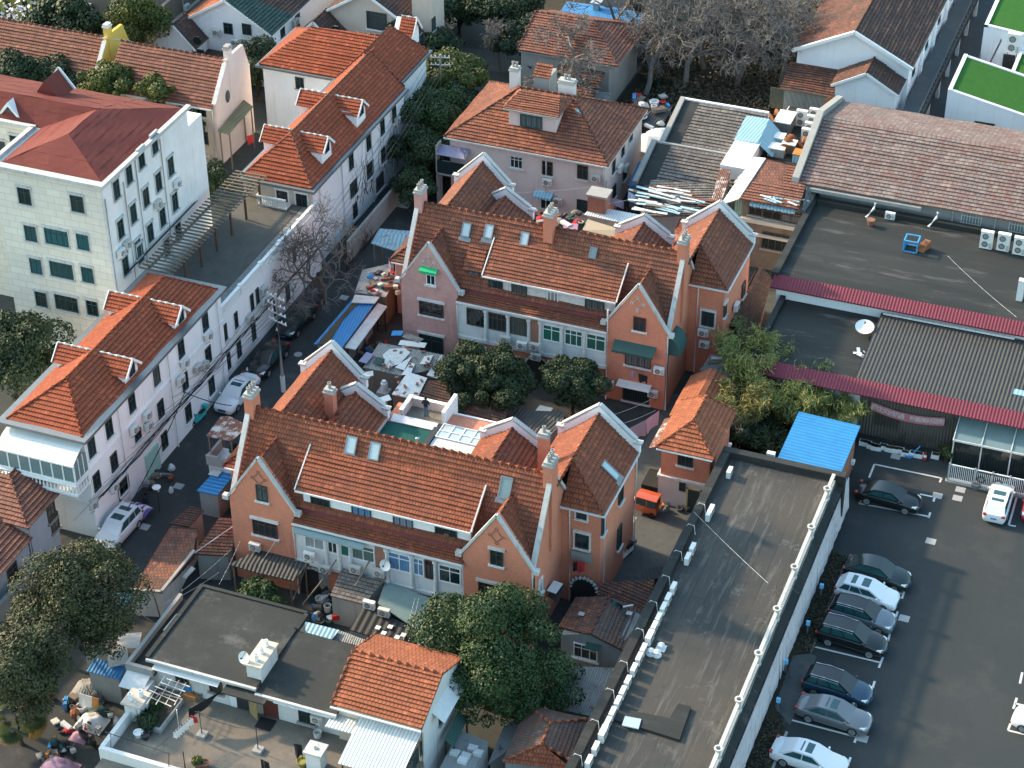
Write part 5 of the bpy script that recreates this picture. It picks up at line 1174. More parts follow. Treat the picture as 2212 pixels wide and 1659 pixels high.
# banner fence and planted strip on the car park side
bf = thing('hoarding_fence', 'long pale banner hoarding along the planted strip under the balustrade', 'fence', (-20.1, 90, 0))
b = B(); random.seed(11)
for q in range(60):
    y0 = 70+q*.85; o = random.uniform(-.05,.05); b.hexa([(-20.3+o,y0,.55),(-20.25+o,y0,.55),(-20.25-o,y0+.85,.55),(-20.3-o,y0+.85,.55),(-20.5,y0,3.3),(-20.45,y0,3.3),(-20.45,y0+.85,3.3),(-20.5,y0+.85,3.3)])
obj('banner_cloth', b, m_ground('banner_print', (.60,.56,.58), (.50,.46,.48), (.26,.23,.25), .7, 2., None, .8), bf)
for q in range(13): obj('fence_post', B().box(-20.6,-20.5,70+q*4.25,70.1+q*4.25,0,3.4), m_plain('post_red', (.35,.05,.05), .7) if q == 0 else bpy.data.materials['post_red'], bf)
obj('planted_strip', B().prism('z', [(-20.3,60),(-18.7,60),(-18.75,97.5),(-20.0,99.3),(-20.1,104.6),(-19.1,105.3),(-19.2,115.0),(-19.6,116.0),(-20.4,116.1)], -.2, .16), SOIL, kind='structure')
obj('kerb', B().box(-18.72,-18.55,60,97.3,0,.13).box(-19.15,-19.0,105.3,115,0,.13), P_CONC, kind='structure')
obj('charging_bay', B().prism('z', [(-20.1,99.4),(-18.6,98),(-18.6,105),(-19.0,105.2),(-20.1,104.6)], -.2, .03), PATH, kind='structure')
# ---------------------------------------------------------------- sheds, courtyards, roof clutter
def P3(t): return G(c(*t[:4]), t[4])
def slab(b, pts, th=.08, m=0):
    pts = [Vector(p) for p in pts]; n = (pts[1]-pts[0]).cross(pts[2]-pts[0])
    if n.z < 0: pts.reverse()
    lo = [p-Vector((0,0,th)) for p in pts]; b.face(pts, m=m); b.face(lo[::-1], m=m)
    for i in range(len(pts)): k = (i+1) % len(pts); b.face([lo[i], lo[k], pts[k], pts[i]], m=m)
    return b
def shed(label, pts, roofm, wallm, name='shed', cat='shed', inset=.12, tiles=0, th=.08, walls=True, zb=0, posts=False):
    pts = [P3(t) if len(t) == 5 else Vector(t) for t in pts]; ctr = sum(pts, Vector())/len(pts)
    r = thing(name, label, cat, (ctr.x, ctr.y, zb))
    if tiles: obj('roof', B().tiles(pts, tiles, .06), roofm, r)
    else: obj('roof', slab(B(), pts, th), roofm, r)
    w_ = [p.lerp(ctr, inset) for p in pts]
    if walls and not posts:
        b = B(); n = (w_[1]-w_[0]).cross(w_[2]-w_[0]); w2 = w_ if n.z > 0 else w_[::-1]
        for i in range(len(w2)):
            k = (i+1) % len(w2); b.face([(w2[i].x,w2[i].y,zb),(w2[k].x,w2[k].y,zb),(w2[k].x,w2[k].y,w2[k].z-.1),(w2[i].x,w2[i].y,w2[i].z-.1)])
        obj('wall', b, wallm, r)
    if posts:
        for p in w_: obj('post', B().box(p.x-.05,p.x+.05,p.y-.05,p.y+.05,zb,p.z-.09), wallm, r)
    return r
def flat(z, *uv): return [u+(z,) for u in uv]
random.seed(21)
# gatehouse beside the flat roofed block
gh = thing('gatehouse', 'little two storey brick gatehouse with orange hip roof and whitewashed ground floor', 'house', (-31.9, 117.6, 0))
obj('wall', B().box(-33.7,-30.0,117.3,122.6,2.7,5.4), BRICK, gh); obj('base_wall', B().box(-33.8,-29.9,117.2,122.7,0,2.5), P_PINK, gh); obj('band', B().box(-33.9,-29.8,117.1,122.8,2.5,2.7), WHITE_D, gh)
gr_ = hip_roof(gh, -33.6, -30.0, 117.0, 122.6, 5.5, 7.0, 'y', 2.2, .9, T_ORANGE, .35, WHITE_D, capm=T_ORANGE)
winy(gh, 117.3, [(2,1,1125,1315)], w=1.15, h=1.25, fr=F_DARK, mull=3, sill=WHITE_D); winy(gh, 117.2, [(2,1,1105,1490,dict(w=.5,h=.9))], fr=F_DARK, sill=None)
p = PY(c(2,1,1180,1545), 117.2); obj('door', B().box(p.x-.45,p.x+.45,117.12,117.24,.02,2.0), F_DARK, gh); obj('door_frame', B().box(p.x-.55,p.x-.45,117.1,117.24,.02,2.1).box(p.x+.45,p.x+.55,117.1,117.24,.02,2.1).box(p.x-.55,p.x+.55,117.1,117.24,2.0,2.1), m_plain('frame_yellow', (.5,.4,.15), .7), gh)
gutter(gh, (-33.9,116.6,5.42), (-29.7,116.6,5.42), WHITE, .1)
obj('porch_canopy', B().hexa([(-35.0,118.4,3.9),(-33.75,118.4,4.5),(-33.75,122.3,4.5),(-35.0,122.3,3.9),(-35.0,118.4,3.95),(-33.75,118.4,4.55),(-33.75,122.3,4.55),(-35.0,122.3,3.95)]), CORR_RUST, gh)
b2 = thing('annex', 'low annex with orange tiled gable roof behind the little gatehouse', 'house', (-33.2, 125.8, 0))
obj('wall', B().box(-34.6,-31.7,123.5,128.7,0,3.6), BRICK_O, b2)
obj('roof', B().tiles([(-34.9,123.2,3.6),(-34.9,128.9,3.6),(-33.2,128.9,4.7),(-33.2,123.2,4.7)]).tiles([(-31.3,128.9,3.6),(-31.3,123.2,3.6),(-33.2,123.2,4.7),(-33.2,128.9,4.7)]), T_ORANGE, b2)
shed('grey shed roof strewn with loose boards behind the annex', flat(3.2,(2,1,1215,740),(2,1,1290,635),(2,1,1470,680),(2,1,1475,805),(2,1,1330,745)), CORR_G, P_GREY)
for k, (a, d) in enumerate([((1265,690),(1400,680)),((1360,650),(1450,700)),((1400,740),(1470,790)),((1290,660),(1440,665)),((1340,720),(1460,745))]):
    p, q = G(c(2,1,*a), 3.3), G(c(2,1,*d), 3.35); obj('board', B().beam(p, q, .35, .04), WOODW if k % 2 else WOOD, None, 'loose board lying on the grey shed roof behind the annex', 'board', 'boards on the grey shed roof')
shed('brown tiled lean-to along the right wall of the back villa', [(2,1,1390,470,3.4),(2,1,1580,90,3.4),(2,1,1659,180,2.6),(2,1,1570,560,2.6)], T_BROWN, BRICK_O, tiles=.3)
# ---- lower left: terrace house
te = thing('terrace_house', 'cream house with black flat roofs and open roof terrace at the bottom edge', 'house', (-49, 76.5, 0)); TZ = 3.3
obj('wall', B().box(-57.0,-49.7,83.9,90.6,0,5.85).box(-49.7,-44.1,83.9,88.9,0,5.45).box(-44.1,-38.4,83.6,89.6,0,6.45).box(-58.7,-57.0,83.6,90.4,0,4.4), P_BEIGE, te)
obj('front_wall', B().box(-57.05,-51.8,83.82,83.92,TZ,5.84), P_WDIRTY, te); obj('front_wall', B().box(-48.6,-44.0,83.82,83.92,TZ,5.5), P_WDIRTY, te)
obj('black_roof', B().box(-57.4,-49.6,83.45,90.85,5.86,6.0), BITUMEN, te)
obj('black_roof', B().hexa([(-49.6,83.3,5.6),(-44.0,83.3,5.6),(-44.0,89.2,5.75),(-49.6,89.2,5.75),(-49.6,83.3,5.74),(-44.0,83.3,5.74),(-44.0,89.2,5.9),(-49.6,89.2,5.9)]), BITUMEN, te)
obj('black_roof', B().box(-51.7,-48.7,82.6,83.4,5.5,5.6), BITUMEN, te)
obj('roof_kerb', B().box(-57.5,-57.2,83.4,90.9,5.8,6.12).box(-57.2,-49.6,90.7,90.95,5.8,6.12).box(-49.75,-49.45,89.2,90.7,5.8,6.1), BITUMEN2, te)
obj('side_roof', B().box(-58.9,-57.02,83.5,90.7,4.41,4.5), BITUMEN2, te); obj('side_parapet', B().box(-59.1,-58.85,83.4,90.7,4.3,4.95).box(-58.85,-57.1,83.4,83.65,4.3,4.95), P_CONC, te)
obj('fascia', B().box(-57.4,-49.6,83.25,83.44,5.8,5.97).box(-49.6,-44.0,83.1,83.29,5.5,5.7), P_COPING, te)
obj('terrace_floor', B().box(-57.2,-38.4,60,83.8,TZ-.2,TZ), CONC_T, te); obj('lower_wall', B().box(-57.1,-38.5,60.1,83.8,0,TZ-.2), P_BEIGE, te)
obj('parapet', B().box(-57.35,-57.05,77.1,83.4,TZ-.5,TZ+.85).box(-57.35,-51,76.85,77.15,TZ-.5,TZ+.8).box(-51,-38.4,75.2,75.5,TZ-.5,TZ+.8).box(-51.2,-50.9,75.2,77.1,TZ-.5,TZ+.8), P_WDIRTY, te)
obj('planter', B().box(-56.5,-54.8,80.0,83.0,TZ+.003,TZ+.35), P_CONC, te)
obj('planter_soil', B().box(-56.35,-54.95,80.15,82.85,TZ+.355,TZ+.4), SOIL, te)
for x0, x1 in ((-56.9,-52.2),(-48.3,-44.4)): awning(te, x0, x1, 83.82, 5.7, .75, .28, TARP_W, frill=False)
awning(te, -59.0, -57.3, 83.4, 4.4, 1.2, .4, TARP_W, frill=False)
winy(te, 83.82, [(0,2,1180,1060),(0,2,1400,1125)], w=.95, h=1.15, fr=F_BROWN, mull=2, sill=P_CONC); winy(te, 83.82, [(1,2,330,1330)], w=1.1, h=.95, fr=F_DARK, mull=1, sill=P_CONC)
p = PY(c(0,2,1580,1235), 83.9); obj('door', B().box(p.x-.9,p.x-.45,83.78,83.92,TZ+.02,TZ+2.2), WHITE, te); obj('door_opening', B().box(p.x-.45,p.x+.35,83.8,83.92,TZ+.02,TZ+2.2), DARKM, te); obj('door', B().beam((p.x+.6,83.6,TZ+1.1),(p.x+1.3,83.2,TZ+1.1),.06,2.1), m_plain('door_tan', (.32,.24,.12), .6), te)
p = PY(c(1,2,110,1300), 83.9); obj('door', B().box(p.x-.6,p.x+.45,83.78,83.92,TZ+.02,TZ+2.1), F_RED, te); obj('door_mat', B().box(p.x-.7,p.x+.4,82.6,83.6,TZ+.002,TZ+.03), BLACK, te)
g_ = B(); g_.tiles([(-44.3,83.2,6.55),(-38.2,83.2,6.55),(-38.2,86.6,8.1),(-44.3,86.6,8.1)], .29); g_.tiles([(-38.2,89.9,6.6),(-44.3,89.9,6.6),(-44.3,86.6,8.1),(-38.2,86.6,8.1)], .29)
gm = obj('tiled_roof', g_, T_ORANGE, te); k = B(); k.caps((-44.3,86.6,8.15),(-38.2,86.6,8.15),.14); k.caps((-44.3,83.2,6.6),(-44.3,86.6,8.15),.12); k.caps((-44.3,89.9,6.65),(-44.3,86.6,8.15),.12); obj('ridge_cap', k, T_ORANGE, gm)
obj('gable_wall', B().prism('x', [(83.6,0),(89.6,0),(89.6,6.5),(86.6,7.95),(83.6,6.5)], -38.45, -38.3), P_WDIRTY, te)
winx(te, -38.3, [(1,2,1280,1180),(1,2,1200,1310),(1,2,1230,1250)], w=.9, h=1.1, fr=F_DARK, sill=P_CONC)
obj('side_canopy', B().hexa([(-37.5,85,5.6),(-38.3,85,6.2),(-38.3,89.6,6.2),(-37.5,89.6,5.6),(-37.5,85,5.65),(-38.3,85,6.25),(-38.3,89.6,6.25),(-37.5,89.6,5.65)]), TARP_W, te)
obj('metal_canopy', B().hexa([(-42.5,80.1,5.0),(-38.4,80.1,5.0),(-38.4,83.5,5.85),(-42.5,83.5,5.85),(-42.5,80.1,5.06),(-38.4,80.1,5.06),(-38.4,83.5,5.91),(-42.5,83.5,5.91)]), CORR_W, te)
obj('canopy_post', B().box(-42.3,-42.22,80.2,80.28,TZ,5.0), DARKM, te); gutter(te, (-44.3,83.05,6.45), (-38.2,83.05,6.45), WHITE, .1); obj('porch_roof', B().box(-44.4,-42.5,82.4,83.55,5.3,5.4), CORR_W, te)
for y in (80.4,81.9,83.4): obj('glazed_screen', B().box(-38.5,-38.44,y,y+1.2,TZ+.6,TZ+1.8), GLASS, te)
for x, y, px, lb in ((-53.05,85.0,None,0),):
    p = G(c(1,2,50,1000), 6.0); ch = obj('chimney', B().box(p.x-.55,p.x+.45,p.y-1.2,p.y+1.1,5.7,7.0), P_WDIRTY, te); obj('chimney_cap', B().box(p.x-.65,p.x+.55,p.y-1.3,p.y+1.2,7.002,7.12), P_BEIGE, ch)
    for q in (-.7,0,.7): obj('chimney_pot', B().lathe(p.x-.05,p.y+q,[(.14,7.122),(.13,7.6),(.13,7.62),(.09,7.62),(.09,7.3)],10), WHITE, ch)
    dish((p.x-.75,p.y-.9,7.3), .42, (-.2,-.9,.5), 'white satellite dish beside the triple pot chimney on the black roof', 6.0)
p = G(c(0,2,880,1200), 4.9); ch = obj('chimney', B().box(p.x-.55,p.x+.55,p.y-.6,p.y+.6,0,4.7), P_WDIRTY, te); obj('chimney_cap', B().box(p.x-.7,p.x+.7,p.y-.75,p.y+.75,4.702,4.85), P_BEIGE, ch)
for q in (-.25,.25): obj('chimney_pot', B().lathe(p.x+q*.9,p.y+q,[(.16,4.852),(.15,5.35),(.1,5.35),(.1,5.0)],10), WHITE, ch)
p = G(c(1,2,385,1520), 5.); ch = obj('chimney', B().box(p.x-.5,p.x+.5,p.y-.45,p.y+.45,TZ,4.7), P_WDIRTY, te); obj('chimney_cap', B().box(p.x-.62,p.x+.62,p.y-.57,p.y+.57,4.702,4.85), P_COPING, ch); obj('chimney_pot', B().lathe(p.x,p.y,[(.13,4.852),(.13,4.95),(.06,4.95),(.06,4.86)],10), P_CONC, ch)
obj('plank', B().beam(G(c(0,2,1070,770),4.56), G(c(0,2,1155,665),4.56), .3, .05), WOODW, None, 'pale plank lying on the narrow black side roof', 'plank')
# terrace fittings
tr = thing('trellis', 'white pole trellis over the terrace planter', 'trellis', (-55, 81.5, TZ))
b = B(); 
for k in range(6): b.tube([G(c(0,2,930+k*38,1180-k*25),5.2), G(c(0,2,1110+k*30,1260-k*32),5.2)], .035, 5)
for k in range(4): b.tube([G(c(0,2,950+k*60,1245+k*2),5.15), G(c(0,2,1070+k*45,1060+k*15),5.15)], .03, 5)
b.tube([(-56.6,80.3,TZ),(-56.6,80.3,5.2)], .04, 5).tube([(-53.8,80.6,TZ),(-53.8,80.6,5.2)], .04, 5); obj('poles', b, PIPE_W, tr)
def line_post(u, label, h=2.0, hb=.22):
    p = G(c(*u), TZ); r = thing('line_post', label, 'line post', (p.x,p.y,TZ)); obj('base', B().box(p.x-.3,p.x+.3,p.y-.3,p.y+.3,TZ+.002,TZ+hb), P_CONC, r); obj('post', B().tube([(p.x,p.y,TZ+hb),(p.x,p.y,TZ+h)], .04, 6).beam((p.x-.3,p.y,TZ+h),(p.x+.3,p.y,TZ+h),.04,.04), DARKM, r); return p
pA = line_post((0,2,1310,1450), 'iron line post in a square concrete foot near the dark cloth'); pB = line_post((1,2,15,1550), 'iron line post in concrete foot nearer the lone terrace chimney')
for u, lb, h in (((0,2,1200,1659),'slim white tipped pole in front of the terrace pots',1.4),): 
    p = G(c(*u), TZ); obj('pole', B().tube([(p.x,p.y,TZ),(p.x,p.y,TZ+h)],.05,6), DARKM, None, lb, 'pole')
def rope(name, label, p, q, sag=.3, r=.02, m=None, n=10, cat='wire'):
    p, q = Vector(p), Vector(q); return obj(name, B().tube([p.lerp(q,k/n)-Vector((0,0,sag*4*(k/n)*(1-k/n))) for k in range(n+1)], r, 4), m or DARKM, None, label, cat)
q0, q1 = G(c(0,2,985,1555),4.9), G(c(0,2,1290,1290),5.2); rope('pole', 'bamboo drying pole slanting over the terrace', q0, q1, .0, .03, WOOD, 2, 'pole')
for k in range(9):
    p = q0.lerp(q1, .48+k*.05); m = [TARP_W,WOODW,TARP_W,CL_RED][0 if k < 8 else 3]; s_ = .14 if k < 8 else .26
    obj('small_garment', B().hexa([(p.x-s_,p.y-.02,p.z-.5-.1*(k%3)),(p.x+s_,p.y-.02,p.z-.5-.05*(k%2)),(p.x+s_,p.y+.02,p.z-.5),(p.x-s_,p.y+.02,p.z-.52),(p.x-s_*.8,p.y-.02,p.z-.03),(p.x+s_*.8,p.y-.02,p.z-.03),(p.x+s_*.8,p.y+.02,p.z-.03),(p.x-s_*.8,p.y+.02,p.z-.03)]), m, None, 'small pale garment pegged on the slanting terrace pole' if k < 8 else 'red garment at the top of the slanting terrace pole', 'laundry', 'small laundry on the terrace pole' if k < 8 else None)
def cloth(label, p, q, drop, m, n=10, amp=.12, cat='laundry', name='hanging_cloth', taper=0):
    p, q = Vector(p), Vector(q); d = (q-p).normalized(); s = d.cross(Vector((0,0,1))).normalized(); b = B(); col = []
    for k in range(n+1):
        t = k/n; o = p.lerp(q, t); w_ = math.sin(t*9+p.x)*amp; dr = drop*(1-taper*t)*(1+.12*math.sin(t*7))
        col.append((o, o+s*w_*.6-Vector((0,0,dr*.5)), o+s*w_-Vector((0,0,dr))))
    for A, C in zip(col, col[1:]):
        for i in range(2):
            b.face([A[i+1],C[i+1],C[i],A[i]]); b.face([A[i]+s*.015,C[i]+s*.015,C[i+1]+s*.015,A[i+1]+s*.015])
    return obj(name, b, m, None, label, cat, smooth=1.)
cloth('black cloth hanging in a triangle from the terrace washing line', G(c(0,2,1220,1280),5.2), G(c(0,2,1450,1150),5.4), .9, CL_BLK, taper=.8)
cloth('black coat hanging over the terrace beside the lone chimney', G(c(1,2,245,1500),5.1), G(c(1,2,300,1510),5.1), 1.1, CL_BLK); cloth('black garment hanging at the bottom edge of the terrace', G(c(1,2,30,1600),5.), G(c(1,2,85,1625),5.), 1.2, CL_BLK)
rope('washing_line', 'washing line between the two terrace posts', (pA.x,pA.y,5.2), (pB.x,pB.y,5.2)); 
obj('railing', B().tube([G(c(0,2,680,1425),5.0),G(c(0,2,1095,1565),5.0)],.035,5).tube([G(c(0,2,718,1440),5.0),(G(c(0,2,718,1440),5.0).x,77.2,4.)],.03,5).tube([G(c(0,2,1095,1565),5.0),(G(c(0,2,1095,1565),5.).x,77.0,4.)],.035,5), DARKM, None, 'dark pipe railing over the terrace parapet', 'railing')
def potplant(u, z, r, m, label, h=.35):
    p = G(c(*u), z); obj('plant_pot', B().lathe(p.x,p.y,[(r*.7,z),(r,z+h),(r*1.08,z+h),(r*1.08,z+h+.05),(r*.9,z+h+.05),(r*.85,z+h-.05)],12), m, None, label, 'plant pot'); return p
POTS = []
for u, r, m, lb in (((0,2,900,1455),.3,WHITE,'white round pot with bare sticks in the terrace corner'),((0,2,1005,1400),.3,TARP_G,'green pot beside the spiky palm on the terrace'),((0,2,965,1430),.33,DARKM,'black square pot beside the spiky palm on the terrace'),((0,2,945,1470),.26,DARKM,'small black pot next to the white round pot'),((0,2,1290,1650),.34,POT,'left terracotta pot at the bottom edge of the terrace'),((0,2,1330,1650),.3,POT,'right brown pot at the bottom edge of the terrace'),((1,2,300,1640),.35,m_plain('pot_glazed', (.25,.22,.05), .4),'glazed yellow pot left of the lone terrace chimney')):
    POTS.append(potplant(u, TZ+.003, r, m, lb))
p = G(c(1,2,400,1455), TZ); obj('bucket', B().lathe(p.x,p.y,[(.22,TZ),(.28,TZ+.42),(.25,TZ+.42),(.2,TZ+.1)],12), WHITE_D, None, 'white bucket in front of the cream terrace wall', 'bucket')
for u, m, lb, s_ in (((0,2,1240,1200),ORANGEW,'orange brown crate by the terrace window',.45),((0,2,1225,1175),TARP_B,'blue white carton on the crate by the terrace window',.28)): p = G(c(*u), TZ); obj('box', B().box(p.x-s_,p.x+s_,p.y-s_*.6,p.y+s_*.6,TZ+(.0 if s_>.3 else .32),TZ+(.3 if s_>.3 else .7)), m, None, lb, 'box')
p = G(c(0,2,1285,1200), TZ); obj('basket', B().lathe(p.x,p.y,[(.3,TZ),(.33,TZ+.4),(.29,TZ+.4),(.26,TZ+.06)],14), WOOD, None, 'round wicker basket by the terrace wall', 'basket')
ac(PY(c(1,2,405,1335),83.8)-Vector((0,0,.3)), 'S', 'air conditioner under the terrace awning', AC2)
# right hand outbuildings below the gable of the terrace house
shed('small roof yard with white troughs beside the terrace house', flat(2.6,(1,2,1190,1659),(1,2,1320,1410),(1,2,1505,1490),(1,2,1420,1659)), P_GREY, P_WDIRTY, 'yard_block', 'building', inset=.02)
for k, u in enumerate([(1,2,1360,1590),(1,2,1405,1540),(1,2,1440,1570),(1,2,1340,1620),(1,2,1290,1570)]):
    p = G(c(*u), 2.6); obj('trough', B().box(p.x-.3,p.x+.3,p.y-.22,p.y+.22,2.6,2.85).box(p.x-.25,p.x+.25,p.y-.17,p.y+.17,2.851,2.87), WHITE_D if k != 3 else WHITE, None, 'white planting trough on the small roof yard by the terrace house', 'trough', 'troughs on the roof yard')
shed('dark green sheet awning on the side of the terrace house', [(1,2,1220,1470,3.6),(1,2,1310,1290,3.6),(1,2,1375,1330,3.2),(1,2,1280,1520,3.2)], m_metal('sheet_darkgreen', (.05,.12,.10), .2), DARKM, 'side_awning', 'awning', posts=True)
# ---- far left blue grey houses
bh = thing('house', 'blue grey house with dull red hip roof at the left edge below the sunroom', 'house', (-76.4, 93.4, 0))
obj('wall', B().box(-82,-72.7,93.5,97.1,0,4.75), P_BLUEG, bh); b = B()
b.tiles([(-82,93.1,4.85),(-72.3,93.1,4.85),(-75.6,96.4,6.3),(-82,96.4,6.3)]); b.tiles([(-72.3,93.1,4.85),(-72.3,97.9,4.85),(-75.6,97.9,6.3),(-75.6,96.4,6.3)]); r_ = obj('roof', b, T_RED, bh); k = B(); k.caps((-72.3,93.1,4.9),(-75.6,96.4,6.36)); k.caps((-75.6,96.4,6.36),(-75.6,97.9,6.36)); obj('ridge_cap', k, T_RED, r_); winx(bh, -72.7, [(0,1,330,1659),(0,2,352,65)], w=1., h=1.4, fr=F_BROWN, sill=P_CONC)
bh2 = thing('house', 'lower blue grey house with red tiled roof cut by the left edge', 'house', (-77, 86, 0)); obj('wall', B().box(-82,-72.6,82,93.2,0,3.85), P_BLUEG, bh2); b = B(); b.tiles([(-72.2,82,3.9),(-72.2,93.3,3.9),(-77,93.3,6.0),(-77,82,6.0)]); obj('roof', b, T_RED, bh2); winx(bh2, -72.6, [(0,2,80,400)], w=1.2, h=1.5, fr=F_BROWN, sill=P_CONC); pipe(bh2, [(-72.4,93.3,4.6),(-72.4,93.3,0)], .07, P_CONC)
# ---- shacks between the lane and the front villa
sk = shed('long shack with patched red tiles left of the front villa', flat(2.7,(0,2,1100,95),(0,2,1285,105),(0,2,1172,245),(0,2,1255,250),(0,2,1045,510),(0,2,840,500)), T_OLD, P_WDIRTY, inset=.03, walls=False)
bpy.data.objects.remove([o for o in sk.children if o.name.startswith('roof')][0])
obj('roof', B().tiles([P3(t) for t in ((0,2,1097,95,2.5),(0,2,1280,105,2.5),(0,2,1255,250,2.8),(0,2,1045,510,2.8),(0,2,845,500,2.5))], .24, .05), T_OLD, sk)
w4 = [P3(t) for t in ((0,2,1097,100,2.5),(0,2,1275,110,2.5),(0,2,1045,505,2.5),(0,2,850,495,2.5))]; obj('wall', B().prism('z', [(t.x,t.y) for t in w4], 0, 2.38), P_WDIRTY, sk)
obj('coping', B().beam(P3((0,2,1258,250,2.85)),P3((0,2,1048,512,2.85)),.2,.14).beam(P3((0,2,845,502,2.6)),P3((0,2,1045,515,2.75)),.2,.12), P_CONC, sk)
shed('small white door hood on the shack wall', [(0,2,1200,430,2.2),(0,2,1265,365,2.2),(0,2,1240,350,2.5),(0,2,1185,415,2.5)], TARP_W, DARKM, 'door_hood', 'awning', walls=False)
shed('red tiled lean-to with white pipe against the left gable of the front villa', [(0,2,1255,275,2.4),(0,2,1480,285,2.4),(0,2,1540,150,3.0),(0,2,1510,50,3.3),(0,2,1430,60,3.0)], T_OLD, P_GREY, tiles=.25)
rope('pipe', 'white drain pipe lying across the red lean-to roof', P3((0,2,1260,265,2.7)), P3((0,2,1520,85,3.4)), 0, .05, PIPE_W, 2, 'pipe')
shed('brown tiled shack roof behind the long red shack', [(0,2,1100,80,2.4),(0,2,1225,98,2.4),(0,2,1320,-10,2.5),(0,1,1230,1620,2.5)], T_BROWN, P_GREY, tiles=.25)
shed('dark corrugated lean-to under the left gable of the front villa', [(1,2,0,390,2.6),(1,2,240,445,2.6),(1,2,350,330,3.0),(1,2,20,240,3.0),(0,2,1480,340,2.8)], CORR_D, BRICK_D, posts=True)
shed('bright blue sheet shed roof in the lane left of the front villa', [(0,1,1275,1520,2.3),(0,1,1410,1550,2.3),(0,1,1520,1415,2.5),(0,1,1395,1390,2.5)], BLUE_R, P_GREY)
obj('board', B().cbox(*G(c(0,1,1395,1405),2.6), .8, .7, .06), WOODW, None, 'grey board lying on the corner of the bright blue shed', 'board')
lo = shed('patchy rusted blue sheet roof over the side loggia of the front villa', [(0,1,1335,1165,5.2),(0,1,1500,1195,5.3),(0,1,1615,1100,5.6),(0,1,1480,1035,5.5),(0,1,1430,1040,5.4)], CORR_RUST, WOOD, 'loggia_roof', 'roof', posts=True)
lg = thing('loggia', 'white balustraded side balcony of the front villa with dark potted plants', 'balcony', (-60.5, 101, 0)); p = G(c(0,1,1370,1270), 3.6); q = G(c(0,1,1580,1330), 3.6)
obj('balcony_block', B().box(p.x,-59.25,p.y-.6,p.y+1.6,0,2.9), P_WDIRTY, lg); obj('balcony_rail', B().box(p.x-.1,-59.3,p.y-.7,p.y-.5,2.9,3.7).box(p.x-.1,p.x+.1,p.y-.5,p.y+1.5,2.9,3.7).box(p.x-.1,p.x+.9,p.y-.75,p.y-.5,3.7,3.78), P_CONC, lg)
# tiled corner roofs at the lane side of both villas
for dy, lb in ((0,'red tiled hip roof at the back corner of the front villa beside the lane'),(29.85,'orange tiled hip roof at the back corner of the back villa beside the lane')):
    r = thing('corner_wing', lb, 'house', (-61, 104.8+dy, 0)); obj('wall', B().box(-62.2,-59.2,104.2+dy,109.5+dy,0,5.3), BRICK_P if dy else BRICK, r)
    b = B(); b.tiles([(-62.6,103.8+dy,5.3),(-59.2,103.8+dy,5.3),(-59.2,106,6.8) if 0 else (-59.2,107+dy,7.0),(-60.2,107+dy,7.0)]); b.tiles([(-62.6,110+dy,5.3),(-62.6,103.8+dy,5.3),(-60.2,107+dy,7.0),(-60.2,110+dy,7.0)]); o = obj('roof', b, T_OLD if dy else T_HOUSE, r); k = B(); k.caps((-62.6,103.8+dy,5.36),(-60.2,107+dy,7.06),.12); obj('ridge_cap', k, T_OLD, o); gutter(r, (-62.4,103.7+dy,5.25), (-59.3,103.7+dy,5.25), WHITE, .1)
shed('weathered pale blue sheet roof left of the pink gable', [(1,0,745,1575,4.0),(1,0,1000,1655,4.0),(1,0,1040,1500,4.7),(1,0,800,1480,4.7)], BLUE_OLD, WOOD, 'lean_to', 'shed', posts=True)
shed('cluttered flat shack roof left of the pink gable', [(1,1,640,235,2.9),(1,1,840,265,2.9),(1,1,965,70,2.9),(1,1,860,50,2.9),(1,1,690,90,2.9)], P_GREY, BRICK_D, inset=.04)
bs_ = shed('blue corrugated shack roof half covered in brown leaf litter beside the lane', [(1,1,375,570,2.5),(1,1,560,590,2.5),(1,1,770,305,2.8),(1,1,620,285,2.8)], BLUE_RX, P_GREY)
q = [P3(t) for t in ((1,1,395,575,2.52),(1,1,440,520,2.55),(1,1,590,350,2.75),(1,1,640,285,2.84),(1,1,720,280,2.84),(1,1,640,330,2.78),(1,1,560,420,2.68),(1,1,500,520,2.58),(1,1,470,580,2.53))]
obj('leaf_litter', slab(B(), [t+Vector((0,0,.06)) for t in q], .05), m_ground('litter', (.10,.075,.045), (.07,.055,.035), (.14,.11,.07), 1.5, 8.), bs_)
shed('torn pale awning along the right side of the blue leaf covered shack', [(1,1,575,590,2.3),(1,1,645,605,2.1),(1,1,850,325,2.3),(1,1,790,305,2.6)], WOODW, DARKM, 'awning', 'awning', posts=True)
shed('pale board with torn edge on top of the blue leaf covered shack', [(1,1,620,300,3.0),(1,1,640,250,3.0),(1,1,800,265,3.0),(1,1,770,305,3.0)], WOODW, WOODW, 'board', 'board', walls=False)
ry = shed('patchwork shack roof of grey sheets and torn white plastic weighed with bricks', [(1,1,695,720,2.5),(1,1,940,775,2.5),(1,1,1130,740,2.4),(1,1,1210,640,2.7),(1,1,800,560,2.9)], CORR_G, BRICK_D, inset=.04)
random.seed(5)
for k, (pp) in enumerate([[(820,640),(880,590),(960,585),(1000,625),(930,700),(850,720)],[(900,720),(960,680),(1010,650),(960,740)],[(1060,700),(1090,650),(1150,640),(1120,700)],[(830,690),(870,660),(900,700),(860,730)],[(940,770),(1000,690),(1030,700),(1000,770)]]):
    o_ = [P3((1,1)+t+(2.82-.0003*abs(t[1]-600),)) for t in pp]; obj('plastic_scrap', slab(B(), o_, .03), TARP_W if k % 3 else WHITE_D, None, 'torn white plastic scrap on the patchwork shack roof', 'plastic sheet', 'plastic scraps on the patchwork roof')
ws2 = shed('brick outhouse roofed with torn white sheet beside the patchwork shack', [(1,1,880,895,2.7),(1,1,1040,930,2.7),(1,1,1110,790,2.9),(1,1,985,750,2.9)], TARP_W, BRICK_D, inset=.05)
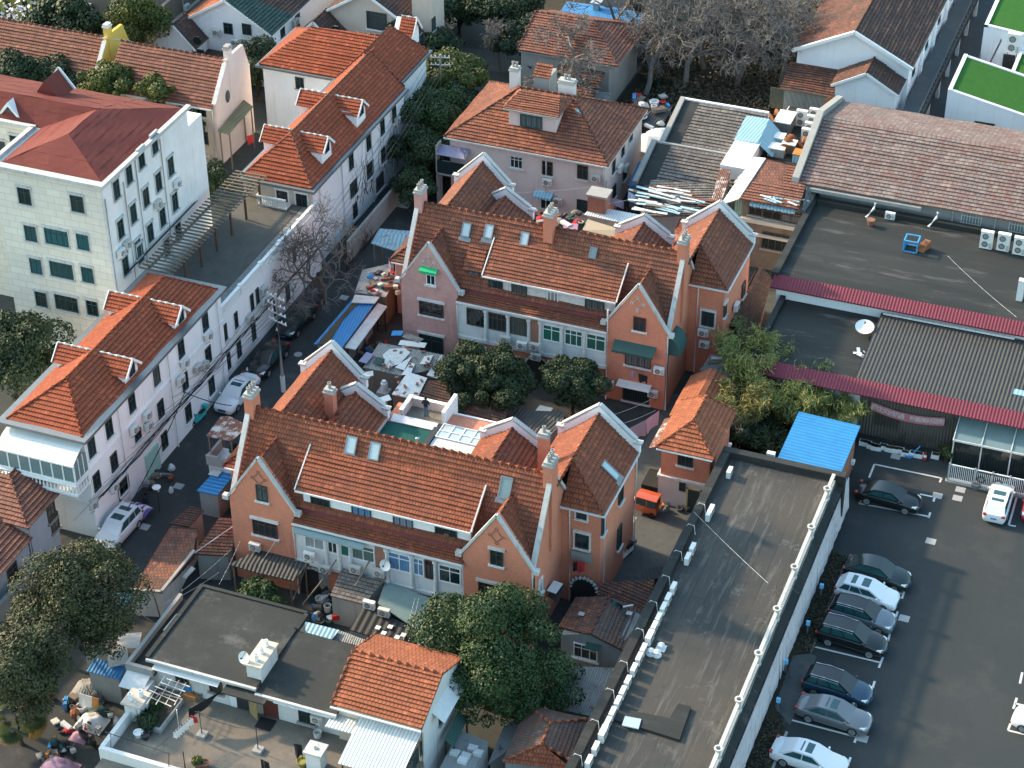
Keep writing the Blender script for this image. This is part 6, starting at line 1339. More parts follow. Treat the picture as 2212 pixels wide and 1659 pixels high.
shed('white sheet roof between the patchwork shack and the courtyard tree', [(1,1,1105,770,2.6),(1,1,1200,800,2.4),(1,1,1265,650,2.6),(1,1,1200,640,2.8)], TARP_W, BRICK_D, inset=.05)
for k in range(26):
    if k < 15: x, y = random.uniform(770,1130), random.uniform(590,730); z = 2.83
    else: x, y = random.uniform(910,1080), random.uniform(780,910); z = 2.95
    p = P3((1,1,x,y,z)); a = random.random()*3; d = Vector((math.cos(a),math.sin(a),0)); obj('brick', B().beam(p-d*.16, p+d*.16, .16, .09), BRICK_O, None, 'loose red brick weighing down the shack roofs beside the courtyard tree', 'brick', 'bricks on the shack roofs')
shed('brown tiled courtyard shed roof behind the rooftop man', [(1,1,1040,950,2.9),(1,1,1250,1010,2.9),(1,1,1270,810,3.7),(1,1,1110,795,3.7)], T_BROWN, BRICK_D, tiles=.27)
shed('brown tiled courtyard shed roof below the dark trees', [(1,1,1350,1010,2.9),(1,1,1600,1085,2.9),(1,1,1640,990,3.4),(1,1,1370,960,3.4)], T_BROWN, BRICK_D, tiles=.27)
shed('broken grey corrugated courtyard roof below the dark trees', [(2,1,0,1070,2.6),(2,1,230,1180,2.6),(2,1,330,1080,3.0),(2,1,340,1010,3.1),(2,1,130,1000,3.1),(2,1,20,985,3.1)], CORR_D, BRICK_D)
shed('plain buff shed roof under the right courtyard tree', [(2,1,145,1010,3.0),(2,1,235,1035,3.0),(2,1,265,985,3.0),(2,1,180,965,3.0)], P_BEIGE, P_GREY)
p = G(c(1,1,830,830), 2.3); obj('water_tank', B().lathe(p.x,p.y,[(.28,1.8),(.28,2.4),(.18,2.5),(.18,2.62)],12), WHITE_D, None, 'white water canister on the grey pillar between the villas', 'canister'); obj('pillar', B().box(p.x-.45,p.x+.5,p.y-.6,p.y+.3,0,1.79), P_GREY, None, 'grey rendered pillar under the white canister', 'pillar')
for u0, u1, m in (((790,940),(870,915),TARP_W),((880,500),(950,500),TARP_B),((690,690),(740,630),TARP_P),((780,700),(810,660),TARP_G),((960,510),(1070,550),CORR_G),((930,560),(1100,580),TARP_W),((700,770),(760,760),WOODW)):
    p, q = P3((1,1)+u0+(2.75,)), P3((1,1)+u1+(2.85,)); obj('sheet_scrap', B().beam(p, q, .7, .03), m, None, 'coloured sheet scrap lying over the shacks between the villas', 'sheet scrap', 'sheet scraps over the shacks')
# ---- terrace between the rear wings of the front villa
ct = thing('rooftop_court', 'rooftop court with green floor and glass roof behind the front villa ridge', 'terrace', (-48.4, 107, 0)); CZ = 7.95
obj('court_block', B().box(-52.3,-44.5,106.7,112.2,0,CZ-.02), BRICK, ct); obj('court_floor', B().box(-51.2,-48.1,110.5,112.1,CZ-.019,CZ), CONC_T, ct)
obj('green_floor', B().box(-52.1,-48.6,107,109.7,CZ-.018,CZ+.05), COURT_G, ct); obj('glass_cover', B().hexa([(-51.9,109.7,CZ+.1),(-48.4,109.7,CZ+.1),(-48.4,110.35,CZ+.3),(-51.9,110.35,CZ+.3),(-51.9,109.7,CZ+.15),(-48.4,109.7,CZ+.15),(-48.4,110.35,CZ+.35),(-51.9,110.35,CZ+.35)]), TARP_W, ct)
obj('glass_roof', B().box(-48.1,-44.6,109.0,110.7,CZ+.1,CZ+.16), GLASS_SKY, ct); b = B()
for k in range(5): b.box(-48.1+k*.85,-48.03+k*.85,109.0,110.7,CZ+.161,CZ+.22)
for k in range(3): b.box(-48.1,-44.6,109.0+k*.8,109.07+k*.8,CZ+.163,CZ+.23)
obj('glazing_bars', b, WHITE, ct); obj('white_cover', B().box(-48.1,-44.6,107.3,109.0,CZ,CZ+.1), TARP_W, ct)
obj('parapet', B().box(-52.35,-52.1,106.9,110.4,CZ,CZ+.5).box(-51.4,-51.2,110.4,112.3,CZ,CZ+.75).box(-51.2,-48.1,112.1,112.3,CZ,CZ+.7), P_PINK, ct)
obj('parapet_cap', B().box(-51.45,-51.15,110.35,112.35,CZ+.752,CZ+.82).box(-51.15,-48.1,112.05,112.35,CZ+.702,CZ+.77), WHITE, ct)
obj('party_wall', B().box(-48.3,-48.05,110.75,113.2,CZ-.5,CZ+1.1), P_WHITE, ct); obj('gap_gutter', B().box(-48.55,-48.15,107.2,110.5,CZ+.05,CZ+.25), DARKM, ct)
b = B().box(-47.9,-43.6,112.2,112.35,CZ-.9,CZ-.75).box(-47.9,-43.6,112.2,112.35,CZ-.05,CZ+.07)
for k in range(20): b.box(-47.7+k*.2,-47.6+k*.2,112.23,112.32,CZ-.75,CZ-.05)
obj('balustrade', b, WHITE, ct); obj('stub_pipe', B().tube([(-48.9,107.6,CZ),(-48.9,107.6,CZ+.8),(-48.7,107.5,CZ+.95)], .09, 8), PIPE_W, ct)
# ---- courtyard before the front villa
cy = shed('small grey tiled lean-to house before the white verandah', [(1,2,480,545,2.5),(1,2,700,600,2.5),(1,2,830,450,3.3),(1,2,560,370,3.3)], T_GREY, P_GREY, 'lean_to', 'shed', tiles=.27, inset=.06)
p = P3((1,2,600,610,1.7)); obj('barred_window', B().box(p.x-1.1,p.x+1.1,p.y-.12,p.y-.02,1.,2.1), GLASS, cy); b = B()
for k in range(9): b.box(p.x-1.05+k*.26,p.x-1.+k*.26,p.y-.2,p.y-.13,.9,2.1)
obj('window_bars', b, WHITE, cy)
shed('black corrugated shed roof before the front villa', [(1,2,600,760,2.4),(1,2,1000,880,2.4),(1,2,1080,775,2.7),(1,2,700,605,3.0)], CORR_B, P_GREY, inset=.03)
cg = shed('green glass conservatory roof under the verandah arches', [(1,2,790,590,3.0),(1,2,1070,780,2.8),(1,2,1130,560,3.1),(1,2,840,440,3.1)], GLASS_ROOF, DARKM, 'conservatory', 'conservatory', posts=True)
for k, u in enumerate([(790,750),(828,785),(870,745),(915,812),(955,798)]):
    p = P3((1,2)+u+(2.72,)); obj('white_tile', B().box(p.x-.17,p.x+.17,p.y-.17,p.y+.17,2.7,2.76), WHITE, None, 'white square tile resting on the black corrugated shed', 'tile', 'tiles on the black shed')
shed('light blue sheet strip behind the black roofed terrace house', [(1,2,310,775,3.2),(1,2,490,825,3.2),(1,2,540,765,3.4),(1,2,320,710,3.4)], BLUE_LT, P_WDIRTY)
shed('speckled grey corrugated roof behind the orange tiled roof', [(1,2,495,825,3.0),(1,2,720,880,3.0),(1,2,740,840,3.2),(1,2,545,768,3.2)], CORR_G, P_GREY)
shed('grey corrugated strip between the black shed and the big round tree', [(1,2,1030,890,2.4),(1,2,1110,910,2.4),(1,2,1160,790,2.5),(1,2,1090,760,2.5)], CORR_G, P_GREY)
JUNKM = [WOOD, WOOD, ORANGEW, TARP_B, TARP_W, WOODW, WOODR, GREYM, GREYM, DARKM, DARKM, CL_RED, TARP_G, AC_DIRTY, P_GREY, P_CONC, CORR_D, BRICK_D]
def junk(n, box, z, label, group, seed, smin=.12, smax=.4, flat_=.6):
    random.seed(seed); i, j, x0, x1, y0, y1 = box
    for k in range(n):
        p = P3((i,j,random.uniform(x0,x1),random.uniform(y0,y1),z)); s1, s2, s3 = random.uniform(smin,smax), random.uniform(smin,smax), random.uniform(.06,smax*flat_); a = random.random()*3; m = random.choice(JUNKM)
        d = Vector((math.cos(a),math.sin(a),random.uniform(-.12,.12))); t = random.random()
        if t < .5: b = B().beam(p-d*s1+Vector((0,0,s3)), p+d*s1+Vector((0,0,s3)), s2, s3*1.6)
        elif t < .75: b = B().lathe(p.x,p.y,[(s2*.6,z),(s2*.75,z+s3*2),(s2*.6,z+s3*2.),(s2*.5,z+.05)],9)
        else:
            b = B(); R_ = [[p+Vector((math.cos(q*.785)*s1*(1-h*h*.6)*random.uniform(.7,1.1), math.sin(q*.785)*s1*(1-h*h*.6)*random.uniform(.7,1.1), h*s3*2)) for q in range(8)] for h in (0,.5,1)]
            for A, C in zip(R_, R_[1:]):
                for q in range(8): b.face([A[q],A[(q+1)%8],C[(q+1)%8],C[q]])
            b.face(R_[-1])
        obj('junk_item', b, m, None, label, 'household junk', group)
junk(26, (1,2,365,520,530,720), .4, 'odd household item heaped in the yard before the front villa', 'junk in the front yard', 3, .15,.5)
junk(30, (1,1,720,940,100,255), 2.95, 'odd piece of junk on the shack roof left of the pink gable', 'junk on the shack roof', 4, .12,.45,.4)
junk(24, (1,1,640,860,560,800), .1, 'odd piece of junk in the alley under the torn awning', 'junk in the alley', 6)
junk(30, (0,2,330,640,1180,1430), .05, 'odd piece of junk stacked by the lower left wall', 'junk by the lower left wall', 8, .15,.5)
junk(16, (0,2,250,420,1480,1659), .05, 'odd piece of junk at the bottom left corner', 'junk in the bottom left corner', 9, .12,.4)
junk(22, (2,0,130,480,1370,1470), 4.5, 'offcut of board heaped behind the back villa ridge', 'offcuts behind the back villa', 12, .2,.6,.3)
junk(24, (2,0,780,1020,620,830), 2.2, 'broken board or sheet on the tumbledown sheds beside the pink villa', 'debris beside the pink villa', 13, .25,.8,.3)
junk(14, (2,1,940,1130,1560,1650), .05, 'odd item set out before the gatehouse', 'items before the gatehouse', 14, .12,.4)
junk(16, (0,1,900,1120,1380,1530), .05, 'odd item at the shop front in the lane', 'items at the shop front', 15, .12,.4)
# ---- right: old sheds between the front villa and the flat roofed block
os_ = thing('old_cottage', 'old cottage with broken grey and red tiles and one white framed window', 'house', (-32.2, 98, 0)); A = [P3(t) for t in ((2,2,300,745,3.0),(2,2,510,795,3.9),(2,2,745,915,3.0),(2,2,860,640,3.0),(2,2,630,550,3.9),(2,2,415,560,3.0))]
obj('roof', B().tiles([A[0],A[1],A[4],A[5]], .27, .06), T_OLD, os_); obj('roof', B().tiles([A[2],A[3],A[4],A[1]], .27, .06), T_OLDGREY, os_); yf = 97.9
obj('wall', B().prism('y', [(-34.5,0),(-29.6,0),(-29.6,3.0),(-32.3,3.75),(-34.5,2.95)], yf, 101.5), P_GREY, os_); winy(os_, yf, [(2,2,478,905)], w=1.7, h=1.25, fr=WHITE, mull=2); p = PY(c(2,2,535,870), yf); awning(os_, p.x-.55, p.x+.5, yf, p.z+.25, .5, .15, TARP_G, frill=False)
k = B(); k.caps(A[1]+Vector((0,0,.08)),A[4]+Vector((0,0,.08)),.12); obj('ridge_cap', k, T_OLD, os_)
cloth('dark green rag net thrown over the broken cottage roof', P3((2,2,640,560,4.1)), P3((2,2,740,620,3.9)), .5, TARP_G, amp=.5, cat='rag', name='rag')
obj('board', B().beam(P3((2,2,720,615,4.)), P3((2,2,785,603,4.)), .1, .08), WOODW, None, 'white stick lying by the green rag on the cottage roof', 'board')
for u in ((2,2,450,660),(2,2,760,655)): p = P3(u+(3.7,)); obj('tin_sheet', B().cbox(p.x,p.y,p.z,.4,.35,.03), STEEL, None, 'small tin sheet lying on the broken cottage roof', 'tin sheet', 'tin sheets on the cottage roof')
shed('broken red tiled shed roof behind the old cottage', [(2,2,545,540,2.6),(2,2,640,545,2.7),(2,2,870,640,2.7),(2,2,930,455,3.1),(2,2,700,450,3.1),(2,2,590,460,2.9)], T_OLD, BRICK_D, tiles=.26)
shed('grey sheet shed roof above the black opening near the scooter', [(2,2,825,445,2.4),(2,2,950,430,2.4),(2,2,980,350,2.6),(2,2,850,370,2.6)], CORR_D, DARKM)
shed('wide weathered corrugated roof below the old cottage', [(2,2,230,1260,2.0),(2,2,540,1330,2.0),(2,2,690,1010,2.3),(2,2,440,1000,2.3),(2,2,330,1010,2.3)], CORR_G, P_GREY)
shed('corrugated roof strip at the bottom edge beside the tiled cottage', [(1,2,1500,1640,1.8),(2,2,30,1500,1.8),(2,2,120,1260,2.0),(1,2,1600,1400,2.2)], CORR_G, P_GREY)
lc = thing('old_cottage', 'old cottage with mossy grey hip roof and orange ridges at the bottom edge', 'house', (-32.5, 84, 0)); z0, z1 = 3.4, 4.6
A = [P3(t) for t in ((2,2,105,1260,z0),(2,2,525,1345,z0),(2,2,420,1640,z0),(2,2,-60,1620,z0))]; R1, R2 = P3((2,2,250,1370,z1)), P3((2,2,195,1505,z1))
obj('roof', B().tiles([A[1],A[0],R1],.27,.06).tiles([A[2],A[1],R1,R2],.27,.06), T_OLDGREY, lc); obj('roof', B().tiles([A[0],A[3],R2,R1],.27,.06), T_OLDGREY, lc); obj('roof', B().tiles([A[3],A[2]+Vector((0,-.5,0)),R2],.27,.06), T_HOUSE, lc); k = B()
for a, d in ((A[0],R1),(A[1],R1),(R1,R2),(A[3],R2),(A[2],R2)): k.caps(a+Vector((0,0,.06)),d+Vector((0,0,.06)),.14)
obj('ridge_cap', k, T_ORANGE, lc); w4 = [a.lerp((R1+R2)/2,.06) for a in A]; obj('wall', B().prism('z', [(t.x,t.y) for t in w4], 0, z0-.12), P_GREY, lc)
shed('black tin hood low on the right wall of the front villa', [(2,2,230,540,3.0),(2,2,290,580,3.0),(2,2,350,480,3.3),(2,2,290,450,3.3)], DARKM, DARKM, 'hood', 'awning', walls=False)
obj('slatted_panel', B().beam(P3((2,2,255,520,3.4)),P3((2,2,300,455,3.5)),.7,.05), TARP_W, None, 'pale slatted panel lying on the black tin hood', 'panel')
p = PY(c(2,2,450,290), 104.45); obj('sign_plate', B().box(p.x-.75,p.x+.75,104.4,104.55,p.z-.35,p.z+.35), P_GREY, h1[0])
p = PY(c(2,2,470,470), 104.5); a = [(p.x+.95*math.cos(t), 1.6+.95*math.sin(t)) for t in [math.pi*i/10 for i in range(11)]]; obj('arch_opening', B().prism('y', a+[(p.x-.95,0),(p.x+.95,0)], 104.3, 104.52), DARKM, h1[0]); obj('arch_surround', B().tube([(x,104.35,z) for x,z in a], .16, 5), P_COPING, h1[0])
# ---- behind the back villa
shed('buff cabin roofed with ribbed white sheet behind the back villa', [(2,0,465,1390,5.2),(2,0,790,1460,5.2),(2,0,850,1395,5.5),(2,0,525,1335,5.5)], CORR_W, P_BEIGE, 'cabin', 'shed')
shed('buff canvas lean-to below the ribbed white cabin', [(2,0,455,1490,4.4),(2,0,700,1545,4.4),(2,0,720,1490,4.9),(2,0,490,1420,4.9)], m_plain('canvas_buff', (.42,.36,.27), .85), P_BEIGE, 'awning', 'awning')
shed('pink cloth awning behind the six pot chimney', [(2,0,325,1500,4.6),(2,0,420,1510,4.6),(2,0,430,1450,4.7),(2,0,335,1445,4.7)], TARP_PK, DARKM, 'awning', 'awning', walls=False)
p = PY(c(2,0,560,1290), 147.5); chm = thing('brick_stack', 'lone brick stack with dark lid before the pink villa', 'chimney', (p.x,147.5,0)); obj('stack', B().box(p.x-.8,p.x+.8,147,148.3,0,p.z+.4), BRICK_O, chm); obj('lid', B().box(p.x-.95,p.x+.95,146.9,148.5,p.z+.4,p.z+.6), P_CONC, chm)
shed('small red tiled roof between the rear gables of the back villa', [(2,0,1050,1500,6.8),(2,0,1110,1530,6.8),(2,0,1175,1440,8.0),(2,0,1090,1415,8.0)], T_HOUSE2, BRICK_P, tiles=.3)
random.seed(17)
for k in range(44):
    if k < 34: x, y = random.uniform(840,1120), random.uniform(1215,1370); L = random.uniform(1.2,3.2)
    else: x, y = random.uniform(1130,1290), random.uniform(1270,1370); L = random.uniform(1,2.4)
    p = P3((2,0,x,y,4.8+random.random()*.25)); d = Vector((1,random.uniform(-.18,.18),random.uniform(-.05,.05))).normalized(); obj('plank', B().beam(p-d*L/2, p+d*L/2, random.uniform(.14,.32), .05), random.choice((WOODB,WOODB,WOODW,WOODW,WOOD,WOODR)), None, 'painted plank in the heap on the roof behind the back villa', 'plank', 'planks heaped behind the back villa')
shed('grey tiled roof under the heap of painted planks', [(2,0,830,1400,4.4),(2,0,1330,1400,4.4),(2,0,1360,1210,4.7),(2,0,900,1170,4.7)], T_GREY, P_GREY, tiles=.35)
shed('rust red corrugated strip roof beside the plank heap', [(2,0,1290,1300,5.0),(2,0,1360,1310,5.0),(2,0,1420,1100,5.6),(2,0,1350,1085,5.6)], CORR_RUST, P_GREY)
for k in range(12): p = P3((2,0,1400+random.uniform(0,60),1130+random.uniform(0,190),5.2)); q = p+Vector((random.uniform(-.5,.5),random.uniform(-1.5,1.5),random.uniform(-.3,1.2))); obj('pole', B().beam(p, q, .07, .07), random.choice((WOODW,WOOD,STEEL)), None, 'loose pole standing among the planks beside the rust red roof', 'pole', 'poles beside the rust red roof')
th_ = thing('tenement', 'ramshackle brown tenement with faded tiled roof beside the black hall roofs', 'house', (-34.8, 151.5, 0))
obj('wall', B().box(-37.3,-32.2,151.6,157.5,0,6.9), BRICK_D, th_); obj('roof', B().tiles([(-37.5,150.9,6.95),(-32.3,150.9,6.95),(-32.6,155.8,8.2),(-36.6,155.8,8.5)]), T_RED, th_); obj('side_roof', B().tiles([(-31.6,150.9,6.5),(-31.5,155.8,6.6),(-32.6,155.8,8.2),(-32.3,150.9,6.95)]), T_GREY, th_); obj('tin_roof', B().tiles([(-39.0,150.6,6.2),(-37.5,150.9,6.97),(-36.6,155.8,8.52),(-37.6,156.5,7.6)], .6, .02), WOODW, th_)
winy(th_, 151.6, [(2,0,1580,1360,dict(w=1.2)),(3,0,30,1385,dict(w=1.8)),(3,0,150,1410,dict(w=1.8,gl=GLASS_W)),(3,0,70,1570,dict(w=3.,h=1.7,mull=4))], w=1.4, h=1.0, fr=F_BROWN, sill=P_CONC)
obj('band', B().box(-37.4,-32.1,151.2,151.59,4.6,4.95).box(-37.4,-32.1,151.3,151.59,3.3,3.5), P_BEIGE, th_)
awning(th_, -36.6, -32.6, 151.55, 6.85, .55, .3, BLUE_LT); obj('green_panel', B().box(-38.0,-37.32,151.5,151.6,5.0,6.6), m_metal('sheet_palegreen', (.25,.36,.27), .2), th_)
for k in range(12): p = P3((3,0,random.uniform(-60,230),1290+random.uniform(-40,30),7.2)); d = Vector((1,random.uniform(-.4,.1),0)); obj('plank', B().beam(p-d*random.uniform(.3,1), p+d*.6, .2, .05), random.choice((WOODB,WOODW,BLUE_LT)), None, 'pale blue or white plank on the eave of the brown tenement', 'plank', 'planks on the tenement eave')
# parasols and alley between the pink villa and the grey sheds
um = thing('parasol', 'large cream parasol open in the alley right of the pink villa', 'parasol', tuple(G(c(2,0,880,960),0)))
p = G(c(2,0,882,895), 2.8); b = B()
for q in range(8): a0, a1 = q*math.pi/4+.2, (q+1)*math.pi/4+.2; b.face([(p.x,p.y,3.0),(p.x+2.0*math.cos(a0),p.y+2.0*math.sin(a0),2.3),(p.x+2.0*math.cos(a1),p.y+2.0*math.sin(a1),2.3)])
obj('canopy', b, TARP_W, um); obj('pole', B().tube([(p.x,p.y,0),(p.x,p.y,2.98)],.04,6), GREYM, um)
p = G(c(2,0,945,880), 2.6); um2 = thing('parasol', 'second cream parasol half hidden behind the large one', 'parasol', (p.x,p.y+1,0)); b = B()
for q in range(8): a0, a1 = q*math.pi/4, (q+1)*math.pi/4; b.face([(p.x,p.y+1,2.8),(p.x+1.5*math.cos(a0),p.y+1+1.5*math.sin(a0),2.2),(p.x+1.5*math.cos(a1),p.y+1+1.5*math.sin(a1),2.2)])
obj('canopy', b, TARP_W, um2); obj('pole', B().tube([(p.x,p.y+1,0),(p.x,p.y+1,2.78)],.04,6), GREYM, um2)
shed('long blue sheet roof in the alley right of the pink villa', [(2,0,755,1200,2.6),(2,0,830,1210,2.6),(2,0,895,1045,2.6),(2,0,820,1050,2.6)], TARP_B, P_GREY)
shed('tumbledown grey shed roofs behind the parasols', [(2,0,800,800,2.0),(2,0,960,840,2.0),(2,0,1040,690,2.2),(2,0,880,640,2.2)], CORR_D, P_GREY, posts=True)
shed('low sagging grey roof behind the pink villa ridge', [(2,0,460,640,2.4),(2,0,600,670,2.4),(2,0,650,600,2.6),(2,0,500,585,2.6)], CORR_G, P_GREY)
shed('mossy grey sheet roof beside the pink gable cottage', [(0,0,1410,850,4.0),(0,0,1480,870,4.0),(0,0,1640,690,4.4),(0,0,1580,645,4.4)], m_metal('sheet_mossy', (.22,.21,.12), .4, dirt=.7), WOOD, posts=True)
shed('faded blue sheet roof between the office block and the cottage', [(0,0,1210,1110,2.4),(0,0,1420,1130,2.4),(0,0,1370,1060,2.8),(0,0,1200,1035,2.8)], m_metal('sheet_teal', (.04,.20,.30), .25, dirt=.5), DARKM, posts=True)
shed('bright blue shack roof under the big lower left tree', [(0,2,560,1030,2.4),(0,2,780,1085,2.4),(0,2,815,1005,2.5),(0,2,620,945,2.6)], BLUE_RX, P_GREY)
for k, (a, m, lb) in enumerate([(((700,960),(830,930)),WOODW,'bleached board on the shack roofs under the lower left tree'),(((760,840),(910,830)),TARP_W,'pale pink white sheet on the shack roofs under the lower left tree'),(((690,560),(830,575)),TARP_B,'torn blue tarpaulin before the long red shack')]): p, q = P3((0,2)+a[0]+(2.6,)), P3((0,2)+a[1]+(2.7,)); obj('sheet', B().beam(p, q, 1.5, .04), m, None, lb, 'sheet')
obj('yard_wall', B().box(-64.4,-58.9,86.6,86.9,0,2.2), P_CONC, None, 'grey yard wall below the bright blue shack roof', 'wall'); sheet('lower_alley', [(-75,60),(-57.6,60),(-57.6,84),(-71,84)], ASPH_LANE, .006)
obj('boundary_wall', B().box(-71.9,-71.6,70,93,0,2.4), P_GREY, None, 'dark grey wall behind the lower left trees', 'wall')
# ---------------------------------------------------------------- vegetation
def quads_obj(name, V, mats, parent=None, fmat=None, **kw):
    """V: (n,4,3) array of leaf quads"""
    n = len(V); org = np.array(ORG[parent.name] if parent is not None else V.reshape(-1,3).mean(0)); me = bpy.data.meshes.new(name)
    me.vertices.add(n*4); me.vertices.foreach_set('co', (V-org).astype(np.float32).ravel()); me.loops.add(n*4); me.loops.foreach_set('vertex_index', np.arange(n*4, dtype=np.int32))
    me.polygons.add(n); me.polygons.foreach_set('loop_start', np.arange(0, n*4, 4, dtype=np.int32)); me.polygons.foreach_set('loop_total', np.full(n, 4, dtype=np.int32))
    for m in (mats if isinstance(mats, list) else [mats]): me.materials.append(m)
    if fmat is not None: me.polygons.foreach_set('material_index', fmat.astype(np.int32))
    me.update(); me.validate(); o = bpy.data.objects.new(name, me); COL.objects.link(o)
    if parent is not None: o.parent = parent
    else: o.location = org
    ORG[o.name] = tuple(org); return tag(o, **kw)
def unit(a): return a/np.maximum(np.linalg.norm(a, axis=-1, keepdims=True), 1e-9)
def leaves(blobs, n, size, rng, droop=0., thin=.55, shell=.25, up_=.25):
    w_ = np.array([b[3]*b[4]+b[3]*b[5]+b[4]*b[5] for b in blobs]); k = rng.choice(len(blobs), n, p=w_/w_.sum()); b = np.array(blobs)[k]
    d = unit(rng.normal(size=(n,3))); d[:,2] = np.abs(d[:,2])*np.where(rng.random(n) < .72, 1, -1); d = unit(d)
    r = 1-shell*rng.random(n)**1.5+rng.normal(size=n)*.05
    p = b[:,:3]+d*b[:,3:6]*r[:,None]; nr = unit(d+rng.normal(size=(n,3))*.55+np.array([0,0,up_])); t = unit(np.cross(nr, rng.normal(size=(n,3)))); 
    if droop: t = unit(t*(1-droop)+np.array([0,0,-1])*droop); 
    s = unit(np.cross(nr, t)); L = size*(.6+.8*rng.random(n))[:,None]
    return np.stack([p-t*L*.5, p+s*L*thin*.5, p+t*L*.5, p-s*L*thin*.5], 1)
def blobs_in(c_, R_, n, rng, sub=.42, flat_=1.):
    out = [(c_[0],c_[1],c_[2],R_[0]*.6,R_[1]*.6,R_[2]*.62)]
    for _ in range(n):
        d = unit(rng.normal(size=3)); d[2] = abs(d[2])*.9-.25; q = .55+.5*rng.random(); s = sub*(.45+.95*rng.random()); r = min(R_)
        out.append((c_[0]+d[0]*R_[0]*q, c_[1]+d[1]*R_[1]*q, c_[2]+d[2]*R_[2]*q, r*s, r*s, r*s*.8*flat_))
    return out
def tree(name, label, uv, zc, R_, leaf, n, size, seed, cat='tree', nb=14, droop=0., thin=.55, group=None, sub=.42, trunk=BARK, base=None, lobes=(), shell=.28):
    rng = np.random.default_rng(seed); C_ = G(uv, zc); bx, by = (base or (C_.x, C_.y)); r = thing(name, label, cat, (bx,by,0), group)
    bl = blobs_in(C_, R_, nb, rng, sub)
    for lu, lz, lr in lobes: q = G(lu, lz); bl += blobs_in(q, lr, nb//2, rng, sub)
    b = B(); top = C_+Vector((0,0,R_[2]*.3)); tr_ = .05*max(R_)+.1; b.tube([(bx,by,0),((bx+C_.x)/2+.1,(by+C_.y)/2,C_.z*.45),top], [tr_*1.3,tr_,tr_*.35], 7)
    for q in bl[1:7]: b.tube([Vector((bx,by,0)).lerp(C_,.55),Vector(q[:3])], [tr_*.5,tr_*.15], 5)
    obj('trunk', b, trunk, r); quads_obj('crown', leaves(bl, n, size, rng, droop, thin, shell), leaf, r); return r
RR = lambda a, b=None, c_=None: (a, b or a, c_ or a*.9)
tree('broadleaf_tree', 'big round glossy green tree in front of the right gable of the front villa', (1052,1395), 5.4, (4.7,4.5,4.6), L_MAG, 60000, .21, 1, nb=70, sub=.27, lobes=[((1165,1475),3.2,(2.6,2.6,2.2)),((1090,1500),3.4,(3.,3,2.4))])
tree('broadleaf_tree', 'wide dark green tree in the courtyard between the two brick villas', (1052,812), 3.9, (3.7,3.4,3.0), L_DARK, 40000, .21, 2, nb=60, sub=.27)
tree('broadleaf_tree', 'smaller dark green tree beside the right gable of the back villa', (1237,825), 3.3, (2.7,2.6,2.6), L_DARK, 24000, .21, 3, nb=40, sub=.28)
tree('broadleaf_tree', 'tall dull olive tree leaning over the lane at lower left', (160,1290), 6.2, (3.6,3.6,3.6), L_OLIVE, 46000, .19, 4, nb=40, sub=.36, droop=.25, base=(-68.2,86.5), lobes=[((210,1230),5.5,(2.6,2.6,2.2)),((95,1370),5.5,(2.8,2.8,2.4)),((215,1370),4.2,(2.2,2.2,1.8))])
tree('broadleaf_tree', 'lighter yellow green tree in the bottom left corner', (50,1425), 6.4, (3.2,3.2,3.4), L_OLIVE, 38000, .2, 5, nb=34, sub=.36, base=(-72.5,80.5), lobes=[((55,1500),4.2,(2.2,2.2,2.0))])
tree('broadleaf_tree', 'dark dense tree at the left edge below the office block', (20,770), 4.6, (3.9,3.9,4.2), L_DARK, 22000, .25, 6, nb=22, sub=.38, lobes=[((85,800),2.2,(2.2,2.2,1.8))])
tree('broadleaf_tree', 'dark large leaved tree before the olive yellow block', (150,60), 6.2, (4.0,3.8,4.2), L_DARK, 9000, .42, 7, nb=22, sub=.34, shell=.4)
tree('broadleaf_tree', 'tall pale green tree hiding the corner of the brown block', (300,55), 6.5, (2.5,2.5,6.0), L_YEL, 13000, .26, 8, nb=26, sub=.45, droop=.3)
tree('broadleaf_tree', 'dark green tree behind the red felt roof at the left edge', (40,172), 6.0, (3.3,3.,2.6), L_DARK, 8000, .3, 9)
tree('broadleaf_tree', 'dark green tree right of the left edge behind the red felt roof', (105,168), 6.0, (2.6,2.6,2.4), L_DARK, 7000, .3, 10)
tree('broadleaf_tree', 'bright yellow green tree hiding the yellow gable cottage', (225,185), 6.8, (3.2,3.,2.6), L_YEL, 10000, .3, 11, nb=20, sub=.36)
tree('broadleaf_tree', 'small bright yellow green tree before the cottage tiles', (338,205), 6.8, (1.7,1.7,2.), L_YEL, 4000, .28, 12, sub=.4)
tree('broadleaf_tree', 'narrow dark tree between the office block and the cream cottage', (397,275), 4.0, (1.8,1.8,3.4), L_DARK, 6000, .28, 13)
tree('broadleaf_tree', 'rusty twiggy tree beside the dark large leaved tree', (175,95), 2.6, (1.5,1.5,1.6), L_SCRUB, 2500, .24, 14, sub=.5)
tree('conifer_tree', 'dark layered conifer between the white gabled house and the cross roofed row', (553,140), 4.0, (2.3,2.3,4.6), L_CONI, 11000, .24, 15, nb=26, sub=.38, droop=.2)
tree('conifer_tree', 'small upright conifer before the cream gabled house', (850,78), 5.0, (1.2,1.2,2.2), L_CONI, 3500, .22, 16)
H_ = [((938,108),3.2,2.7,L_DARK,'round dark tree at the top end of the tree row behind the row house'),((985,172),4.5,3.5,L_YEL,'yellow green crown in the tree row left of the pink villa'),((1000,225),3.6,2.6,L_DARK,'dark crown below the yellow green one left of the pink villa'),((950,262),4.2,3.5,L_MAG,'mid green crown halfway down the tree row beside the lane'),((925,330),3.6,3.0,L_DARK,'dark crown low in the tree row beside the lane'),((905,392),2.6,2.2,L_DARK,'smallest crown at the near end of the tree row beside the lane')]
for k, (u, z, r, m, lb) in enumerate(H_): tree('broadleaf_tree', lb, u, z, (r,r,r*.95), m, int(1300*r*r), .27, 30+k, group='tree row beside the lane', nb=18, sub=.38)
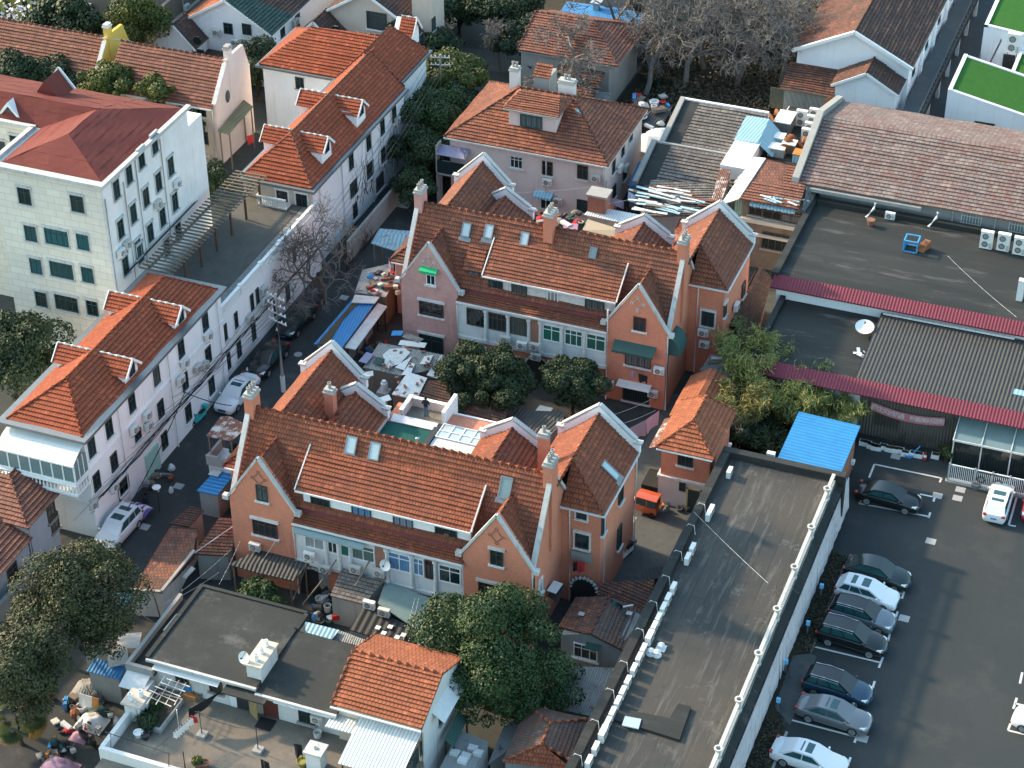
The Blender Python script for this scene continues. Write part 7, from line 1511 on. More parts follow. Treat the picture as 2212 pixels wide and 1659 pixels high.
tree('conifer_tree', 'spreading dark cypress before the brown roofed house', (1135,85), 3.4, (3.2,2.8,2.6), L_CONI, 10000, .3, 40, nb=22, sub=.35, droop=.15)
tree('broadleaf_tree', 'dark tree at the top edge left of the brown roofed house', (1085,25), 4, (4,4,3.5), L_DARK, 7000, .34, 41)
tree('broadleaf_tree', 'low dark tree between the cypress and the pink villa', (1165,150), 2.2, (2.2,2.2,1.9), L_DARK, 4000, .3, 42)
tree('broadleaf_tree', 'dark tree filling the top edge beside the arched pavilion', (990,15), 3.5, (4,4,3.2), L_DARK, 6000, .34, 43)
def bamboo(label, uv, zc, rad, h, ncul, seed, leaf=L_BAMB):
    rng = np.random.default_rng(seed); C_ = G(uv, zc); r = thing('bamboo_clump', label, 'bamboo', (C_.x,C_.y,0), 'bamboo beside the halls'); b = B(); V = []
    for k in range(ncul):
        a = rng.random()*6.28; q = rad*.45*rng.random()**.5; x, y = C_.x+q*math.cos(a), C_.y+q*math.sin(a); a += rng.normal()*.5; ln = rng.uniform(.25,1.)*rad; hh = h*rng.uniform(.65,1.08); pts = []
        for i in range(8): t = i/7; pts.append(np.array([x+math.cos(a)*ln*t**2.2, y+math.sin(a)*ln*t**2.2, hh*(t-.14*t**4)]))
        b.tube(pts, [.03-.003*i for i in range(8)], 4)
        n = 420; i = 7*(.28+.72*rng.random(n)**.8); i0 = np.minimum(i.astype(int), 6); P = np.array(pts); p = P[i0]+(P[i0+1]-P[i0])*(i-i0)[:,None]; p = p+rng.normal(size=(n,3))*np.array([.30,.30,.22]); d = unit(rng.normal(size=(n,3))*.7+np.array([math.cos(a)*.4,math.sin(a)*.4,-.55])); s = unit(np.cross(d, rng.normal(size=(n,3)))); L = (.16+.22*rng.random(n))[:,None]; V.append(np.stack([p-d*L, p+s*.035, p+d*L, p-s*.035], 1))
    obj('culms', b, m_plain('culm', (.16,.15,.05), .7) if seed == 50 else bpy.data.materials['culm'], r); quads_obj('foliage', np.concatenate(V), leaf, r)
L_BAMY = m_leaf('leaf_bamboo_yellow', (.16,.14,.04), (.28,.24,.08), (.13,.14,.05))
bamboo('feathery tall bamboo clump beside the annex roof', (1612,800), 3.2, 2.3, 7.2, 34, 50); bamboo('widest green bamboo clump under the crimson canopy', (1695,850), 2.8, 3.0, 5.4, 44, 51); bamboo('yellowish bamboo clump right of the gatehouse roof', (1597,890), 3., 1.9, 5.8, 26, 52, L_BAMY); bamboo('small bamboo clump behind the blue roofed shed', (1795,890), 2.2, 2.2, 4.2, 26, 53)
tree('broadleaf_tree', 'dark bush in the shadow below the bamboo clumps', (1640,935), 1.6, (2.4,3.,1.6), L_DARK, 6000, .28, 54, 'bush')
tree('broadleaf_tree', 'leafy bush behind the black roofed terrace house', (565,1285), 1.9, (2.0,1.5,1.5), L_MAG, 6000, .24, 55, 'bush')
tree('broadleaf_tree', 'dark bush in the passage below the pergola', (455,395), 2.0, (1.6,2.6,1.8), L_DARK, 5000, .26, 56, 'bush')
for k, (u, r, lb) in enumerate([((0,2,950,1340),.75,'spiky dark palm plant on the terrace'),((0,2,1000,1240),.5,'low green plant in the terrace planter'),((0,2,1275,1600),.35,'pale green seedling in the left terracotta pot'),((0,1,1530,1240),.5,'dark spiky plant on the side loggia')]):
    rng = np.random.default_rng(60+k); p = G(c(*u), TZ+.6 if k != 3 else 3.9); n = 500; V = leaves([(p.x,p.y,p.z-.2,r,r,r*.8)], n, r*.9, rng, .1, .16, .7); quads_obj('plant', V, [L_DARK,L_MAG,L_YEL,L_DARK][k], None, label=lb, cat='plant')
# fan palm in the bottom left corner
pp = G((35,1545), 2.6); pal = thing('palm_tree', 'fan palm with drooping orange brown fronds in the bottom left corner', 'palm tree', (pp.x,pp.y,0)); rng = np.random.default_rng(70); V = []; fm = []
for k in range(44):
    a = rng.random()*6.28; e = rng.uniform(-.5,1.0); d = np.array([math.cos(a)*math.cos(e), math.sin(a)*math.cos(e), math.sin(e)]); tip = np.array(pp)+d*1.3; s = unit(np.cross(d,[0,0,1.]))
    for q in range(15):
        an = (q-7)*.16; dd = unit(d*math.cos(an)+s*math.sin(an)+np.array([0,0,-.25])); t2 = tip+dd*.95; w2 = unit(np.cross(dd,[.1,.2,1.]))*.08; V.append([tip-w2*.3, (tip+t2)/2-w2, t2, (tip+t2)/2+w2]); fm.append(1 if e < -.2 else 0)
quads_obj('fronds', np.array(V), [L_PALM, m_leaf('leaf_dead', (.35,.16,.03), (.25,.12,.03))], pal, np.array(fm)); obj('trunk', B().tube([(pp.x,pp.y,0),tuple(pp)], .16, 8), BARK, pal)
# bare winter trees
def bare_tree(label, base, H, spread, seed, lean=(0,0), mat=BARK_G, levels=6, r0=.32, group=None, thin=.012):
    rng = np.random.default_rng(seed); r = thing('bare_tree', label, 'tree', (base[0],base[1],0), group); segs = []; trunk = []
    def grow(p, d, L, rad, lv):
        n = 3; pts = [p]
        for k in range(n):
            d = unit(d+rng.normal(size=3)*.17+np.array([0,0,.05 if lv < 3 else .0])); q = p+d*L/n; (trunk if lv == 0 else segs).append((p, q, rad*(1-.25*k/n), rad*(1-.25*(k+1)/n))); p = q; pts.append((p, d))
        if lv >= levels: return
        for k in range(3 if lv < 4 else 4):
            src, sd_ = pts[rng.integers(2, n+1)] if k else pts[-1]; ax = unit(rng.normal(size=3)); ax = unit(ax-sd_*ax.dot(sd_)); nd = unit(sd_*.75+ax*rng.uniform(.45,1.0)*spread+np.array([0,0,.10])); grow(src, nd, L*rng.uniform(.62,.84), max(rad*.58, thin), lv+1)
    grow(np.array([base[0],base[1],0.]), unit(np.array([lean[0],lean[1],1.])), H*.27, r0, 0)
    def build(nm, S_, ns):
        P, Q = np.array([s[0] for s in S_]), np.array([s[1] for s in S_]); a0, a1 = np.array([s[2] for s in S_]), np.array([s[3] for s in S_]); d = unit(Q-P); u_ = unit(np.cross(d, np.array([.31,.17,.93]))); v_ = np.cross(d, u_); V = []
        for i in range(ns):
            t0, t1 = 2*math.pi*i/ns, 2*math.pi*(i+1)/ns; e0 = u_*math.cos(t0)+v_*math.sin(t0); e1 = u_*math.cos(t1)+v_*math.sin(t1)
            V.append(np.stack([P+e0*a0[:,None], P+e1*a0[:,None], Q+e1*a1[:,None], Q+e0*a1[:,None]], 1))
        quads_obj(nm, np.concatenate(V), mat, r)
    build('trunk', trunk, 7); build('branches', segs, 3); return r
bt = G((668,655), 0); bare_tree('gnarled bare tree leaning over the parked cars in the lane', (-68.9,133.5), 12, 1.25, 5, (.15,-.1), m_plain('bark_mid', (.13,.115,.10), .95), 6, .30, thin=.022)
BT = [((1630,130),(.1,.1),14,21,.32,'pale bare tree right of the middle of the grove'),((1520,150),(.1,-.1),14,22,.3,'pale bare tree in the shaded heart of the grove'),((1400,130),(.1,.1),14,23,.3,'pale bare tree left of the middle of the grove'),((1470,15),(0,0),13,24,.3,'pale bare tree at the top edge of the grove'),((1640,40),(0,0),14,25,.3,'pale bare tree at the top right of the grove'),((1238,226),(.35,.1),13.5,1,.45,'pale bare tree with dark leaning trunk right of the pink villa'),((1395,205),(.1,.2),14,2,.3,'pale bare tree behind the grey tiled sheds'),((1330,120),(0,.1),14,3,.3,'pale bare tree in front of the brown roofed house'),((1480,190),(-.1,.1),13,4,.3,'pale bare tree in the middle of the grove'),((1590,185),(.15,0),13,6,.35,'pale bare tree above the roof plant'),((1690,190),(-.1,.1),13,7,.35,'pale bare tree reaching over the white gabled house'),((1560,70),(0,0),13,8,.3,'pale bare tree behind the middle of the grove'),((1440,70),(0,0),13,9,.3,'pale bare tree near the blue sheet roof'),((1700,60),(-.2,0),13,10,.3,'pale bare tree before the long brown roof'),((1080,150),(0,0),7,11,.12,'thin bare sapling between the cypress and the tree row')]
for u, ln, H, sd_, r0, lb in BT: p = G(u, 0); bare_tree(lb, (p.x,p.y), H, 1.15, 100+sd_, ln, BARK_G, 6, r0, 'bare trees at the top', .03)
p = G((1590,1000), 0); bare_tree('thin bare shrub behind the little gatehouse', (p.x,p.y), 5.5, 1.0, 120, (0,0), BARK_G, 5, .07)
sheet('woodland_floor', [(-57,171),(-35,171),(-36,215),(-80,215),(-74,188),(-57,187)], SOIL, .008)
rng = np.random.default_rng(80); n = 26000; x = rng.uniform(-56,-36,n); y = rng.uniform(172,205,n); z = rng.random(n)**2*1.6*(.4+.6*np.sin(x*.7)*np.sin(y*.5)); P_ = np.stack([x,y,np.maximum(z,.05)],1); t = unit(rng.normal(size=(n,3))); s = unit(np.cross(t, rng.normal(size=(n,3)))); V = np.stack([P_-t*.2,P_+s*.1,P_+t*.2,P_-s*.1],1)
quads_obj('undergrowth', V, L_SCRUB, None, label='brown green undergrowth below the bare trees', cat='undergrowth', kind='stuff')
rng = np.random.default_rng(81); n = 7000; y = rng.uniform(66,116,n); x = rng.uniform(-20.1,-18.9,n); k_ = (y < 98)|(y > 105.2); P_ = np.stack([x,y,.16+rng.random(n)*.18],1)[k_]; n = len(P_); t = unit(rng.normal(size=(n,3))); s = unit(np.cross(t, rng.normal(size=(n,3)))); V = np.stack([P_-t*.12,P_+s*.05,P_+t*.12,P_-s*.05],1)
quads_obj('dry_grass', V, L_SCRUB, None, label='dry grass on the strip beside the car park', cat='grass', kind='stuff')
for k, (u, m, lb) in enumerate([((20,45),L_BLOSS,'white blossoming magnolia branches in the top left corner')]):
    rng = np.random.default_rng(90); p = G((28,38), 6); bare_tree(lb, (p.x,p.y), 9, 1.1, 91, (0,0), BARK, 5, .15)
    n = 220; V = leaves([(p.x+1,p.y,6.,4.2,3.5,3.6)], n, .4, rng, 0, .9, .8); o = [t for t in bpy.data.objects if t.get('label') == lb][0]; quads_obj('blossom', V, L_BLOSS, o)
def twig_wall(label, pts, seed, n, h):
    random.seed(seed); b = B()
    for k in range(n):
        t = random.random(); p = Vector(pts[0]).lerp(Vector(pts[1]), t); q = [p]
        for s in range(5): p = p+Vector((random.uniform(-.35,.35),random.uniform(-.35,.35),random.uniform(.05,h/4))); q.append(p)
        b.tube(q, [.03-.004*i for i in range(6)], 3)
    obj('dry_shrub', b, BARK, None, label, 'shrub')
twig_wall('tangle of dry twigs along the low lane wall', (-69.1,139.5,0), 1, 40, 3.) if 0 else twig_wall('tangle of dry twigs along the low lane wall', [(-69.0,137.5,.2),(-68.9,143.5,.2)], 1, 46, 2.6)
twig_wall('dry twigs behind the white planter boxes', [(-20.5,130.3,.2),(-15,130.3,.2)], 2, 30, 2.0)
# ---------------------------------------------------------------- vehicles
def paint(name, col_, metal=.3): 
    m = m_plain(name, col_, .28, .5, .06, metal); m.node_tree.nodes['Principled BSDF'].inputs['Coat Weight'].default_value = .6; return m
CARP = {}
CGLASS = m_plain('car_glass', (.02,.075,.08), .07, .8, .1); RIM = m_plain('wheel_rim', (.5,.5,.5), .35, .5, .2, .6); LAMP = m_plain('headlamp', (.7,.72,.72), .15, .7, .1); TAIL = m_plain('tail_lamp', (.35,.02,.02), .25, .5, .1); PLATE = m_plain('number_plate', (.05,.18,.5), .5); CHROME = m_plain('chrome', (.65,.65,.65), .2, .5, .1, .9)
def car(label, x, y, head, kind, body, roofm=None, sunroof=False, rails=False, L=4.7, W=1.84, group='cars in the car park', shade=None):
    K = {'sedan':(1.46,(-.40,-.20,.07,.25),.92,1.0),'suv':(1.66,(-.485,-.41,.05,.23),1.02,1.06),'hatch':(1.5,(-.47,-.36,.06,.27),.95,1.0),'coupe':(1.6,(-.45,-.22,.05,.23),1.02,1.05),'wagon':(1.6,(-.48,-.39,.05,.24),.99,1.03)}[kind]
    H, (rb, rr_, fr_, fb), belt, hood = K; r = thing('parked_car', label, 'car', (x,y,0), group, 0); r.rotation_euler.z = head; ORG[r.name] = (0,0,0)
    st = [(-.5,.72,.36,.62,.74),(-.488,.86,.24,.78,belt-.03),(-.44,.95,.2,belt-.06,belt+.03),(-.3,1.,.19,belt-.02,belt+.04),(0,1.,.19,belt-.03,belt+.03),(.2,1.,.19,belt-.05,belt+.02),(.32,.99,.19,belt-.1,hood*.93),(.42,.95,.2,.76,.86),(.475,.86,.22,.66,.74),(.5,.66,.3,.52,.6)]
    b = B(); rings = []
    for t, w_, z0, zs, zt in st:
        X = t*L; hw = w_*W/2; half = [(0,z0),(hw*.88,z0),(hw*.985,z0+.14),(hw,(z0+zs)/2),(hw*.985,zs-.06),(hw*.93,zs+.01),(hw*.6,zt),(0,zt+.02)]
        rings.append([(X,p[0],p[1]) for p in half]+[(X,-p[0],p[1]) for p in half[-2:0:-1]])
    for A, C in zip(rings, rings[1:]):
        n = len(A)
        for i in range(n): b.face([A[i],C[i],C[(i+1)%n],A[(i+1)%n]])
    b.face(rings[0]); b.face(rings[-1][::-1]); bd = obj('body', b, body, r, smooth=.6)
    # cabin
    zb = belt-.02; wb, wt = W*.45, W*.365; P = lambda t, s, z, w_: (t*L, s*w_, z)
    prof = [(rb,zb,wb*.93),(rr_,H-.06,wt*.96),((rr_+fr_)/2-.02,H,wt*1.02),(fr_,H-.03,wt),(fb,zb+.02,wb*.97)]
    b = B()
    for (t0,z0,w0),(t1,z1,w1) in zip(prof, prof[1:]): b.face([P(t0,-1,z0,w0),P(t1,-1,z1,w1),P(t1,1,z1,w1),P(t0,1,z0,w0)][::-1])
    for s in (-1,1):
        q = [P(t,s,z,w_) for t,z,w_ in prof]; b.face([q[0],q[1],q[3],q[4]] if s < 0 else [q[4],q[3],q[1],q[0]]); b.face([q[1],q[2],q[3]] if s < 0 else [q[3],q[2],q[1]])
    rf = obj('roof', b, roofm or body, r, smooth=.5)
    def pane(name, q, m=CGLASS, par=r, off=.012):
        q = [Vector(v) for v in q]; n = (q[1]-q[0]).cross(q[2]-q[0]).normalized(); ce = sum(q, Vector())/len(q)
        if n.dot(ce-Vector((0,0,belt*.8))) < 0: n = -n
        bb = B(); slab_ = [v+n*off for v in q]; bb.face(slab_); lo = [v-n*.03 for v in q]
        for i in range(len(q)): k = (i+1)%len(q); bb.face([lo[i],lo[k],slab_[k],slab_[i]])
        return obj(name, bb, m, par)
    def lerp4(a, b_, u0, u1, w0, w1): 
        f = lambda u, s: [a[0]+(b_[0]-a[0])*u, s, a[1]+(b_[1]-a[1])*u]
        ww = lambda u: a[2]+(b_[2]-a[2])*u
        return [f(u0,-ww(u0)*w0), f(u0,ww(u0)*w0), f(u1,ww(u1)*w1), f(u1,-ww(u1)*w1)]
    pane('windscreen', lerp4(prof[4],prof[3],.1,.93,.9,.88), shade or CGLASS); pane('rear_window', lerp4(prof[0],prof[1],.2,.9,.84,.84))
    for s in (-1,1):
        def S_(t, u): 
            # point on the side between belt (u=0) and roof (u=1), t along the length fraction
            lo = rb+(fb-rb)*t; hi = rr_+(fr_-rr_)*t; z = zb+.03+(H-.1-zb)*u; w_ = wb*.96+(wt-wb*.96)*u; return (( lo+(hi-lo)*u)*L, s*(w_+.004), z)
        for t0, t1 in ((.06,.27),(.30,.56),(.59,.93)) if kind != 'sedan' else ((.12,.5),(.53,.92)): pane('side_window', [S_(t0,.08),S_(t1,.08),S_(t1,.9),S_(t0,.9)])
        obj('mirror', B().hexa([(L*.19,s*W*.47,belt-.02),(L*.215,s*W*.47,belt-.02),(L*.21,s*W*.56,belt),(L*.185,s*W*.56,belt),(L*.19,s*W*.47,belt+.13),(L*.215,s*W*.47,belt+.12),(L*.21,s*W*.56,belt+.13),(L*.185,s*W*.56,belt+.14)]), body, r)
        obj('headlight', B().hexa([(L*.435,s*W*.32,.66),(L*.487,s*W*.28,.62),(L*.46,s*W*.43,.66),(L*.40,s*W*.47,.70),(L*.425,s*W*.31,.80),(L*.475,s*W*.28,.735),(L*.447,s*W*.42,.765),(L*.395,s*W*.46,.82)]), LAMP, r)
        obj('tail_light', B().box(-L*.497,-L*.455,s*W*.30,s*W*.445,.78,.9), TAIL, r)
        for t in (-.295,.305):
            X = t*L; wr = .335; yw = s*(W/2-.10); b = B(); pr = [(X+wr*math.cos(a),wr+wr*math.sin(a)) for a in [2*math.pi*i/18 for i in range(18)]]; b.prism('y', pr, yw-.11*1, yw+.11)
            wl_ = obj('wheel', b, BLACK, r, smooth=.5); b = B(); yo = yw+s*.112
            b.prism('y', [(X+.235*math.cos(a),wr+.235*math.sin(a)) for a in [2*math.pi*i/14 for i in range(14)]], yo-.006, yo+.004); rim = obj('rim', b, GREYM, wl_)
            b = B()
            for q in range(5): a = q*1.2566; b.beam((X,yo+s*.01,wr),(X+.22*math.cos(a),yo+s*.01,wr+.22*math.sin(a)),.02,.07)
            b.prism('y', [(X+(.24 if i%2 == 0 else .24)*math.cos(a),wr+.24*math.sin(a)) for i, a in enumerate([2*math.pi*i/14 for i in range(14)])], yo-.02, yo-.007); obj('spokes', b, RIM, wl_)
            a_ = [(X+.41*math.cos(a),wr+.41*math.sin(a)) for a in [math.pi*i/10 for i in range(11)]]; obj('wheel_arch', B().prism('y', a_, s*(W/2-.05), s*(W/2+.006)), BLACK, r) if False else None
        if rails: obj('roof_rail', B().tube([(rr_*L+.05,s*wt*.9,H-.0),((rr_+fr_)/2*L,s*wt*.96,H+.05),(fr_*L-.1,s*wt*.9,H+.0)], .025, 5), CHROME, r); obj('window_trim', B().tube([S_(.05,.92),S_(.5,.97),S_(.93,.9)], .014, 4), CHROME, r)
    obj('grille', B().box(L*.485,L*.5+.012,-.34,.34,.4,.6), BLACK, r); obj('number_plate', B().box(L*.5+.013,L*.5+.025,-.22,.22,.36,.47).box(-L*.5-.02,-L*.5-.005,-.22,.22,.55,.67), PLATE, r)
    if sunroof: zt = H+.004; obj('sunroof', B().hexa([(rr_*L+.45,-wt*.68,H-.035),(fr_*L-.12,-wt*.68,H-.035),(fr_*L-.12,wt*.68,H-.035),(rr_*L+.45,wt*.68,H-.035),(rr_*L+.45,-wt*.68,H+.0),(fr_*L-.12,-wt*.68,H-.018),(fr_*L-.12,wt*.68,H-.018),(rr_*L+.45,wt*.68,H+.0)]), CGLASS, rf)
    return r
W_P = paint('paint_white', (.72,.72,.73), 0); K_P = paint('paint_black', (.012,.016,.017)); DG_P = paint('paint_blackgreen', (.014,.026,.026)); GB_P = paint('paint_greyblue', (.14,.165,.20)); NV_P = paint('paint_navy', (.02,.055,.095)); GR_P = paint('paint_grey', (.17,.175,.19)); RD_P = paint('paint_red', (.35,.02,.03)); BLK_R = paint('paint_roofblack', (.012,.013,.014)); SHADE = m_plain('sunshade', (.22,.50,.50), .4)
def at(u, z=.75): p = G(u, z); return p.x, p.y
car('blackish green coupe style car at the top of the parked row', *at(c(3,2,715,385)), R(-4), 'coupe', DG_P, L=4.75)
car('white hatchback with dark sunroof, second in the parked row', *at(c(3,2,645,512)), R(-4), 'hatch', W_P, sunroof=True, L=4.45)
car('grey blue car with black glass roof, third in the parked row', *at(c(3,2,615,655)), R(-4), 'wagon', GB_P, BLK_R, rails=True, L=4.6)
car('black car with pale sunshade behind its windscreen, fourth in the parked row', *at(c(3,2,548,802)), R(-4), 'suv', K_P, BLK_R, rails=True, L=4.85, shade=SHADE)
car('dark navy car alone between two painted lines, fifth in the parked row', *at(c(3,2,455,1122)), R(-4), 'wagon', NV_P, BLK_R, rails=True, L=4.65)
car('grey saloon with panoramic sunroof, sixth in the parked row', *at(c(3,2,430,1295)), R(-4), 'sedan', GR_P, sunroof=True, L=4.95)
car('white saloon cut by the bottom edge of the car park', *at(c(3,2,270,1580)), R(-4), 'sedan', W_P, sunroof=True, L=4.95)
car('black saloon parked before the dark corrugated front', *at(c(3,1,785,1548)), R(-3), 'sedan', K_P, L=4.85)
car('white car with its tail to the camera near the bar fence', *at(c(3,1,1497,1580)), R(90), 'hatch', W_P, sunroof=True, L=4.4, W=1.8)
car('red car cut by the right edge beside the white one', *at((2242,1080)), R(-90), 'suv', RD_P, L=4.6)
car('white car entering at the lower right edge of the car park', *at((2262,1560)), R(174), 'hatch', W_P, L=4.4)
LG = 'cars parked in the lane'
car('white saloon with sunroof parked against the white row house', *at((512,845)), R(-92), 'sedan', W_P, sunroof=True, L=5.0, group=LG)
car('white high car with panoramic roof nearest in the lane', *at((254,1140)), R(-92), 'suv', W_P, sunroof=True, L=4.65, group=LG)
car('black car behind the white saloon in the lane', *at((578,772)), R(-92), 'sedan', K_P, L=4.9, group=LG)
car('black car under the gnarled bare tree in the lane', *at((640,688)), R(-92), 'sedan', DG_P, L=4.8, group=LG)
# painted bays, covers
def mark(a, d, w_=.15):
    p, q = G(c(*a), 0), G(c(*d), 0); d_ = (q-p).normalized(); s = Vector((-d_.y,d_.x,0))*w_/2; obj('parking_line', B().face([(t.x,t.y,.009) for t in (p-s,q-s,q+s,p+s)]), LINE_W, kind='structure')
for a, d in (((3,2,295,872),(3,2,728,976)),((3,2,745,940),(3,2,718,1010)),((3,2,120,1340),(3,2,572,1458)),((3,2,590,1420),(3,2,560,1495)),((3,2,888,500),(3,2,868,562)),((3,2,840,522),(3,2,872,530)),((3,2,840,645),(3,2,820,710)),((3,2,790,790),(3,2,772,858)),((3,2,692,1097),(3,2,668,1170)),((3,2,535,1590),(3,2,510,1659)),
    ((3,1,690,1350),(3,1,1125,1440)),((3,1,1125,1440),(3,1,1112,1467)),((3,1,690,1350),(3,1,655,1437)),((3,1,985,1543),(3,1,1080,1563)),((3,1,1085,1550),(3,1,1072,1592)),((3,1,590,1603),(3,2,1045,30)),((3,1,612,1570),(3,1,592,1605)),((3,2,1052,3),(3,2,1040,38)),((3,1,1620,1530),(3,1,1585,1659)),((3,2,1585,0),(3,2,1560,85)),((3,2,1560,85),(3,2,1606,93)),
    ((3,2,1648,1040),(3,2,1632,1112)),((3,2,1612,1205),(3,2,1590,1275)),((3,2,1600,1240),(3,2,1659,1255)),((3,2,1572,1370),(3,2,1555,1415)),((3,2,1555,1415),(3,2,1700,1450)),((3,2,640,1255),(3,2,628,1262))): mark(a, d)
CV = m_plain('cover_plate', (.36,.36,.355), .7, .3, .5, sc=6.)
for k, (u, lb) in enumerate([((3,2,1055,190),'pale square drain cover alone in the middle of the car park'),((3,2,882,690),'pale square drain cover before the grey blue car'),((3,2,612,1467),'pale square drain cover before the grey saloon'),((3,1,1247,1515),'upper of two pale drain covers left of the round bollard'),((3,1,1228,1570),'lower of two pale drain covers left of the round bollard'),((3,1,1098,1553),'pale drain cover on the painted bay end before the black saloon'),((3,1,828,1300),'grated drain cover before the white planter boxes'),((0,1,1158,1492),'pale square drain cover in the lane below the mint shop front'),((0,2,938,97),'pale square drain cover in the lane beside the nearest white car'),((1,1,570,270),'square drain cover in the lane beside the blue shack'),((1,1,273,638),'round pale drain cover beside the utility pole'),((2,1,790,1290) if 0 else (2,2,772,45),'square drain cover beside the front villa wall')]):
    p = G(c(*u), 0); obj('drain_cover', B().box(p.x-.36,p.x+.36,p.y-.33,p.y+.33,.006,.02) if k != 10 else B().cyl(p.x,p.y,.006,.02,.35), CV, None, lb, 'drain cover')
p = G(c(3,1,1345,1500), 0); obj('bollard', B().lathe(p.x,p.y,[(.33,0),(.34,.38),(.3,.45),(.05,.46)],16), GREYM, None, 'short fat round grey bollard near the bar fence', 'bollard')
# planter boxes, cone
for k, u in enumerate([(3,1,618,1205),(3,1,645,1212),(3,1,668,1225),(3,1,692,1235),(3,1,712,1237),(3,1,748,1232),(3,1,785,1245),(3,1,820,1250),(3,1,855,1255),(3,1,890,1275),(3,1,945,1278),(3,1,980,1285),(3,1,1085,1290)]):
    p = G(c(*u), .25); o = obj('planter_box', B().box(p.x-.3,p.x+.3,p.y-.22,p.y+.22,0,.36), WHITE, None, 'white planter box in the row before the dark corrugated front' if k < 12 else 'widest white planter box at the right end of the row', 'planter', 'white planter boxes'); obj('soil', B().box(p.x-.25,p.x+.25,p.y-.17,p.y+.17,.361,.375), SOIL, o)
p = G(c(3,1,1015,1320), 0); cn = thing('traffic_cone', 'red and white traffic cone before the planter boxes', 'traffic cone', (p.x,p.y,0)); obj('base', B().box(p.x-.22,p.x+.22,p.y-.22,p.y+.22,0,.05), BLACK, cn); obj('cone', B().lathe(p.x,p.y,[(.17,.05),(.04,.75)],12), CL_RED, cn); obj('stripe', B().lathe(p.x,p.y,[(.135,.28),(.1,.48)],12,closed=False), WHITE, cn)
p = G(c(3,1,915,1285), .2); obj('blue_scoop', B().lathe(p.x,p.y,[(.3,0),(.4,.25),(.36,.25),(.28,.06)],12).beam((p.x+.2,p.y,.2),(p.x+.7,p.y+.4,.9),.08,.05), m_plain('plastic_blue', (.04,.35,.75), .4), None, 'bright blue plastic scoop before the planter boxes', 'scoop')
tree('potted_palm', 'large potted plant beside the bar fence', c(3,1,1165,1265), .9, (.8,.8,.6), L_PALM, 1500, .4, 77, 'plant', 8, .2, .2)
for k, u in enumerate([(3,2,345,510),(3,2,258,750),(3,2,65,1250),(3,2,115,1000)]):
    p = G(c(*u), .7); lb = ['charging post with blue top beside the white hatchback','charging post with blue top beside the fourth parked car','charging post with blue top beside the grey saloon','charging post with blue top on the hoarding by the concrete bay'][k]; ch = thing('charging_post', lb, 'charging post', (p.x,p.y,.16), 'charging posts'); obj('post', B().box(p.x-.06,p.x+.06,p.y-.06,p.y+.06,.1,.95), GREYM, ch); obj('head', B().box(p.x-.13,p.x+.13,p.y-.09,p.y+.09,.95,1.3), m_plain('plastic_lightblue', (.2,.55,.85), .4) if k == 0 else bpy.data.materials['plastic_lightblue'], ch); obj('charging_cable', B().tube([(p.x+.1,p.y,1.),(p.x+.35,p.y-.3,.3),(p.x+.2,p.y-.7,.2),(p.x+.5,p.y-.4,.2)], .025, 5), BLACK, ch)
# two and three wheelers
def wheel(b, x, y, r, t=.05): b.tube([(x+r*math.cos(a),y,r+.0+r*math.sin(a)) for a in [2*math.pi*i/16 for i in range(17)]], t, 5)
def scooter(label, u, head, m, name='scooter'):
    p = G(c(*u), .4); r = thing(name, label, 'scooter', (p.x,p.y,0)); r.rotation_euler.z = head; ORG[r.name] = (0,0,0)
    for x in (-.6,.62): b = B(); b.tube([(x+.2*math.cos(a),0,.24+.2*math.sin(a)) for a in [2*math.pi*i/14 for i in range(15)]], .055, 6); b.cyl(x,0,.2,.28,.05); obj('wheel', b, BLACK, r)
    b = B(); b.prism('y', [(-.75,.38),(-.2,.3),(.3,.26),(.3,.34),(-.1,.42),(-.2,.7),(-.8,.78)], -.14, .14); b.prism('y', [(.42,.3),(.62,.42),(.44,1.0),(.34,1.0),(.28,.3)], -.17, .17); obj('body', b, m, r); obj('seat', B().prism('y', [(-.8,.78),(-.15,.72),(-.1,.8),(-.5,.86),(-.85,.85)], -.13, .13), BLACK, r)
    obj('handlebar', B().tube([(.36,-.34,1.08),(.42,-.1,1.03),(.42,.1,1.03),(.36,.34,1.08)], .025, 5).tube([(.42,0,1.0),(.62,0,.25)], .04, 5), BLACK, r); obj('rear_box', B().box(-1.05,-.72,-.2,.2,.86,1.18), m if 'teal' in label else GREYM, r); return r
scooter('white scooter beside the right wall of the front villa', (2,2,735,270), R(-110), AC_W); scooter('teal delivery scooter against the white row house', (0,1,1290,1050), R(-100), m_plain('paint_teal', (.03,.42,.42), .35)); scooter('dark scooter beside the shop front in the lane', (0,1,945,1570), R(-60), K_P); scooter('black scooter in the heap at lower left', (0,2,575,1480), R(-20), K_P)
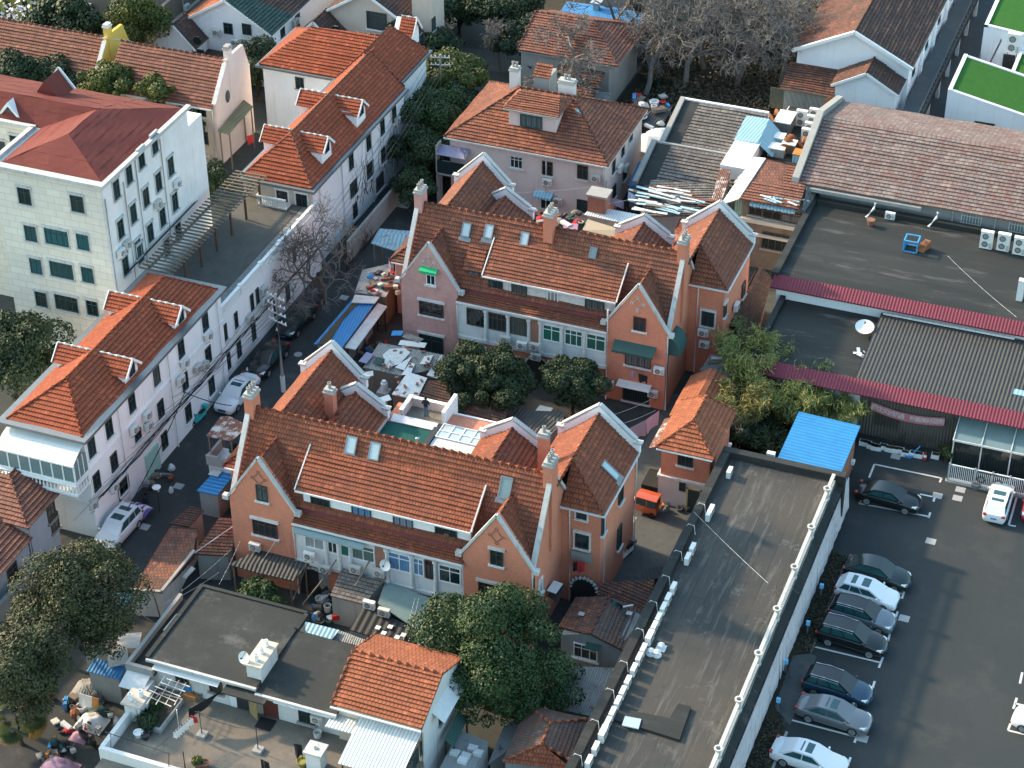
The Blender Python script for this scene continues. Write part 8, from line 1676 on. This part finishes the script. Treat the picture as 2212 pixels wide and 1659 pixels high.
def bicycle(label, u, head, m):
    p = G(c(*u), .4); r = thing('bicycle', label, 'bicycle', (p.x,p.y,0)); r.rotation_euler.z = head; ORG[r.name] = (0,0,0)
    for x in (-.52,.52): b = B(); b.tube([(x+.31*math.cos(a),0,.33+.31*math.sin(a)) for a in [2*math.pi*i/16 for i in range(17)]], .025, 5); [b.tube([(x,0,.33),(x+.31*math.cos(a),0,.33+.31*math.sin(a))], .006, 3) for a in [q*.785 for q in range(8)]]; obj('wheel', b, BLACK, r)
    b = B()
    for a, d in (((-.52,.33),(-.15,.8)),((-.52,.33),(-.05,.3)),((-.05,.3),(-.18,.88)),((-.05,.3),(.4,.78)),((-.15,.8),(.4,.85)),((.52,.33),(.38,.98))): b.tube([(a[0],0,a[1]),(d[0],0,d[1])], .02, 5)
    obj('frame', b, m, r); obj('handlebar', B().tube([(.25,-.28,1.0),(.4,0,1.0),(.25,.28,1.0)], .018, 5), STEEL, r); obj('saddle', B().prism('y', [(-.32,.9),(-.05,.88),(-.05,.92),(-.32,.96)], -.08, .08), BLACK, r); obj('basket', B().box(.42,.7,-.16,.16,.68,.92), STEEL, r)
bicycle('dark bicycle standing in the lower left alley', (0,2,455,1540), R(-35), K_P); bicycle('yellow bicycle lying in the lower left heap', (0,2,600,1410), R(-10), m_plain('paint_yellow', (.6,.35,.03), .4)); bicycle('bicycle behind the green cloth in the lower left heap', (0,2,710,1310), R(-50), K_P)
# red three wheeled cab
p = G((1396,1092), .6); tx = thing('three_wheeler', 'small red roofed three wheeled cab beside the gatehouse', 'three wheeler', (p.x,p.y,0)); tx.rotation_euler.z = R(175); ORG[tx.name] = (0,0,0); ORED = paint('paint_orangered', (.50,.09,.03), 0)
obj('body', B().prism('y', [(-1.0,.35),(.75,.35),(1.1,.5),(1.05,.8),(.75,.9),(-1.0,.9)], -.55, .55), ORED, tx, smooth=.5); b = B()
for q in range(6):
    y0, y1 = -.55+q*1.1/6, -.55+(q+1)*1.1/6; z = lambda y: 1.62+.12*(1-(y/.55)**2); b.hexa([(-1.05,y0,z(y0)-.05),(.72,y0,z(y0)-.09),(.72,y1,z(y1)-.09),(-1.05,y1,z(y1)-.05),(-1.0,y0,z(y0)),(.62,y0,z(y0)),(.62,y1,z(y1)),(-1.0,y1,z(y1))])
obj('roof', b, ORED, tx); obj('windscreen', B().hexa([(.78,-.5,.9),(.82,-.5,.9),(.82,.5,.9),(.78,.5,.9),(.6,-.48,1.6),(.64,-.48,1.6),(.64,.48,1.6),(.6,.48,1.6)]), CGLASS, tx)
for s in (-1,1): obj('side_window', B().box(-.9,.6,s*.5-.01,s*.5+.01,.9,1.58), CGLASS, tx); obj('pillar', B().box(-.25,-.17,s*.52-.02,s*.52+.02,.9,1.6), ORED, tx); obj('wheel', B().prism('y', [(-.65+.26*math.cos(a),.26+.26*math.sin(a)) for a in [i*math.pi/8 for i in range(16)]], s*.52-.08, s*.52+.08), BLACK, tx); obj('headlight', B().cyl(1.06,s*.35,.62,.76,.08), LAMP, tx)
obj('wheel', B().prism('y', [(.9+.24*math.cos(a),.24+.24*math.sin(a)) for a in [i*math.pi/8 for i in range(16)]], -.08, .08), BLACK, tx)
obj('black_car_cover', B().box(p.x-.9,p.x+.7,p.y+1.5,p.y+3.6,0,1.25), BLACK, None, 'dark boxy cart standing behind the red three wheeled cab', 'cart')
# striped cloth over motorbikes in the lane
q = G(c(0,1,885,1625), .8); b = B(); rng = np.random.default_rng(3); n = 10
for i in range(n):
    for j in range(6):
        def pt(i_, j_): u_ = i_/n-.5; v_ = j_/6-.5; return (q.x+u_*2.3+v_*.3, q.y+v_*1.3, max(.12, 1.05-1.9*v_*v_-.9*u_*u_+.08*math.sin(i_*2.1+j_)))
        b.face([pt(i,j),pt(i+1,j),pt(i+1,j+1),pt(i,j+1)], m=(i % 2))
obj('motorbike_cover', b, [m_plain('stripe_white', (.6,.58,.62), .8), m_plain('stripe_purple', (.12,.08,.28), .8)], None, 'purple and white striped cloth thrown over motorbikes in the lane', 'cover')
for k, (u, m, lb, sx) in enumerate([((0,2,590,1340),TARP_W,'grey white cloth over the lower left heap',1.),((0,2,625,1275),TARP_G,'green cloth over the lower left heap',.8),((0,2,370,1640),TARP_PK,'pink purple cloth bundle at the bottom left corner',1.2),((0,2,510,1430),TARP_PK,'pink striped cloth over a scooter in the lower left heap',.6),((0,2,585,1140),CORR_G,'grey tarpaulin mound against the lower left wall',1.3),((1,1,-0+940,1240) if 0 else (1,0,940,1290),m_plain('tarp_greygreen', (.22,.26,.22), .8),'grey green covered mound at the far end of the lane',.9)]):
    q = G(c(*u), .5); b = B(); rng = np.random.default_rng(k); n = 8; ph = rng.random()*6
    def pt(i_, j_): u_ = i_/n-.5; v_ = j_/n-.5; rr_ = min(1, 4*(u_*u_+v_*v_)); return (q.x+u_*2*sx, q.y+v_*1.6*sx, (.05+.85*sx*(1-rr_)**.6*(.8+.2*math.sin(i_*1.7+ph)*math.cos(j_*1.3))))
    for i in range(n):
        for j in range(n): b.face([pt(i,j),pt(i+1,j),pt(i+1,j+1),pt(i,j+1)])
    obj('covered_mound', b, m, None, lb, 'covered heap', smooth=1.)
b = B(); q = G(c(0,2,570,1205), .9)
for k in range(3): obj('board', B().hexa([(q.x-.5+k*.5,q.y-.5-k*.05,.05),(q.x+.0+k*.5,q.y-.55,.05),(q.x+.0+k*.5,q.y-.5,.05),(q.x-.5+k*.5,q.y-.45,.05),(q.x-.6+k*.5,q.y-.1,1.2),(q.x-.1+k*.5,q.y-.1,1.2),(q.x-.1+k*.5,q.y-.05,1.2),(q.x-.6+k*.5,q.y-.05,1.2)]), [WOODW,WOODW,ORANGEW][k], None, ['printed white board leaning leftmost on the grey tarpaulin mound','printed white board leaning in the middle of the grey mound','orange edged board leaning rightmost on the grey mound'][k], 'board')
q = G(c(0,2,785,1365), .3); obj('drum', B().tube([(q.x-.45,q.y,.35),(q.x+.45,q.y+.15,.35)], .32, 12), WHITE_D, None, 'white drum lying at the terrace corner', 'drum')
# ---------------------------------------------------------------- man on the rooftop court
def man(label, x, y, z, rz):
    J = {'pel':(0,0,.95),'sp':(0,.01,1.2),'ch':(0,.0,1.4),'nk':(0,-.01,1.53),'hd':(0,-.03,1.64),'tp':(0,-.03,1.74)}; E_ = [('pel','sp'),('sp','ch'),('ch','nk'),('nk','hd'),('hd','tp')]; Rr = {'pel':.155,'sp':.15,'ch':.17,'nk':.062,'hd':.098,'tp':.072}
    for s, n in ((-1,'l'),(1,'r')):
        J.update({n+'hip':(s*.1,0,.9),n+'kn':(s*.115,-.02,.5),n+'an':(s*.12,.03,.09),n+'to':(s*.13,-.15,.045),n+'sh':(s*.2,0,1.43),n+'el':(s*.27,.03,1.15),n+'wr':(s*.2,-.18,1.02),n+'pm':(s*.17,-.25,1.02)})
        Rr.update({n+'hip':.1,n+'kn':.068,n+'an':.05,n+'to':.04,n+'sh':.075,n+'el':.055,n+'wr':.036,n+'pm':.034}); E_ += [('pel',n+'hip'),(n+'hip',n+'kn'),(n+'kn',n+'an'),(n+'an',n+'to'),('ch',n+'sh'),(n+'sh',n+'el'),(n+'el',n+'wr'),(n+'wr',n+'pm')]
        for f in range(4): k = n+'f%d'%f; J[k+'a'] = (s*(.145+f*.018),-.30,1.02+.004*f); J[k+'b'] = (s*(.14+f*.018),-.345+.006*abs(f-1),.995); Rr[k+'a'] = .009; Rr[k+'b'] = .008; E_ += [(n+'pm',k+'a'),(k+'a',k+'b')]
        J[n+'t'] = (s*.13,-.27,1.045); Rr[n+'t'] = .010; E_.append((n+'pm',n+'t'))
    ks = list(J); me = bpy.data.meshes.new('person'); me.from_pydata([J[k] for k in ks], [(ks.index(a),ks.index(b)) for a, b in E_], []); o = bpy.data.objects.new('person', me); COL.objects.link(o)
    o.modifiers.new('skin', 'SKIN'); o.modifiers.new('sub', 'SUBSURF').levels = 2; sv = me.skin_vertices[0].data
    for i, k in enumerate(ks): sv[i].radius = (Rr[k], Rr[k]*(.72 if k in ('ch','sp','pel') else 1)); sv[i].use_root = k == 'pel'
    bpy.context.view_layer.update(); m2 = bpy.data.meshes.new_from_object(o.evaluated_get(bpy.context.evaluated_depsgraph_get())); bpy.data.objects.remove(o)
    for m in (m_plain('skin', (.45,.27,.19), .6), m_plain('jacket_black', (.02,.022,.026), .85), m_plain('jeans', (.10,.17,.24), .85), BLACK): m2.materials.append(m)
    for f in m2.polygons:
        cc = f.center; f.use_smooth = True; f.material_index = 3 if cc.z < .1 else 2 if cc.z < .93 and abs(cc.x) < .3 and cc.y > -.17 else 0 if (cc.z > 1.53 or cc.y < -.2) else 1
    r = bpy.data.objects.new('person', m2); COL.objects.link(r); r.location = (x,y,z); r.rotation_euler.z = rz; tag(r, label, 'person'); ORG[r.name] = (0,0,0)
    h = B(); h.lathe(0,-.015,[(.108,1.62),(.115,1.70),(.09,1.775),(.03,1.80)],12); obj('hair', h, CL_BLK, r, smooth=1.)
    b = B()
    for s in (-1,1): b.lathe(s*.034,-.122,[(.009,1.655),(.011,1.665),(.003,1.675)],6)
    b.hexa([(-.012,-.12,1.61),(.012,-.12,1.61),(.012,-.145,1.615),(-.012,-.145,1.615),(-.008,-.118,1.65),(.008,-.118,1.65),(.006,-.13,1.65),(-.006,-.13,1.65)]); b.box(-.025,.025,-.128,-.115,1.575,1.583); obj('face', b, m_plain('skin_dark', (.16,.07,.05), .6), r)
    b = B(); b.lathe(0,0,[(.06,1.5),(.085,1.52),(.09,1.57),(.075,1.57)],10); obj('collar', b, bpy.data.materials['jacket_black'], r)
    return r
man('man in black jacket and jeans standing with his back turned on the rooftop court', -49.7, 111.2, CZ, R(180))
# ---------------------------------------------------------------- poles and wires
def upole(label, x, y, h, arms, ax=(1,.2,0)):
    r = thing('utility_pole', label, 'utility pole', (x,y,0)); obj('shaft', B().tube([(x,y,0),(x,y,h)], [.19,.12], 10), P_CONC, r); obj('foot_band', B().cyl(x,y,.0,1.5,.2,.195), PIPE_W, r) if h > 8.5 and arms > 2 else None
    d = Vector(ax).normalized(); out = []
    for k in range(arms):
        z = h-.35-k*.75; a = Vector((x,y,z)); b = B().beam(a-d*.95, a+d*.95, .09, .09); ar = obj('crossarm', b, STEEL, r)
        for t in (-.85,-.45,.45,.85): q = a+d*t; obj('insulator', B().lathe(q.x,q.y,[(.045,z+.05),(.06,z+.12),(.04,z+.16),(.06,z+.2),(.02,z+.26)],8), WHITE, ar); out.append(q+Vector((0,0,.22)))
    return out
u1 = upole('concrete utility pole with stacked crossarms between the villas and the row house', -66.2, 120.3, 9.3, 4, (1,-.3,0)); u2 = upole('slim utility pole before the dark tree row behind the cross roofed house', -70.2, 163.2, 9.2, 2, (1,.3,0))
WG = 'overhead wires in the lane'
for k in range(8): w_ = rope('wire', 'thin overhead wire strung along the lane', u1[k], u2[k % 8], .8, .018, DARKM, 10); w_['group'] = WG
for k in range(10): w_ = rope('wire', 'thin overhead wire strung along the lane', u1[k % 16], (-70.5, 96+k*2.1, 3.9+.12*k), .6, .018, DARKM, 10); w_['group'] = WG
for k, (a, d, s) in enumerate([(((0,1,1190,880,4.2)),((0,1,1500,970,3.4)),.2),((0,1,820,1650,3.6),(0,1,1200,880,4.4),.4)]): w_ = rope('wire', 'thick bundled cable near the white row house', P3(a), P3(d), s, .05, BLACK); w_['group'] = 'bundled cables by the row house'
for k in range(5):
    w_ = obj('wire', B().tube([(-70.45+.03*k,98.5+q*3.2+.3*k,3.3+.08*k+.22*math.sin(q*1.9+k)) for q in range(13)], .035, 4), BLACK, None, 'black cable sagging along the wall of the white row house', 'wire', 'cables on the row house wall')
for a, d, s in (((0,2,1420,470,4.5),(0,2,1555,190,3.6),.1),((0,2,1080,590,3.2),(0,2,1420,390,3.5),.15),((0,2,1040,610,3.2),(0,2,1500,240,4.),.2),((1,2,130,180,5.),(1,2,30,330,3.2),.05),((2,0,-10,1250,6.5),(2,0,520,1210,6.2),.1),((2,0,560,1330,6.),(2,0,840,1270,6.),.1),((2,1,650,1030,2.6),(2,1,900,930,3.),.1),((2,1,700,1090,2.4),(2,1,930,1000,2.8),.1),((2,2,1180,0,6.),(2,2,1659,460,5.2),.1),((3,1,1165,0,9.),(3,1,1610,395,7.4),.15),((1,2,1030,560,4.5),(1,2,950,850,4.),.0),((1,2,1055,560,4.5),(1,2,985,860,4.),.0)):
    w_ = rope('wire', 'thin pale wire strung between roofs', P3(a), P3(d), s, .016, PIPE_W); w_['group'] = 'pale wires between roofs'
for a, d in (((0,2,1000,550,3.4),(0,2,1040,690,.3)),((0,2,850,620,1.6),(0,2,1020,735,1.2)),((0,2,1180,500,2.6),(0,2,1165,600,.6)),((1,2,120,130,.5),(1,2,-20,350,3.)) if 0 else ((1,2,330,330,3.2),(1,2,240,570,.5)),((1,2,440,430,3.),(1,2,300,600,1.)),((1,2,520,310,4.2),(1,2,400,480,2.2)),((1,2,640,480,3.6),(1,2,740,310,4.6)),((1,1,905,10,4.),(1,1,905,250,2.9)),((2,0,610,1170,5.),(2,0,605,1330,3.)),((2,0,265,1290,5.),(2,0,262,1400,3.5))):
    obj('pole', B().beam(P3(a), P3(d), .08, .08), WOOD, None, 'bare timber pole propped among the sheds and lines', 'pole', 'timber poles among the sheds')
p = G(c(0,1,1035,1659), 0); lp = thing('street_lamp', 'thin street lamp with white oval head in the lane', 'street lamp', (p.x,p.y,0)); obj('post', B().tube([(p.x,p.y,0),(p.x,p.y,2.3)], .035, 6), DARKM, lp); obj('lamp_head', B().lathe(p.x,p.y,[(.05,2.2),(.3,2.28),(.33,2.36),(.15,2.42)],14), WHITE, lp)
# laundry
LN = [((2,1,735,1130,3.6),(2,1,870,1060,3.6),1.4,TARP_P,'purple sheet drying on the line beside the gatehouse'),((2,1,870,1060,3.6),(2,1,955,1000,3.6),1.3,CL_LILAC,'lilac sheet drying nearest the back villa'),((2,0,595,1300,3.8),(2,0,660,1315,3.8),.8,CL_ORANGE,'bright orange cloth drying before the pink villa'),((2,0,610,1275,4.3),(2,0,725,1300,4.3),.8,TARP_P,'row of purple clothes drying before the pink villa'),((2,0,755,1240,4.6),(2,0,800,1265,4.6),.9,m_plain('cloth_paleblue', (.35,.5,.75), .85),'pale blue shirt drying in the alley by the pink villa'),((2,0,725,1340,4.),(2,0,770,1345,4.),.7,CL_BLK,'striped black garment drying before the pink villa'),
  ((2,1,770,740,3.6),(2,1,805,748,3.6),.6,TARP_PK,'pink white cloth on the rail of the back villa gable'),((2,1,820,760,3.6),(2,1,880,780,3.6),.7,CL_BLK,'dark trousers on the rail of the back villa gable'),((2,2,425,325,4.4),(2,2,470,325,4.4),.9,CL_RED,'red cloth drying over the arch of the front villa'),((2,2,395,325,4.4),(2,2,425,325,4.4),.8,CL_BLK,'black cloth drying over the arch of the front villa'),((1,2,405,400,3.2),(1,2,470,410,3.2),1.2,GREYM,'grey work clothes hanging under the verandah'),((0,0,1600,880,3.4),(0,0,1640,870,3.4),.9,CL_RED,'red cloth drying beside the mossy sheet roof'),((1,0,1310,1060,3.),(1,0,1370,1070,3.),.9,m_plain('cloth_navy', (.03,.05,.09), .85),'navy clothes on the rack beside the pink villa porch'),((1,1,860,10,3.8),(1,1,875,70,3.4),.8,TARP_PK,'pink towel on the shack roof by the pink gable'),((1,1,890,40,3.8),(1,1,925,50,3.8),.8,CL_BLK,'black clothes on the shack roof by the pink gable')]
for a, d, dr, m, lb in LN: cloth(lb, P3(a), P3(d), dr, m, 8, .08)
# air conditioners
RG = 'air conditioners on the white row house'
acx(-70.6, [(0,1,1340,515,'air conditioner alone below the last top window of the front row house'),(0,1,1188,690,'air conditioner highest of the pair by the fourth column of windows'),(0,1,1160,800,'air conditioner lower and left of the fourth column pair'),(0,1,1272,725,'left one of two close air conditioners above the white saloon'),(0,1,1318,710,'right one of two close air conditioners above the white saloon'),(0,1,942,1030,'upper air conditioner right of the slanted small window'),(0,1,952,1095,'lower air conditioner right of the slanted small window'),(0,1,858,1120,'air conditioner just left of the slanted small window'),(0,1,728,1490,'air conditioner by the ground floor window of the street end'),(0,1,592,1610,'air conditioner nearest the street corner of the front row house')], group=RG)
acx(-71.1, [(0,1,1610,400,'air conditioner on the annex wall under the balustrade'),(1,1,40,220,'upper of two stacked air conditioners on the annex wall'),(1,1,42,285,'lower of two stacked air conditioners on the annex wall')], group=RG); acx(-71.6, [(1,0,905,780,'air conditioner high on the vine covered lane wall')], group=RG)
acx(-79.3, [(0,0,1140,1185,'air conditioner highest on the office block side'),(0,0,1015,1320,'air conditioner on the middle of the office block side'),(0,0,815,1580,'upper of two air conditioners low on the office block side'),(0,0,775,1635,'lower of two air conditioners low on the office block side')], group='air conditioners on the office block')
acy(98.55, [(1,2,352,275,'air conditioner at the left end of the front verandah'),(1,2,452,360,'air conditioner above the hanging work clothes of the front verandah'),(1,2,650,362,'air conditioner under the green curtained window of the front verandah'),(1,2,805,385,'air conditioner under the brick panel of the front verandah'),(1,2,0,215,'air conditioner under the left gable window of the front villa')], group='air conditioners of the front villa')
p = G(c(1,2,742,615), 2.9); ac((p.x,p.y,p.z), 'S', 'clean air conditioner standing on the conservatory edge', AC1); p = G(c(1,2,838,665), 2.9); ac((p.x,p.y,p.z), 'S', 'rust stained air conditioner standing on the conservatory', AC2)
dish(PY(c(1,2,842,342),98.3), .42, (-.1,-.9,.35), 'white satellite dish on the front verandah beside the blue curtained window')
acy(128.4, [(2,1,68,572,'air conditioner left of the brick panel on the back verandah'),(2,1,152,580,'aged air conditioner right of the brick panel on the back verandah'),(2,1,160,645,'air conditioner lowest on the back verandah near the trees'),(1,1,1620,535,'air conditioner under the brown windows of the back verandah'),(2,1,957,735,'air conditioner beside the red window of the back villa gable'),(2,1,918,885,'air conditioner beside the black window of the back villa gable'),(2,1,632,820,'air conditioner at the left corner of the right back gable')], group='air conditioners of the back villa')
acx(-36.8, [(2,1,1175,265,'air conditioner highest on the side wall of the back villa'),(2,1,1172,310,'air conditioner second highest on the side wall of the back villa'),(2,1,1168,355,'air conditioner third down on the side wall of the back villa'),(2,2,350,330,'air conditioner over the side arch of the front villa')], group='air conditioners on the villa sides')
acy(134.3, [(2,1,1242,490,'upper air conditioner under the white framed side window of the back villa'),(2,1,1250,565,'lower air conditioner under the white framed side window of the back villa')], group='air conditioners on the villa sides'); acx(-33.95, [(2,1,1442,325,'air conditioner on the far right wall of the back villa')], group='air conditioners on the villa sides')
acy(153.2, [(2,0,232,1175,'air conditioner under the first floor window of the pink villa'),(2,0,545,1150,'air conditioner right of the second window of the pink villa'),(2,0,300,1300,'air conditioner beside the blue awning of the pink villa')], group='air conditioners of the pink villa'); acx(-50.3, [(2,0,730,1085,'air conditioner on the right wall of the pink villa'),(2,0,690,1090,'caged air conditioner on the right wall of the pink villa')], group='air conditioners of the pink villa')
acy(167.3, [(0,0,1407,205,'air conditioner left of the window on the white gabled house'),(0,0,1525,270,'air conditioner above the sun porch of the white gabled house')], group='air conditioners at the top edge'); acx(-90.2, [(1,0,250,140,'air conditioner on the side wall of the white gabled house')], group='air conditioners at the top edge'); acx(-103.8, [(0,0,1095,305,'air conditioner low on the side of the brown block'),(0,0,1200,45,'air conditioner high on the side of the brown block')], group='air conditioners at the top edge'); acy(168.9, [(0,0,575,35,'air conditioner on the front of the brown block')], group='air conditioners at the top edge')
acy(151.3, [(0,0,1272,995,'left air conditioner low on the cream cottage'),(0,0,1340,1015,'right air conditioner low on the cream cottage')], group='air conditioners at the top edge')
for k in (AC1, AC2, AC3):
    if k.name not in AC_USED:
        for ch in list(k.children_recursive): bpy.data.objects.remove(ch)
        bpy.data.objects.remove(k)
